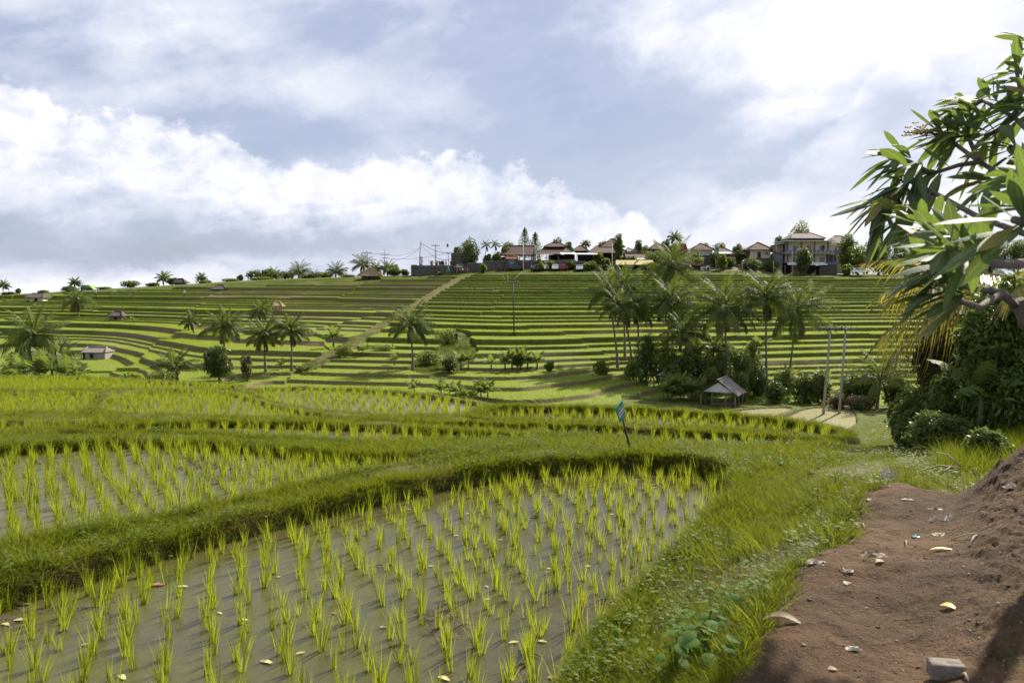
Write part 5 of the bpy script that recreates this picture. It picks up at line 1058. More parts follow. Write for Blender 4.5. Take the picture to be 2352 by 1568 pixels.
open_pav('tallest steep gable-roofed restaurant in the village centre', 230, [(T5(740), T5(1415), Q5(262), T5(1090), T5(1130), Q5(30), 4, 8), (T5(405), T5(1330), Q5(425), T5(650), T5(1250), Q5(240), 0, 10)], [(T5(x), 1.5, Q5(425), 604) for x in (450, 640, 780, 1050, 1200, 1380)], [(T5(600), T5(1420), Q5(430), Q5(640), M_shade, 1.5)], 606, floor=(T5(420), T5(1400), Q5(640), 629),
         extra=lambda B: (B.part('dormer_window', M_cream, lambda m: B.box(m, T5(1225), T5(1365), Q5(425), Q5(560), -.3, 1.5)), B.part('dormer_glass', M_glass, lambda m: B.box(m, T5(1250), T5(1345), Q5(465), Q5(550), -.38, .05)), B.part('dormer_roof', M_tile, lambda m: B.hip(m, T5(1190), T5(1420), Q5(432), T5(1310), T5(1330), Q5(345), -.9, 3))))
open_pav('small hip-roofed pavilion between the two restaurants', 234, [(T5(5), T5(430), Q5(375), T5(200), T5(250), Q5(232), 0, 7)], [(T5(40), 1.5, Q5(375), 600), (T5(380), 1.5, Q5(375), 600)], [(T5(30), T5(400), Q5(378), Q5(450), M_shade, 2)], 604)
house('small house with a pale tin roof right of the highest gable', T5(1430), T5(1680), 0, 610, T5(1395), T5(1700), Q5(395), T5(1440), T5(1480), Q5(290), 234, M_white, M_sheet, [(T5(1520), T5(1560), Q5(400), Q5(425))])
house('long low brown-roofed house behind the yellow roof', T5(1380), T5(1960), 0, 615, T5(1365), T5(1960), Q5(560), T5(1420), T5(1900), Q5(450), 224, M_dkgrey, M_tile, [(T5(1450), T5(1500), Q5(570), Q5(595))], extra=lambda B: B.part('awning', M_canopy, lambda m: m.prism([tuple(B.q(T5(1640), Q5(600), -1.2)), tuple(B.q(T5(1980), Q5(600), -1.2)), tuple(B.q(T5(1960), Q5(562), 0)), tuple(B.q(T5(1660), Q5(562), 0))], (0, 0, -.06))))
house('brown gabled house left of the rusty red roof', T5(2030), T5(2380), 0, 604, T5(1990), T5(2440), Q5(325), T5(2200), T5(2240), Q5(155), 230, M_dkgrey, M_tile, [(T5(2250), T5(2300), Q5(350), Q5(380))])
def gate():
    B = Bld('mural_gate', 'small wooden gate with an orange tiled roof and a painted landscape', 'gate', 1176, 217.5, base_py=617)
    B.part('roof', M_tileo, lambda m: B.hip(m, Z4(265), Z4(670), W4(668), Z4(345), Z4(620), W4(590), -.6, 2.2)); B.part('wall', plain('board_wall', (.14, .085, .06), .8, (.10, .065, .05), 2), lambda m: B.box(m, Z4(285), Z4(650), W4(675), 617, 0, .5))
    def mur(t):
        pos = t.n('ShaderNodeTexCoord').outputs['Object']; z = t.n('ShaderNodeSeparateXYZ', {0: pos}).outputs[2]
        return t.n('ShaderNodeBsdfPrincipled', {'Base Color': t.mix(t.ramp(t.m('MULTIPLY_ADD', t.noise(pos, 1.2, 3), 1.0, t.m('MULTIPLY', z, .3)), [(.75, 0), (1.0, 1)]), (.12, .26, .08), (.08, .22, .40)), 'Roughness': .7}).outputs[0]
    B.part('mural', mat('painted_mural', mur), lambda m: m.prism([tuple(B.q(Z4(350), W4(690), -.05)), tuple(B.q(Z4(570), W4(690), -.05)), tuple(B.q(Z4(505), W4(850), -.05)), tuple(B.q(Z4(400), W4(850), -.05))], (0, .04, 0)))
gate()
def wall(label, x0, x1, yt, yb, d, name='stone_wall', m_=None, cap=True, dep=.6):
    B = Bld(name, label, 'wall', (x0 + x1) / 2, d, None, base_py=yb); B.part('masonry', m_ or M_stone, lambda m: B.box(m, x0, x1, yt, yb + 6, 0, dep))
    if cap: B.part('coping', M_conc, lambda m: B.box(m, x0 - .5, x1 + .5, yt - 1.0, yt - .02, -.06, dep + .12))
    return B
G7 = lambda X_: 928 + X_ * .09766; J7 = lambda Y_: 542.1 + Y_ * .09766     # zoom 1010..1260
w1 = wall('long stone retaining wall carrying the viewpoint terrace', G7(165), G7(1150), J7(700), J7(900), 219)
def rail(mb):
    for k in range(34): w1.box(mb, G7(450) + k * 1.95, G7(450) + k * 1.95 + .35, J7(672), J7(690), .25, .05)
    w1.box(mb, G7(450), G7(1120), J7(668), J7(672), .24, .07)
mb = MB(); rail(mb); mb.build('railing', M_canopy, w1.root)
wall('tall dark stone block wall behind the round tree', G7(1110), G7(1560), J7(400), J7(860), 222.5, dep=3)
wall('stone retaining wall below the village pavilions', G7(1850), 1345, 600.5, 624, 217.2 + 1.2)
wall('dark stone wall below the round tree at the road', G7(1480), G7(1860), J7(640), J7(800), 218.6)
wall('low dark roadside wall right of the parked cars', 1345, 1560, 625, 629, 214.2, cap=False, dep=.3)
def fence():
    B = Bld('red_fence', 'short red slatted fence on the left end of the viewpoint wall', 'fence', 950, 218.8, base_py=613)
    for k in range(7): B.part('slat', M_redcol, lambda m: B.box(m, G7(175 + k * 20), G7(190 + k * 20), J7(672), J7(722), -.2, .06))
    B.part('rail', M_redcol, lambda m: B.box(m, G7(172), G7(318), J7(722), J7(730), -.22, .1))
fence()
def kiosk():
    B = Bld('kiosk', 'small open kiosk with a dark green roof beside the ridge path', 'kiosk', 1058, 215.5, base_py=630)
    B.part('roof', M_green, lambda m: B.hip(m, G7(1165), G7(1430), J7(735), G7(1270), G7(1350), J7(672), 0, 2.6))
    for x in (1190, 1405):
        for dy in (.3, 2.2): B.part('post', M_green, lambda m: B.box(m, G7(x - 8), G7(x + 8), J7(737), 630, dy, .12))
    B.part('table', M_wood, lambda m: B.box(m, G7(1250), G7(1400), J7(815), J7(825), .8, .8))
kiosk()
# --- field huts
def hut_pyr(label, px, base_py, lo, hi, rx0, rx1, ye, rr0, rr1, yr, wx0, wx1, thatch, wallm, dep=3.5, open_=False, extra=None, d=None):
    d = d or find_d(px, base_py, lo, hi); B = Bld('thatched_hut', label, 'hut', px, d, 'field huts on the left slope')
    B.part('roof', thatch, lambda m: B.hip(m, rx0, rx1, ye, rr0, rr1, yr, -.4, dep + .8, th=.18))
    bz = CY - K * math.tan(math.atan2(B.o.z, d) + PITCH)
    if open_:
        for x in (wx0, wx1):
            for dy in (0.1, dep - .3): B.part('post', M_wood, lambda m: B.box(m, x - .5, x + .5, ye, bz + 3, dy, .14))
        B.part('floor', M_woodg, lambda m: B.box(m, wx0, wx1, bz - 4, bz - 3, 0, dep - .2))
    else:
        B.part('wall', wallm, lambda m: B.box(m, wx0, wx1, ye - 1, bz + 3, .3, dep - .6)); B.window(wx0 + (wx1 - wx0) * .36, wx0 + (wx1 - wx0) * .6, ye + 2.5, bz - 1, .3, M_shade, M_woodg, 'door')
    if extra: extra(B)
hut_pyr('dark-walled hut with a bright pyramidal straw roof on the ridge', 848, 648, 205, 228, 821, 879, 633, 844, 852, 615.5, 830, 868, M_thatch, M_wood, d=212)
hut_pyr('tiny open straw shelter in the middle of the left slope', 636, 716, 120, 200, 623, 648, 702, 632, 640, 693, 626, 646, M_thatch, M_wood, 2, True)
hut_pyr('small grey thatched hut alone on the left terraces', 264, 735, 120, 200, 246, 282, 725, 257, 272, 715.5, 250, 279, M_thatchd, M_woodg, 2.5, extra=lambda B: B.part('prop_pole', M_woodg, lambda m: m.tube([B.q(282, 722), B.q(290, 736)], .05, 5)))
hut_pyr('low white-walled house with a dark hipped roof near the far left', 78, 694, 180, 232, 55, 99, 683, 64, 90, 674, 68, 96, M_thatchd, M_white, 4)
hut_pyr('small dark-roofed shed on the left skyline', 412, 652, 215, 236, 396, 426, 649, 404, 416, 640, 400, 421, M_tiled, M_wood, 3, d=234)
hut_pyr('low brown thatched shelter on the upper green terraces', 502, 668, 180, 230, 483, 521, 664, 494, 508, 655, 492, 512, M_thatchd, M_wood, 3, True)
def tarp():
    B = Bld('tarpaulin_shed', 'shed of blue tarpaulin under a bright green sheet on the left skyline', 'shed', 196, 230)
    B.part('roof', M_tarpg, lambda m: m.prism([tuple(B.q(184, 658)), tuple(B.q(213, 663)), tuple(B.q(205, 655.5)), tuple(B.q(190, 654))], (0, 3, 0))); B.part('wall', M_tarpb, lambda m: B.box(m, 184, 203, 659, 668, .3, 2.5))
tarp()
def block_hut():
    d = find_d(215, 825, 84, 116); B = Bld('block_hut', 'grey block hut with a pale tin roof at the foot of the left slope', 'hut', 215, d)
    bz = CY - K * math.tan(math.atan2(B.o.z, d) + PITCH); k = bz - 825
    B.part('wall', plain('block_wall', (.33, .30, .25), .9, (.25, .23, .19), 4), lambda m: B.box(m, 196, 241, 808 + k, bz + 3, 0, 2.4))
    B.part('roof', M_sheet, lambda m: B.hip(m, 186, 243, 808.5 + k, 192, 236, 799 + k, -.35, 3.2, th=.06)); B.part('porch_shade', M_shade, lambda m: B.box(m, 187, 195.8, 810 + k, bz + 2, .4, 1.8)); B.part('porch_post', M_woodg, lambda m: B.box(m, 186, 187, 808 + k, bz + 3, 0, .1))  # near-black block fills the porch with painted shade
    B.window(207, 215, 812 + k, 822 + k, 0.0, M_shade, M_woodg)
block_hut()
def gable_hut(name, label, px, d, w, l, eh, rh, rz, roofm, postm, cloth=True, posts=8, seed=0):
    r = random.Random(seed); b = ground_at(px, d); root = empty(name, b, label, 'hut', None, rz); h = w / 2; ov = .28
    sl_ = (rh - eh) / h
    for sg in (-1, 1):
        mb = MB(); e0 = (sg * (h + ov), -l / 2 - ov, eh - ov * sl_); e1 = (sg * (h + ov), l / 2 + ov, eh - ov * sl_); r0 = (0, -l / 2 - ov, rh); r1 = (0, l / 2 + ov, rh)
        # corrugated sheet
        n = 40; vs = []
        for i in range(n + 1):
            t = i / n; yv = -l / 2 - ov + t * (l + 2 * ov); c = .02 * math.cos(i * math.pi)
            vs += [(e0[0], yv, e0[2] + c), (0, yv, rh + c + (.004 if sg > 0 else 0))]
        f = [(2 * i, 2 * i + 2, 2 * i + 3, 2 * i + 1) for i in range(n)]
        mb.add(vs, f); mb.add([(a, b_, c_ - .03) for a, b_, c_ in vs], [q[::-1] for q in f]); mb.build('roof_slope', roofm, root)
    mb = MB(); mb.box((0, 0, rh + .03), (.22, l + 2 * ov, .04)); mb.build('ridge_cap', roofm, root)
    if cloth:
        for yv in (-l / 2, l / 2 - .05):
            mb = MB(); mb.prism([(-h * .92, yv, eh - .02), (-h * .3, yv, eh + .02), (h * .4, yv, eh - .10), (h * .92, yv, eh - .04), (0, yv, rh - .28)], (0, .03, 0)); mb.build('gable_cloth', M_cloth, root)
    pp = [(-h, -l / 2), (h, -l / 2), (-h, l / 2), (h, l / 2), (-h, 0), (h, 0), (-h * .35, -l / 2 + .1), (h * .4, -l / 2 + .2)][:posts]
    for x, y in pp:
        mb = MB(); mb.tube([(x, y, -.4), (x + r.uniform(-.04, .04), y, eh + (0.05 if abs(x) > h * .9 else sl_ * (h - abs(x)) * .6))], [.07, .055], 7); mb.build('post', postm, root)
    mb = MB(); mb.tube([(-h, -l / 2 - .1, eh), (h, -l / 2 - .1, eh)], .05, 6); mb.tube([(-h, l / 2 + .1, eh), (h, l / 2 + .1, eh)], .05, 6); mb.build('beam', postm, root)
    return root
h1 = gable_hut('field_shelter', 'open field shelter on wooden posts with a grey corrugated roof by the flooded paddies', 1662, 75.5, 3.2, 3.0, 1.35, 2.55, R(-29), M_sheet, M_woodg, seed=3)
mb = MB(); mb.box((0, .2, .1), (1.9, 1.5, .12)); mb.build('platform', M_woodg, h1)
gable_hut('field_shelter', 'lower field shelter with a dark roof behind the banana clump', 1550, 84, 3.4, 3.2, 1.3, 2.3, R(-29), M_sheetd, M_woodg, seed=4)

# ---------------------------------------------------------------- poles, cables
def pole(label, px, pyt, pyb, d, r=.12, arms=(), m=None, top_dx=0, base_ground=True, name='utility_pole', ins=True, round_=8, taper=.65, extra=None):
    b = ground_at(px, d); t = P(px + top_dx, pyt, d); H = t.z - b.z; root = empty(name, b, label, 'pole')
    mb = MB(); dx = t.x - b.x; mb.tube([(0, 0, -.4), (dx, 0, H)], [r, r * taper], round_); mb.build('shaft', m or M_conc, root)
    for (dz, w, a) in arms:
        am = MB(); am.box((dx, -.1, H - dz), (w, .12, .12), rz=a); ao = am.build('crossarm', M_metal, root)
        if ins:
            for k in (-.46, -.2, .2, .46):
                im = MB(); x = k * w; im.tube([(dx + x * math.cos(a), -.1 + x * math.sin(a), H - dz + .06), (dx + x * math.cos(a), -.1 + x * math.sin(a), H - dz + .2), (dx + x * math.cos(a), -.1 + x * math.sin(a), H - dz + .34)], [.03, .07, .05], 6); im.build('insulator', M_conc, ao)
    if extra: extra(root, dx, H)
    return t
mt = M_metal
pole('left one of the twin concrete poles standing in the flooded paddy', 1897, 746, 968, 70, .135, [(.35, 2.2, R(8))], M_conc, top_dx=11)
pole('right one of the twin concrete poles standing in the flooded paddy', 1934, 749, 968, 70.5, .135, [(.35, 2.2, R(8))], M_conc, top_dx=9)
tA = pole('short pole with a crossarm above the leaning ridge palm', 844, 578, 622, 236, .12, [(.4, 2.6, 0)], mt)
tB = pole('pole with a double crossarm and a lightning rod above the ridge palms', 884, 568, 622, 236, .08, [(2.2, 2.6, 0), (3.2, 1.6, 0)], mt)
tC = pole('tall bare leaning pole on the viewpoint terrace', 963, 554, 603, 224, .13, [], mt, top_dx=3)
tD = pole('dark utility pole with a wide crossarm in front of the viewpoint wall', 1001.5, 560, 639, 212, .14, [(.5, 2.2, 0)], mt, top_dx=-1)
tE = pole('short utility pole beside the tall stone block wall', 1030, 579, 606, 222, .1, [(.4, .9, 0)], mt)
pole('thin white flagpole left of the dark utility pole', 985.5, 560, 608, 222, .04, [], M_canopy, name='flagpole', ins=False)
pole('thin flagpole right of the dark utility pole', 1026, 558, 606, 223, .04, [], M_canopy, name='flagpole', ins=False, extra=lambda r_, dx, H: MB().box((dx + .25, 0, H - .7), (.5, .03, .9)).build('flag', M_redcol, r_))
tF = pole('pale street pole in front of the large pavilion', 1202, 556, 621, 214, .13, [], M_canopy)
tG = pole('pale street pole in front of the highest gable roof', 1406, 558, 628, 213, .12, [], M_canopy)
tI = pole('utility pole with two crossarms between the white and brick houses', 1643, 560, 626, 216, .14, [(.6, 1.6, 0), (1.1, 1.6, 0)], M_conc, extra=lambda r_, dx, H: (MB().box((dx, -.3, H * .52), (.7, .5, .7)).build('transformer', M_metal, r_)))
pole('thin pale pole in front of the hotel canopy', 1819, 575, 629, 214, .06, [], M_canopy, ins=False)
pole('short pale gate post under the yellow house', 1704, 598, 629, 216, .12, [], M_conc, ins=False, taper=1)
pole('short pale post left of the hotel foot', 1776, 600, 629, 216, .12, [], M_conc, ins=False, taper=1)
dH = find_d(1181, 768, 104, 150)
tH = pole('dark utility pole with a bright street-lamp arm halfway up the right terraces', 1181, 648, 768, dH, .10, [(.1, 1.6, 0)], mt, top_dx=-3, extra=lambda r_, dx, H: (MB().tube([(dx + .2, 0, H + .4), (dx + .75, 0, H + 1.0), (dx + 1.3, 0, H + 1.5)], [.03, .03, .04], 5).build('lamp_arm', M_canopy, r_), MB().tube([(dx - .7, 0, H), (dx - .72, 0, H + 1.0)], .025, 5).build('lightning_rod', M_canopy, r_)))
pole('little white stake on the upper right terraces', 1169, 642, 655, 205, .06, [], M_canopy, name='stake', ins=False)
def cable(label, a, b, sag, r=.035):
    mb = MB(); pts = [a.lerp(b, t) - Vector((0, 0, sag * 4 * t * (1 - t))) for t in [i / 14 for i in range(15)]]; o = a.copy()
    tag(mb.tube([p - o for p in pts], r, 4).build('power_cable', M_metal, None, o), label, 'cable', 'power cables over the ridge')
dz = Vector((0, 0, -.4))
cable('cable hanging between the first two crossarm poles on the left ridge', tA + dz, tB + dz * 4, .3); cable('cable rising from the double crossarm pole to the tall bare pole', tB + dz * 5, tC + dz * 4, 1.2); cable('lower cable from the double crossarm pole to the round tree', tB + dz * 8, P(1062, 570, 222), 1.2)
cable('thick upper cable from the top of the tall bare pole to the short pole', tC + dz, tE + dz, .6, .06); cable('thick lower sagging cable from the tall bare pole past the short pole', tC + dz * 2, P(1044, 592, 222), 2.0, .06); cable('cable from the double crossarm pole climbing steeply to the tall bare pole', P(900, 598, 234), tC + dz * 4.5, .9)
cable('cable from the wide crossarm pole down to the short pole', tD + dz, tE + dz, .3, .025); cable('cable from the short pole into the round tree', tE + dz, P(1075, 600, 222), .3, .03)
cable('cable running from the left concrete pole across the palm grove', P(1908, 750, 70), P(1430, 712, 92), .8, .014)
cable('second cable from the left concrete pole to the grove', P(1905, 755, 70), P(1560, 735, 86), .6, .012)
# ---------------------------------------------------------------- vehicles, people
def car(label, px, d, heading, m, L=4.3, W_=1.75, H=1.75, kind='van'):
    b = ground_at(px, d); b.z = max(b.z, zof(629.5, d)); root = empty('parked_car', b, label, 'car', 'cars parked along the ridge road', heading); h = L / 2
    prof = [(-h, .35), (-h, .95), (-h * .93, 1.05), (-h * .82, H - .05), (-h * .6, H), (h * .22, H - .02), (h * .55, 1.12), (h * .93, .98), (h, .85), (h, .35)] if kind == 'van' else [(-h, .35), (-h, .9), (-h * .9, 1.0), (-h * .6, H), (h * .15, H), (h * .45, 1.02), (h * .95, .9), (h, .75), (h, .35)]
    mb = MB(); n = len(prof); vs = []
    for w, ins in ((-1, 1), (-.92, 1), (.92, 1), (1, 1)):
        for x, z in prof:
            k = .80 if (z > 1.3 and abs(w) == 1) else 1.0
            vs.append((x * (1 if abs(w) < 1 else .985), w * W_ / 2 * (k if z > 1.15 else 1), z if abs(w) < 1 else min(z, H - .05)))
    f = []
    for j in range(3):
        for i in range(n): f.append((j * n + i, j * n + (i + 1) % n, (j + 1) * n + (i + 1) % n, (j + 1) * n + i))
    f += [tuple(range(n)), tuple(range(3 * n, 4 * n))[::-1]]
    mb.add(vs, f); mb.build('body', m, root)
    mb = MB()
    for sg in (-1, 1): mb.prism([(-h * .72, sg * W_ * .43, 1.12), (h * .42, sg * W_ * .43, 1.12), (h * .18, sg * W_ * .41, H - .16), (-h * .7, sg * W_ * .41, H - .16)], (0, sg * .085, 0))
    mb.build('side_windows', M_glass, root)
    MB().prism([(h * .57, -W_ * .38, 1.13), (h * .57, W_ * .38, 1.13), (h * .27, W_ * .33, H - .12), (h * .27, -W_ * .33, H - .12)], (.03, 0, .03)).build('windscreen', M_glass, root)
    MB().prism([(-h * .95, -W_ * .38, 1.12), (-h * .95, W_ * .38, 1.12), (-h * .85, W_ * .33, H - .15), (-h * .85, -W_ * .33, H - .15)], (-.05, 0, .0)).build('rear_window', M_glass, root)
    for sx in (-.62, .62):
        for sy in (-1, 1):
            w = MB().tube([(h * sx, sy * W_ * .5 - .1, .32), (h * sx, sy * W_ * .5 + .03, .32)], .32, 14).build('wheel', M_tyre, root); MB().tube([(h * sx, sy * (W_ * .5) + sy * .035, .32), (h * sx, sy * W_ * .5 + sy * .05, .32)], .19, 10).build('rim', M_rim, w)
    for sy in (-.36, .36): MB().box((h - .01, sy * W_, .78), (.06, .3, .16)).build('headlight', M_lamp, root)
    return root
car('white people carrier parked side-on at the right end of the ridge road', 1972, 213, 0, M_wcar, 4.55, 1.8, 1.72)
car('white hatchback seen from the front, left of the red car', 1275, 215.5, R(-95), M_wcar, 3.9, 1.7, 1.5, 'car')
car('red off-road car beside the white hatchback', 1292, 215.8, R(-10), M_red, 3.2, 1.65, 1.75)
car('white small car under the dark open restaurant', 1331, 214.8, R(-100), M_wcar, 3.9, 1.7, 1.55, 'car')
car('long dark blue car in front of the mural gate', 1184, 216, R(2), M_bcar, 4.6, 1.75, 1.45, 'car')
car('dark small car with a pale bonnet under the yellow umbrella tree', 1232, 215.2, R(-100), M_bcar, 3.8, 1.7, 1.5, 'car')
car('white car half hidden behind people by the umbrella tree', 1250, 215.6, R(-120), M_wcar, 4.0, 1.7, 1.55, 'car')
def bike(label, px, d, m):
    b = ground_at(px, d); b.z = max(b.z, zof(627, d)); root = empty('motorbike', b, label, 'motorbike', None, .1)
    for x in (-.6, .62): MB().tube([(x, -.05, .3), (x, .05, .3)], .3, 14).build('wheel', M_tyre, root)
    MB().tube([(-.6, 0, .35), (-.45, 0, .62), (.1, 0, .45), (.42, 0, .85), (.6, 0, .35)], [.09, .16, .12, .1, .04], 7).build('body', m, root)
    MB().tube([(-.62, 0, .74), (-.3, 0, .80), (.05, 0, .74)], [.09, .12, .08], 7).build('seat', M_tyre, root); MB().tube([(.4, -.32, 1.02), (.42, 0, .95), (.4, .32, 1.02)], .025, 6).build('handlebar', M_metal, root); return b
bb = bike('motorbike parked by the stone wall with a rider in pink', 1150, 215.4, M_red)
bike('red motorbike under the yellow-roofed stall', 1462, 213.4, M_red)
SK = plain('skin', (.32, .19, .12), .6); HAIR = plain('hair', (.015, .012, .01), .6)
def person(label, at, shirt, pants, heading=0.0, pose=0, h=1.68, group=None):
    s = h / 1.68; me = bpy.data.meshes.new('body')
    st = .10 + .05 * pose
    V = [(0, 0, .92), (0, 0, 1.12), (0, 0, 1.36), (0, 0, 1.47), (0, -.01, 1.57), (0, -.01, 1.66),
         (.09, 0, .86), (.10, -.02 - st * .2, .48), (.11, st * .4, .08), (.11, st * .4 - .13, .03), (-.09, 0, .86), (-.10, -.02 + st * .2, .48), (-.11, -st * .3, .08), (-.11, -st * .3 - .13, .03),
         (.19, 0, 1.36), (.25, .02, 1.08), (.25, -.10 - .1 * pose, .84), (.25, -.13 - .1 * pose, .74), (-.19, 0, 1.36), (-.25, .02, 1.08), (-.24, -.08, .84), (-.24, -.10, .74)]
    E = [(0, 1), (1, 2), (2, 3), (3, 4), (4, 5), (0, 6), (6, 7), (7, 8), (8, 9), (0, 10), (10, 11), (11, 12), (12, 13), (2, 14), (14, 15), (15, 16), (16, 17), (2, 18), (18, 19), (19, 20), (20, 21)]
    rad = [.14, .125, .14, .055, .10, .07, .085, .06, .04, .035, .085, .06, .04, .035, .06, .042, .032, .035, .06, .042, .032, .035]
    me.from_pydata([tuple(c * s for c in v) for v in V], E, []); o = bpy.data.objects.new('person_src', me); C.objects.link(o)
    md = o.modifiers.new('s', 'SKIN'); sk = me.skin_vertices[0].data
    for i, r_ in enumerate(rad): sk[i].radius = (r_ * s, r_ * s)
    sk[0].use_root = True; ss = o.modifiers.new('u', 'SUBSURF'); ss.levels = 1; ss.render_levels = 1
    dg = bpy.context.evaluated_depsgraph_get(); m2 = bpy.data.meshes.new_from_object(o.evaluated_get(dg)); bpy.data.objects.remove(o)
    m2.name = 'person'; m2.materials.clear()
    for m in (SK, shirt, pants, HAIR): m2.materials.append(m)
    for p in m2.polygons:
        z = p.center.z / s; x = abs(p.center.x / s)
        p.material_index = 3 if (z > 1.64 or (z > 1.52 and p.center.y > .03)) else 0 if z > 1.44 or (x > .20 and z < 1.12) or z < .1 else 1 if z > .90 else 2; p.use_smooth = True
    b = bpy.data.objects.new('person', m2); C.objects.link(b); b.location = at; b.rotation_euler = (0, 0, heading)
    return tag(b, label, 'person', group)
CL = {k: plain('cloth_' + k, c, .85) for k, c in dict(red=(.40, .05, .04), white=(.72, .72, .70), blue=(.06, .10, .28), dark=(.03, .03, .04), pink=(.55, .05, .20), orange=(.50, .16, .05), green=(.04, .25, .15), khaki=(.22, .18, .12)).items()}
def pg(px, d, py=None):
    v = ground_at(px, d); v.z = max(v.z, zof(py, d)) if py else v.z; return v
for px, d, c1, c2, hd, ps, lb in ((1050, 214.2, 'red', 'khaki', .4, 1, 'person in red at the left side of the green kiosk'), (1057, 214.0, 'orange', 'dark', 2.4, 0, 'person in orange in the middle of the green kiosk'), (1063, 213.7, 'white', 'dark', .2, 0, 'person in white in front of the green kiosk'), (1069, 214.3, 'red', 'blue', -1, 1, 'person in red and blue right of the green kiosk'), (1074, 214.2, 'orange', 'khaki', 1, 1, 'person in orange walking right of the kiosk')):
    person(lb, pg(px, d, 629), CL[c1], CL[c2], hd, ps)
person('person in pink sitting astride the motorbike by the stone wall', bb + Vector((-.1, 0, .05)), CL['pink'], CL['dark'], 1.5, 1)
for px, c1, lb in ((1202, 'khaki', 'person in khaki beside the dark blue car'), (1221, 'white', 'person in pale clothes left of the umbrella tree'), (1243, 'orange', 'person in orange beneath the umbrella tree'), (1256, 'orange', 'person in orange right of the umbrella tree')):
    person(lb, pg(px, 214.2, 629), CL[c1], CL['dark'], px * .3, px % 2)
for px, c1, lb in ((1009, 'red', 'person in red standing on the viewpoint terrace'), (1024, 'white', 'person in white on the viewpoint terrace near the flagpoles'), (1043, 'dark', 'person in dark clothes at the right end of the viewpoint terrace')):
    person(lb, P(px, 611.5, 220.4), CL[c1], CL['dark'], px * .7, 0)
for px, py, lb in ((425, 683, 'farmer in white working on the upper left terraces'), (222, 681, 'farmer in white far left on the terraces')):
    d = find_d(px, py, 170, 226); person(lb, ground_at(px, d), CL['white'], CL['dark'], .5, 1)
person('person in blue below the small straw shelter', ground_at(612, find_d(612, 728, 110, 180)), CL['blue'], CL['dark'], 0, 0, 1.5)
person('person in dark clothes walking in the grassy gully', ground_at(1048, find_d(1048, 790, 96, 125)), CL['dark'], CL['dark'], 0, 1)
person('guest in dark clothes on the hotel balcony', P(1891.5, 576, 223.2), CL['dark'], CL['dark'], 0, 0)
def hoop():
    d = find_d(306, 680, 180, 228); b = ground_at(306, d); root = empty('swing_ring', b, 'big woven ring standing on the left terraces for photos', 'ring')
    pts = [(.85 * math.cos(a), 0, .95 + .85 * math.sin(a)) for a in [i / 24 * 2 * math.pi for i in range(25)]]; MB().tube(pts, .11, 6, cap=False).build('ring', M_woodg, root); MB().box((0, 0, .0), (.8, .5, .25)).build('base', M_wood, root)
hoop()
def umbrella():
    b = ground_at(1030, 214.5); b.z = max(b.z, zof(630, 214.5)); root = empty('market_umbrella', b, 'closed green parasol with a white top beside the kiosk', 'parasol')
    MB().tube([(0, 0, .3), (0, 0, 1.4), (0, 0, 2.0)], [.55, .3, .05], 10).build('canopy', CL['green'], root); MB().tube([(0, 0, 1.85), (0, 0, 2.15)], [.14, .05], 8).build('cap', M_canopy, root); MB().tube([(0, 0, -.1), (0, 0, .5)], .04, 6).build('pole', M_metal, root)
umbrella()
# potted plants on the viewpoint wall
for i, (px, h) in enumerate(((968, 2.4), (992, 1.1), (1003, 1.0), (1037, 1.0))):
    b = P(px, 609, 219.4); root = empty('potted_plant', b, ['tallest reddish potted bush on the viewpoint wall', 'small potted plant right of the flagpole on the wall', 'small potted plant beside the dark utility pole on the wall', 'potted plant at the right end of the viewpoint wall'][i], 'potted plant')
    MB().tube([(0, 0, -.3), (0, 0, .3)], [.3, .42], 8).build('pot', M_pot, root); v, f = leaf_cloud((0, 0, .3 + h * .45), (.45, .45, h * .5), 220, .3, 60 + i); me = np_mesh('foliage', v, f, [M_leafR if i == 0 else M_leafB]); o = bpy.data.objects.new('foliage', me); C.objects.link(o); o.parent = root

# ---------------------------------------------------------------- frangipani tree, near palm and bushes on the right
M_fr = leaf_mat('frangipani_leaf', (.050, .088, .028), (.11, .155, .048), trans=.5, rough=.38, tcol=(.34, .42, .05), spec=.5, per='isl', nscale=2.0)
def fr_leaf(t):
    isl = t.n('ShaderNodeNewGeometry').outputs['Random Per Island']; pos = t.n('ShaderNodeNewGeometry').outputs['Position']; mid = attr(t, 'mid'); al = attr(t, 'along')
    base = t.mix(t.m('MULTIPLY_ADD', t.noise(pos, 5, 3), .6, t.m('MULTIPLY', isl, .7), clamp=True), (.034, .062, .022), (.085, .120, .040)); base = t.mix(t.ramp(t.m('MULTIPLY_ADD', t.noise(pos, 22, 4), .5, t.m('MULTIPLY', isl, .55)), [(.66, 0), (.76, .8)]), base, (.26, .19, .04))
    sv = t.ramp(t.m('SINE', t.m('MULTIPLY_ADD', al, 95.0, t.m('MULTIPLY', mid, -14.0))), [(.55, 0), (1.0, .45)]); mr = t.ramp(mid, [(.86, 0), (.96, .8)])
    col = t.mix(t.m('MAXIMUM', sv, mr), base, (.17, .22, .10)); tc = t.mix(t.m('MAXIMUM', sv, mr), (.19, .28, .035), (.34, .40, .09))
    p = t.n('ShaderNodeBsdfPrincipled', {'Base Color': col, 'Roughness': .55, 'Specular IOR Level': .35, 'Normal': t.n('ShaderNodeBump', {'Height': sv, 'Strength': .3, 'Distance': .01}).outputs[0]}).outputs[0]
    return t.n('ShaderNodeMixShader', {0: .34, 1: p, 2: t.n('ShaderNodeBsdfTranslucent', {'Color': tc}).outputs[0]}).outputs[0]
M_fr = mat('frangipani_leaf', fr_leaf)
M_frbark = plain('frangipani_bark', (.135, .115, .09), .85, (.075, .062, .048), 16, bump=.4)
M_flower = plain('flower_petal', (.72, .62, .42), .5, (.75, .48, .12), 30)
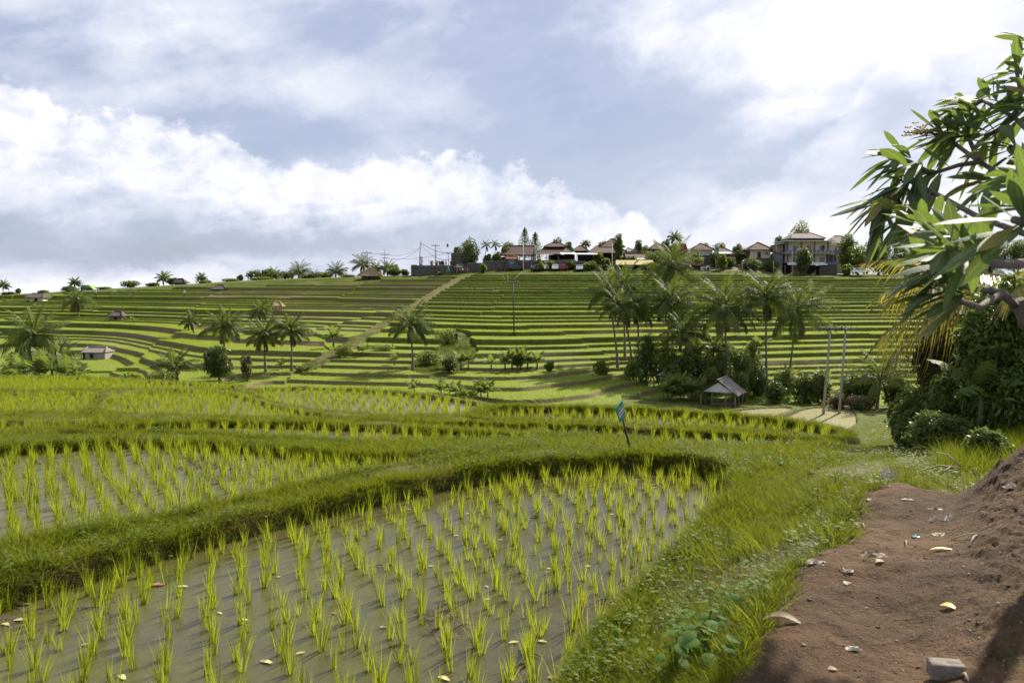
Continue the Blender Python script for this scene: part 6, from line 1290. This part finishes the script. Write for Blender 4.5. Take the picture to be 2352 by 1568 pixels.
def frangipani():
    b = ground_at(2470, 4.5); root = empty('frangipani_tree', b, 'large frangipani tree with long glossy leaves at the right edge', 'tree'); L = lambda p: Vector(P(*p)) - b
    mb = MB(); mb.tube([(0, 0, -.3), L((2450, 960, 4.4)), L((2410, 830, 4.2)), L((2372, 745, 4.0)), L((2340, 695, 3.95))], [.10, .085, .07, .055, .04], 10); mb.tube([L((2375, 750, 4.0)), L((2400, 660, 3.8)), L((2440, 600, 3.6)), L((2450, 480, 3.8))], [.06, .055, .048, .04], 9); mb.build('trunk', M_frbark, root)
    BR = [[(2330, 700, 3.95), (2300, 672, 3.8), (2230, 660, 3.7), (2170, 632, 3.6), (2130, 622, 3.6)], [(2440, 600, 3.6), (2380, 604, 3.2), (2300, 607, 3.0), (2230, 598, 2.95), (2180, 574, 2.9)],
          [(2450, 480, 3.8), (2400, 340, 4.4), (2330, 270, 5.0), (2255, 230, 5.3)], [(2330, 270, 5.0), (2345, 215, 5.2), (2335, 165, 5.3)], [(2450, 520, 3.8), (2360, 440, 4.4), (2250, 372, 5.0), (2185, 325, 5.3), (2150, 308, 5.4)],
          [(2250, 372, 5.0), (2200, 380, 5.1), (2140, 400, 5.2)], [(2420, 560, 3.6), (2250, 500, 4.3), (2140, 440, 4.9), (2085, 415, 5.0), (2062, 440, 5.0)], [(2140, 440, 4.9), (2110, 490, 4.8), (2070, 500, 4.8)], [(2250, 500, 4.3), (2180, 530, 4.2), (2120, 520, 4.2)],
          [(2300, 672, 3.8), (2250, 706, 3.6), (2200, 690, 3.5), (2170, 665, 3.5)], [(2440, 600, 3.6), (2410, 540, 3.0), (2365, 515, 2.7), (2330, 505, 2.6)], [(2420, 540, 3.2), (2400, 460, 3.3), (2362, 400, 3.4)], [(2300, 607, 3.0), (2270, 570, 3.2), (2225, 545, 3.4)],
          [(2230, 660, 3.7), (2200, 600, 3.7), (2150, 560, 3.8)], [(2360, 440, 4.4), (2352, 380, 4.6), (2320, 335, 4.8)], [(2250, 372, 5.0), (2230, 330, 5.2), (2215, 285, 5.3)], [(2400, 340, 4.4), (2390, 250, 4.8), (2360, 215, 5.0)], [(2345, 215, 5.2), (2365, 140, 5.3), (2372, 95, 5.4)], [(2140, 400, 5.2), (2090, 372, 5.2), (2060, 360, 5.2)], [(2330, 270, 5.0), (2290, 300, 5.1), (2262, 312, 5.2)], [(2255, 230, 5.3), (2225, 250, 5.3), (2210, 240, 5.4)], [(2062, 440, 5.0), (2035, 450, 4.9), (2020, 470, 4.9)], [(2360, 440, 4.4), (2300, 410, 4.7), (2250, 425, 4.8)]]
    tips = []
    for i, br in enumerate(BR):
        pts = [L(p) for p in br]; n = len(pts); r0 = .021 if i in (0, 1, 10) else .017
        MB().tube(pts, [r0 * (1 - .35 * k / (n - 1)) for k in range(n)], 8).build('branch', M_frbark, root); tips.append((pts[-1], (pts[-1] - pts[-2]).normalized(), br[-1][2]))
        if n > 3: tips.append((pts[-2] + Vector((0, 0, .05)), (pts[-1] - pts[-2]).normalized(), br[-2][2]))
    V = []; F = []; nv = 0; r = np.random.default_rng(5)
    for ti, (p, dr, d) in enumerate(tips):
        n = int(r.integers(13, 19)); dr = np.array(dr); p = np.array(p)
        dr = unit(dr * .9 + (np.array([-.45, 0, -.05]) if d > 4.2 else np.array([-.75, 0, .55]))); a = unit(np.cross(dr, [0, 0, 1.0])); c = np.cross(a, dr)
        an = np.arange(n) * 2.399 + r.uniform(0, 6); op = r.uniform(.35, 1.25, n)
        D = unit(dr * np.cos(op)[:, None] + (a * np.cos(an)[:, None] + c * np.sin(an)[:, None]) * np.sin(op)[:, None])
        base = p - dr * r.uniform(0, .12, (n, 1)) + D * .02; G = np.zeros((n, 3)); G[:, 2] = -(r.uniform(.15, .6, n) if d > 4.2 else r.uniform(.05, .4, n))
        S = unit(np.cross(D, np.array([0, 0, 1.0]) + r.normal(0, .3, (n, 3)))); ll = r.uniform(.19, .31, n) if d > 4.2 else r.uniform(.16, .27, n)
        v, f = blades(base, D, S, ll, ll * r.uniform(.20, .26, n), G, 8, prof=[.10, .30, .62, .86, .98, 1.0, .88, .55, .04], fold=.22); V.append(v); F.append(f + nv); nv += len(v)
    me = np_mesh('leaves', np.concatenate(V), np.concatenate(F), [M_fr], smooth=True); nvv = len(me.vertices); ii = np.arange(nvv); me.attributes.new('mid', 'FLOAT', 'POINT').data.foreach_set('value', (ii % 3 == 1).astype(np.float32)); me.attributes.new('along', 'FLOAT', 'POINT').data.foreach_set('value', ((ii // 3) % 9 / 8.0).astype(np.float32)); o = bpy.data.objects.new('leaves', me); C.objects.link(o); o.parent = root
    fb = MB()
    for k in range(26):
        c0 = L((2112 + random.gauss(0, 14), 302 + random.gauss(0, 8), 5.4)) + Vector((0, random.gauss(0, .05), 0))
        for j in range(5):
            a_ = j * 1.2566 + k; q = Vector((math.cos(a_) * .028, math.sin(a_) * .02, .012)); fb.add([tuple(c0), tuple(c0 + q * .6 + Vector((0, 0, .008))), tuple(c0 + q), tuple(c0 + q.cross(Vector((0, 0, 1))) * .5 + q * .6)], [(0, 1, 2, 3)])
    fb.build('flowers', M_flower, root)
    mb = MB()
    for k in range(9): mb.tube([L((2150, 308, 5.4)), L((2130 + random.gauss(0, 5), 305, 5.4)), L((2112 + random.gauss(0, 14), 303 + random.gauss(0, 7), 5.4))], [.006, .005, .004], 4)
    mb.build('flower_stalks', M_leafC, root)
frangipani()
palm('coconut palm with yellowing fronds hanging behind the frangipani', (2450, 700), 2500, 14, 330, 301, elmax=34, span=-14, nf=20, mats=[M_palmy, M_palmdry], leaves=54, lw=.035, trunk_r=.2, dry=1, up=.45, wind=0)
M_brush = leaf_mat('shrub_leaf', (.068, .108, .020), (.15, .20, .038), trans=.42, rough=.45, spec=.4, per='isl', nscale=1.6)
M_brushl = leaf_mat('shrub_leaf_light', (.070, .105, .020), (.145, .18, .035), trans=.36, rough=.45, per='isl', nscale=1.6)
for i, (px, py, rx, ry, d, m, m2, ls, nl, lb) in enumerate([
    (2125, 965, 80, 78, 14.5, M_brushl, M_brush, .085, 12000, 'feathery light green shrub beside the grassy track'),
    (2215, 940, 100, 105, 13.2, M_brush, M_brushl, .085, 15000, 'big dark green shrub at the centre of the right thicket'),
    (2190, 820, 100, 110, 15, M_brush, M_leafR, .10, 12000, 'tall shrub with reddish tips behind the right thicket'),
    (2300, 780, 110, 150, 12.5, M_brush, M_brush, .10, 14000, 'tall dark shrub under the frangipani branches'),
    (2350, 740, 70, 110, 14.5, M_brushl, M_brush, .10, 9000, 'light green shrub top at the right edge under the frangipani'),
    (2160, 1000, 75, 60, 11.5, M_brush, M_brushl, .07, 9000, 'medium green shrub at the front of the thicket'),
    (2080, 950, 42, 60, 15.5, M_brushl, M_brush, .09, 7000, 'light green shrub at the far left end of the thicket'),
    (2345, 930, 85, 120, 12, M_brush, M_brushl, .09, 13000, 'dense dark shrub at the right edge of the photo'),
    (2085, 1010, 38, 45, 14, M_brushl, M_leafC, .07, 5000, 'small light shrub at the left foot of the thicket'),
    (2270, 1020, 60, 42, 9.5, M_brush, M_brushl, .06, 7000, 'low dark weeds behind the earth bank')]):
    tree_px(lb, px, py, rx, ry, d, 700 + i, m, name='shrub', cat='shrub', ls=ls, nl=nl, lobes=26, lobe=.34, second=m2, group='shrubs of the thicket on the right')
for px, d, k, s in ((2255, 12.2, 2, .55), (2225, 17, 3, .9)): banana(px, d, k, s, 'banana plant poking out of the right thicket, %s' % ('near' if d < 15 else 'behind the tall shrub'), None, at=P(px, 960 if d < 15 else 900, d))
# ---------------------------------------------------------------- sign
def sign():
    b = onz(1452, 1052, 0) if False else P(1452, 1053, 10.6); b = Vector((b.x, b.y, gz(b.x, b.y))); root = empty('field_sign', b, 'small green field sign on a leaning wooden stick', 'sign')
    q = lambda x, y, dd=10.5: Vector(P(x, y, dd)) - b
    MB().tube([(0, 0, -.1), q(1438, 995), q(1428, 952)], [.016, .015, .013], 7).build('stick', M_wood, root)
    TL, TR, BR_, BL = q(1414.5, 937, 10.42), q(1429.5, 920, 10.52), q(1438, 954, 10.52), q(1425.5, 969.5, 10.42)
    nrm = (TR - TL).cross(BL - TL).normalized(); nrm = nrm if nrm.y > 0 else -nrm
    bd = MB().prism([TL, TR, BR_, BL], nrm * .02).build('board', plain('green_board', (.02, .26, .19), .5, (.02, .20, .15), 8), root)
    def pt(u, v): return (TL * (1 - u) + TR * u) * (1 - v) + (BL * (1 - u) + BR_ * u) * v - nrm * .004
    MB().poly([pt(.02, .42), pt(.98, .36), pt(.98, .66), pt(.02, .72)]).build('white_band', M_canopy, bd)
    yel = plain('yellow_letters', (.62, .55, .10), .6); mb = MB()
    for r_, v0 in enumerate((.14, .26, .80)):
        for k in range(5): mb.poly([tuple(pt(.16 + k * .14, v0) - nrm * .003), tuple(pt(.26 + k * .14, v0) - nrm * .003), tuple(pt(.26 + k * .14, v0 + .06) - nrm * .003), tuple(pt(.16 + k * .14, v0 + .06) - nrm * .003)])
    mb.build('lettering', yel, bd); mb = MB()
    for k in range(6): mb.poly([tuple(pt(.10 + k * .14, .50) - nrm * .005), tuple(pt(.20 + k * .14, .50) - nrm * .005), tuple(pt(.20 + k * .14, .58) - nrm * .005), tuple(pt(.10 + k * .14, .58) - nrm * .005)])
    mb.build('red_lettering', M_red, bd)
sign()
# ---------------------------------------------------------------- things lying on the path
def on_path(px, py):
    d = find_d(px, py, 2.2, 9.5); x = (px - CX) / K * d; return Vector((x, d, path_z(x, d)))
M_dleaf = leaf_mat('fallen_leaf', (.20, .155, .085), (.30, .24, .13), trans=.2, rough=.6); M_yleaf = leaf_mat('yellow_leaf', (.50, .36, .06), (.62, .46, .10), trans=.25, rough=.5); M_fleaf = leaf_mat('floating_leaf', (.40, .38, .14), (.55, .52, .24), trans=.15, rough=.5, nscale=.01); M_rleaf = leaf_mat('reddish_leaf', (.28, .14, .08), (.36, .20, .12), trans=.15, rough=.5)
def leaf_obj(name, at, L, wd, rz, m, label, cat='leaf', group=None, curl=.3, tilt=(0, 0)):
    n = 8; t = np.linspace(0, 1, n + 1); pr = np.clip(np.sin(np.pi * np.clip(t * .92 + .06, 0, 1)), 0.04, 1) ** .8; mb = MB(); vs = []
    for i in range(n + 1):
        x = (t[i] - .5) * L; z = curl * L * (.25 - (t[i] - .5) ** 2) + .004; w = wd * pr[i] / 2; y0 = .06 * L * math.sin(t[i] * 5)
        vs += [(x, y0 - w, z + abs(curl) * w * .6), (x, y0, z), (x, y0 + w, z + abs(curl) * w * .9)]
    f = []
    for i in range(n): f += [(3 * i, 3 * i + 3, 3 * i + 4, 3 * i + 1), (3 * i + 1, 3 * i + 4, 3 * i + 5, 3 * i + 2)]
    mb.add(vs, f, smooth=True); o = mb.build(name, m, None, at); o.rotation_euler = (tilt[0], tilt[1], rz); return tag(o, label, cat, group)
leaf_obj('fallen_leaf', on_path(1818, 1434), .19, .055, R(-22), M_dleaf, 'big curled dry brown leaf on the left side of the dirt path', curl=.55)
leaf_obj('fallen_leaf', on_path(2207, 1392), .075, .05, R(-40), M_yleaf, 'yellow leaf lying alone on the right side of the dirt path', curl=.4)
leaf_obj('fallen_leaf', on_path(2192, 1270), .16, .03, R(-8), M_yleaf, 'long yellow leaf strip in the middle of the dirt path', curl=.2)
leaf_obj('fallen_leaf', on_path(1966, 1336), .05, .04, R(60), M_dleaf, 'small tan leaf on the left part of the path below the paper scraps')
leaf_obj('fallen_leaf', on_path(2041, 1296), .05, .04, R(10), M_dleaf, 'small tan leaf on the path below the dry twig')
leaf_obj('fallen_leaf', on_path(1757, 1394), .05, .025, R(0), M_yleaf, 'tiny orange leaf at the grassy edge of the path')
leaf_obj('fallen_leaf', on_path(1937, 1541), .04, .03, R(0), M_dleaf, 'tiny pale leaf near the bottom of the path')
leaf_obj('fallen_leaf', on_path(2216, 1123), .10, .05, R(10), M_rleaf, 'reddish brown leaf at the foot of the earth bank')
M_paper = plain('paper', (.56, .48, .37), .9, (.40, .33, .24), 12)
def scrap(px, py, s, flat, seed, label, m=None, name='paper_scrap', cat='litter'):
    r = np.random.default_rng(seed); n = 7; vs = []; g = np.linspace(-1, 1, n)
    for a in g:
        for b in g:
            rr = 1 + r.uniform(-.22, .22); vs.append((a * s * rr, b * s * .55 * rr, abs(r.normal(0, 1)) * s * flat * (1 - max(abs(a), abs(b)) ** 3) + .004))
    f = [(i * n + j, (i + 1) * n + j, (i + 1) * n + j + 1, i * n + j + 1) for i in range(n - 1) for j in range(n - 1) if r.random() > .08 or 0 < i < n - 2]
    o = MB().add(vs, f).build(name, m or M_paper, None, on_path(px, py)); o.rotation_euler = (0, 0, r.uniform(-.5, .5)); tag(o, label, cat)
scrap(2062, 1100, .085, .8, 1, 'largest crumpled white paper at the far end of the dirt path'); scrap(2026, 1106, .07, .12, 2, 'flat white paper strip left of the largest crumpled paper'); scrap(2165, 1194, .035, .6, 3, 'white crumpled tissue in the middle right of the path')
scrap(2198, 1192, .045, .6, 4, 'pinkish crumpled paper right beside the white tissue'); scrap(1890, 1295, .05, .25, 5, 'flat torn white paper at the grassy edge of the path'); scrap(1968, 1312, .03, .4, 6, 'small torn white paper left of the path middle'); scrap(2340, 1120, .05, .5, 7, 'white scrap lying high on the earth bank')
scrap(2178, 1226, .05, .15, 8, 'thin pale wood chip on the path below the tissues', M_dleaf, 'wood_chip', 'wood chip'); scrap(2125, 1231, .03, .2, 9, 'tiny turquoise plastic scrap on the path', plain('turquoise_plastic', (.08, .42, .36), .4)); scrap(2025, 1282, .07, .2, 10, 'pale shredded husk in the middle of the path', M_dleaf, 'husk', 'husk'); scrap(2010, 1150, .03, .3, 11, 'small white scrap at the far left of the path'); scrap(1982, 1490, .035, .2, 12, 'pale flake near the bottom of the path')
scrap(2310, 1246, .02, .9, 13, 'pinkish curl of peel on the right side of the path', M_dleaf, 'peel', 'peel'); scrap(2100, 1148, .04, .1, 14, 'flat whitish chip near the far end of the path', M_dleaf, 'wood_chip', 'wood chip'); scrap(2165, 1166, .045, .2, 15, 'curved pale bark piece near the earth bank', M_dleaf, 'bark_piece', 'bark')
def twig(px0, py0, px1, py1, label, r=.004):
    a, b = on_path(px0, py0), on_path(px1, py1); m = (a + b) / 2 + Vector((.01, .015, .02)); tag(MB().tube([(0, 0, .004), m - a, b - a + Vector((0, 0, .006))], [r, r, r * .6], 5).build('twig', plain('pale_twig', (.45, .38, .26), .8), None, a), label, 'twig')
twig(2098, 1240, 2101, 1262, 'short upright-looking pale straw on the path'); twig(2205, 1243, 2285, 1230, 'long dry twig lying across the right of the path'); twig(2250, 1256, 2266, 1232, 'bent pale twig at the end of the long dry twig', .006); twig(1990, 1200, 2004, 1216, 'small dry straw on the left side of the far path'); twig(1944, 1306, 1962, 1318, 'crooked pale twig left of the torn paper'); twig(2240, 1553, 2262, 1566, 'yellow straw sticking out beside the concrete block', .005)
def block():
    a = on_path(2206, 1548); mb = MB(); mb.box((0, 0, .028), (.125, .075, .065), rz=R(-9)); o = mb.build('concrete_block', plain('block_concrete', (.22, .19, .155), .9, (.14, .12, .095), 22, bump=.6), None, a); bv = o.modifiers.new('b', 'BEVEL'); bv.width = .008; bv.segments = 3; tag(o, 'grey concrete block half sunk in the dirt at the bottom right', 'block')
block()
# clods and gravel
def clods():
    ms = []
    for i in range(5):
        r = np.random.default_rng(40 + i); v = unit(r.normal(0, 1, (10, 3))) * r.uniform(.7, 1.1, (10, 1)) * np.array([1, .8, .55])
        import bmesh
        bm = bmesh.new()
        for p in v: bm.verts.new(p)
        bmesh.ops.convex_hull(bm, input=bm.verts); me = bpy.data.meshes.new('clod'); bm.to_mesh(me); bm.free(); me.materials.append(M_clod if i < 3 else M_pebble); ms.append(me)
    y = rng.uniform(2.2, 8, 9000); px = rng.uniform(1560, 2450, 9000); x = (px - CX) / K * y; ins, dd = inpoly(PATH_POLY, x, y); k = ins & (dd > .05) & (fbm(x * 1.6, y * 1.6, 12) + rng.normal(0, .25, 9000) > .1); x, y = x[k], y[k]
    z = terrain(x, y)[0] + .012 * fbm(x * 9, y * 9, 83) + .03 * fbm(x * 2.2, y * 2.2, 85)
    s = rng.uniform(.0025, .008, len(x)) * (1 + 1.2 * (rng.uniform(0, 1, len(x)) > .95)); scatter('gravel', ms, np.stack([x, y, z + s * .1], 1), rng.uniform(0, 6.3, len(x)), s, rng.integers(0, 5, len(x)))
M_clod = plain('soil_clod', (.10, .066, .042), .95, (.06, .042, .028), 3); M_pebble = plain('pebble', (.26, .20, .145), .9, (.17, .125, .09), 3)
clods()
# leaves floating in the nearest paddy
FL = [(363, 1343, .12), (420, 1347, .09), (48, 1424, .10), (14, 1434, .08), (560, 1423, .07), (768, 1408, .05), (1118, 1347, .04), (1543, 1290, .09), (1545, 1306, .10), (1412, 1387, .08), (1272, 1556, .08), (1020, 1558, .09), (612, 1520, .09), (1245, 1473, .07), (1120, 1376, .05), (975, 1205, .05), (1048, 1230, .05), (1330, 1186, .04), (1405, 1181, .05), (1262, 1306, .05), (60, 1388, .08), (280, 1555, .09), (740, 1332, .04), (505, 1408, .05), (640, 1325, .04), (850, 1300, .04), (1180, 1475, .07), (940, 1170, .05), (1500, 1120, .05), (1600, 1190, .05), (1150, 1240, .05), (1075, 1180, .05), (690, 1500, .06), (880, 1440, .05), (1350, 1300, .05), (1470, 1200, .04), (1230, 1180, .05), (990, 1300, .05), (560, 1300, .05), (200, 1480, .07)]
for i, (px, py, L) in enumerate(FL):
    a = onz(px, py, -2.396); leaf_obj('floating_leaf', a, L, L * .42, random.uniform(-.6, .6), M_fleaf if i % 5 else M_rleaf, 'pale yellow fallen leaf floating on the nearest paddy' if i % 5 else 'reddish brown fallen leaf floating on the nearest paddy', group='yellow leaves floating on the nearest paddy' if i % 5 else 'brown leaves floating on the nearest paddy', curl=.12)
for i, (px, py, L) in enumerate(((1215, 1500, .16), (1500, 1405, .22), (1590, 1100, .10), (870, 1300, .08), (1560, 1190, .10))):
    a = onz(px, py, -2.392); o = MB().tube([(-L / 2, 0, 0), (0, .01, .012), (L / 2, -.005, .004)], [.004, .006, .003], 5).build('stick', M_bark, None, a); o.rotation_euler[2] = .3 * i - .5; tag(o, 'dark thin stick floating among the rice seedlings', 'stick', 'sticks floating on the nearest paddy')
# broad-leaved weeds at the edge of the path
M_weed = leaf_mat('weed_leaf', (.055, .12, .022), (.12, .20, .035), trans=.4, rough=.65, spec=.15, per='isl')
def weed(px, py, s, seed, label, group=None, n=9, dlo=2.3):
    d = find_d(px, py, dlo, 30); b = ground_at(px, d); r = np.random.default_rng(seed); root = empty('broadleaf_weed', b, label, 'weed', group)
    an = np.arange(n) * 2.4 + r.uniform(0, 1, n); hh = s * r.uniform(.5, 1.1, n); mb = MB(); V = []; F = []; nv = 0
    for k in range(n):
        tip = np.array([math.cos(an[k]) * s * .55 * r.uniform(.4, 1), math.sin(an[k]) * s * .55 * r.uniform(.4, 1), hh[k]]); mb.tube([(0, 0, -.02), tuple(tip * np.array([.4, .4, .7])), tuple(tip)], [.003, .0025, .002], 4)
        D = unit(np.array([[math.cos(an[k]), math.sin(an[k]), -.15]])); S = unit(np.cross(D, [0, 0, 1.0])); L = s * r.uniform(.28, .45); v, f = blades(tip[None] - D * L * .2, D, S, [L], [L * .95], np.array([[0, 0, -.35]]), 6, prof=[.5, .9, 1, .92, .7, .38, .03], fold=.2); V.append(v); F.append(f + nv); nv += len(v)
    mb.build('stalks', M_weed, root); me = np_mesh('leaves', np.concatenate(V), np.concatenate(F), [M_weed], smooth=True); o = bpy.data.objects.new('leaves', me); C.objects.link(o); o.parent = root
for i, (px, py, s) in enumerate(((1628, 1500, .20), (1655, 1470, .15), (1600, 1530, .20), (1640, 1545, .18), (1700, 1410, .12), (1712, 1425, .10), (1585, 1480, .13), (1560, 1560, .18), (1675, 1440, .11))): weed(px, py, s, i, 'broad-leaved weed at the grassy edge of the path near the bottom', 'broad-leaved weeds along the lower path edge')
for i, (px, py, s) in enumerate(((1800, 1075, .22), (1830, 1070, .2), (1870, 1095, .2), (1890, 1080, .16), (1850, 1120, .14))): weed(px, py, s * .45, 30 + i, 'broad-leaved weed on the bank left of the path end', 'broad-leaved weeds on the far bank', dlo=6)
# tall grass and dry stems in front of the thicket
def tallgrass():
    tm = [tuft_mesh('tall_tuft', 22, .45, .07, .008, .6, M_grass, 500 + i, 4, .5) for i in range(5)]
    n = 2600; y = rng.uniform(8.5, 20, n); px = rng.uniform(2130, 2400, n); x = (px - CX) / K * y; z = terrain(x, y)[0]; k = (fbm(x * .8, y * .8, 44) + sstep(2130, 2220, px) * .6 - .3 > 0)
    scatter('tall_grass', tm, np.stack([x, y, z], 1)[k], rng.uniform(0, 6.3, k.sum()), rng.uniform(.4, 1.0, k.sum()), rng.integers(0, 5, k.sum()))
tallgrass()
def dry_stem(pa, pb, d, label): a, b = P(*pa, d), P(*pb, d + .3); tag(MB().tube([(0, 0, 0), (b - a) * .5 + Vector((0, 0, .04)), b - a], [.010, .008, .005], 5).build('dry_stem', plain('dry_stem', (.32, .27, .18), .8), None, a), label, 'stem')
dry_stem((2203, 1074), (2112, 1082), 7.2, 'long dry stem lying towards the grassy track'); dry_stem((2205, 1070), (2150, 1038), 7.4, 'dry stem slanting up beside the thicket'); dry_stem((2160, 1088), (2200, 1078), 7.1, 'short dry stem crossing the long dry stem')
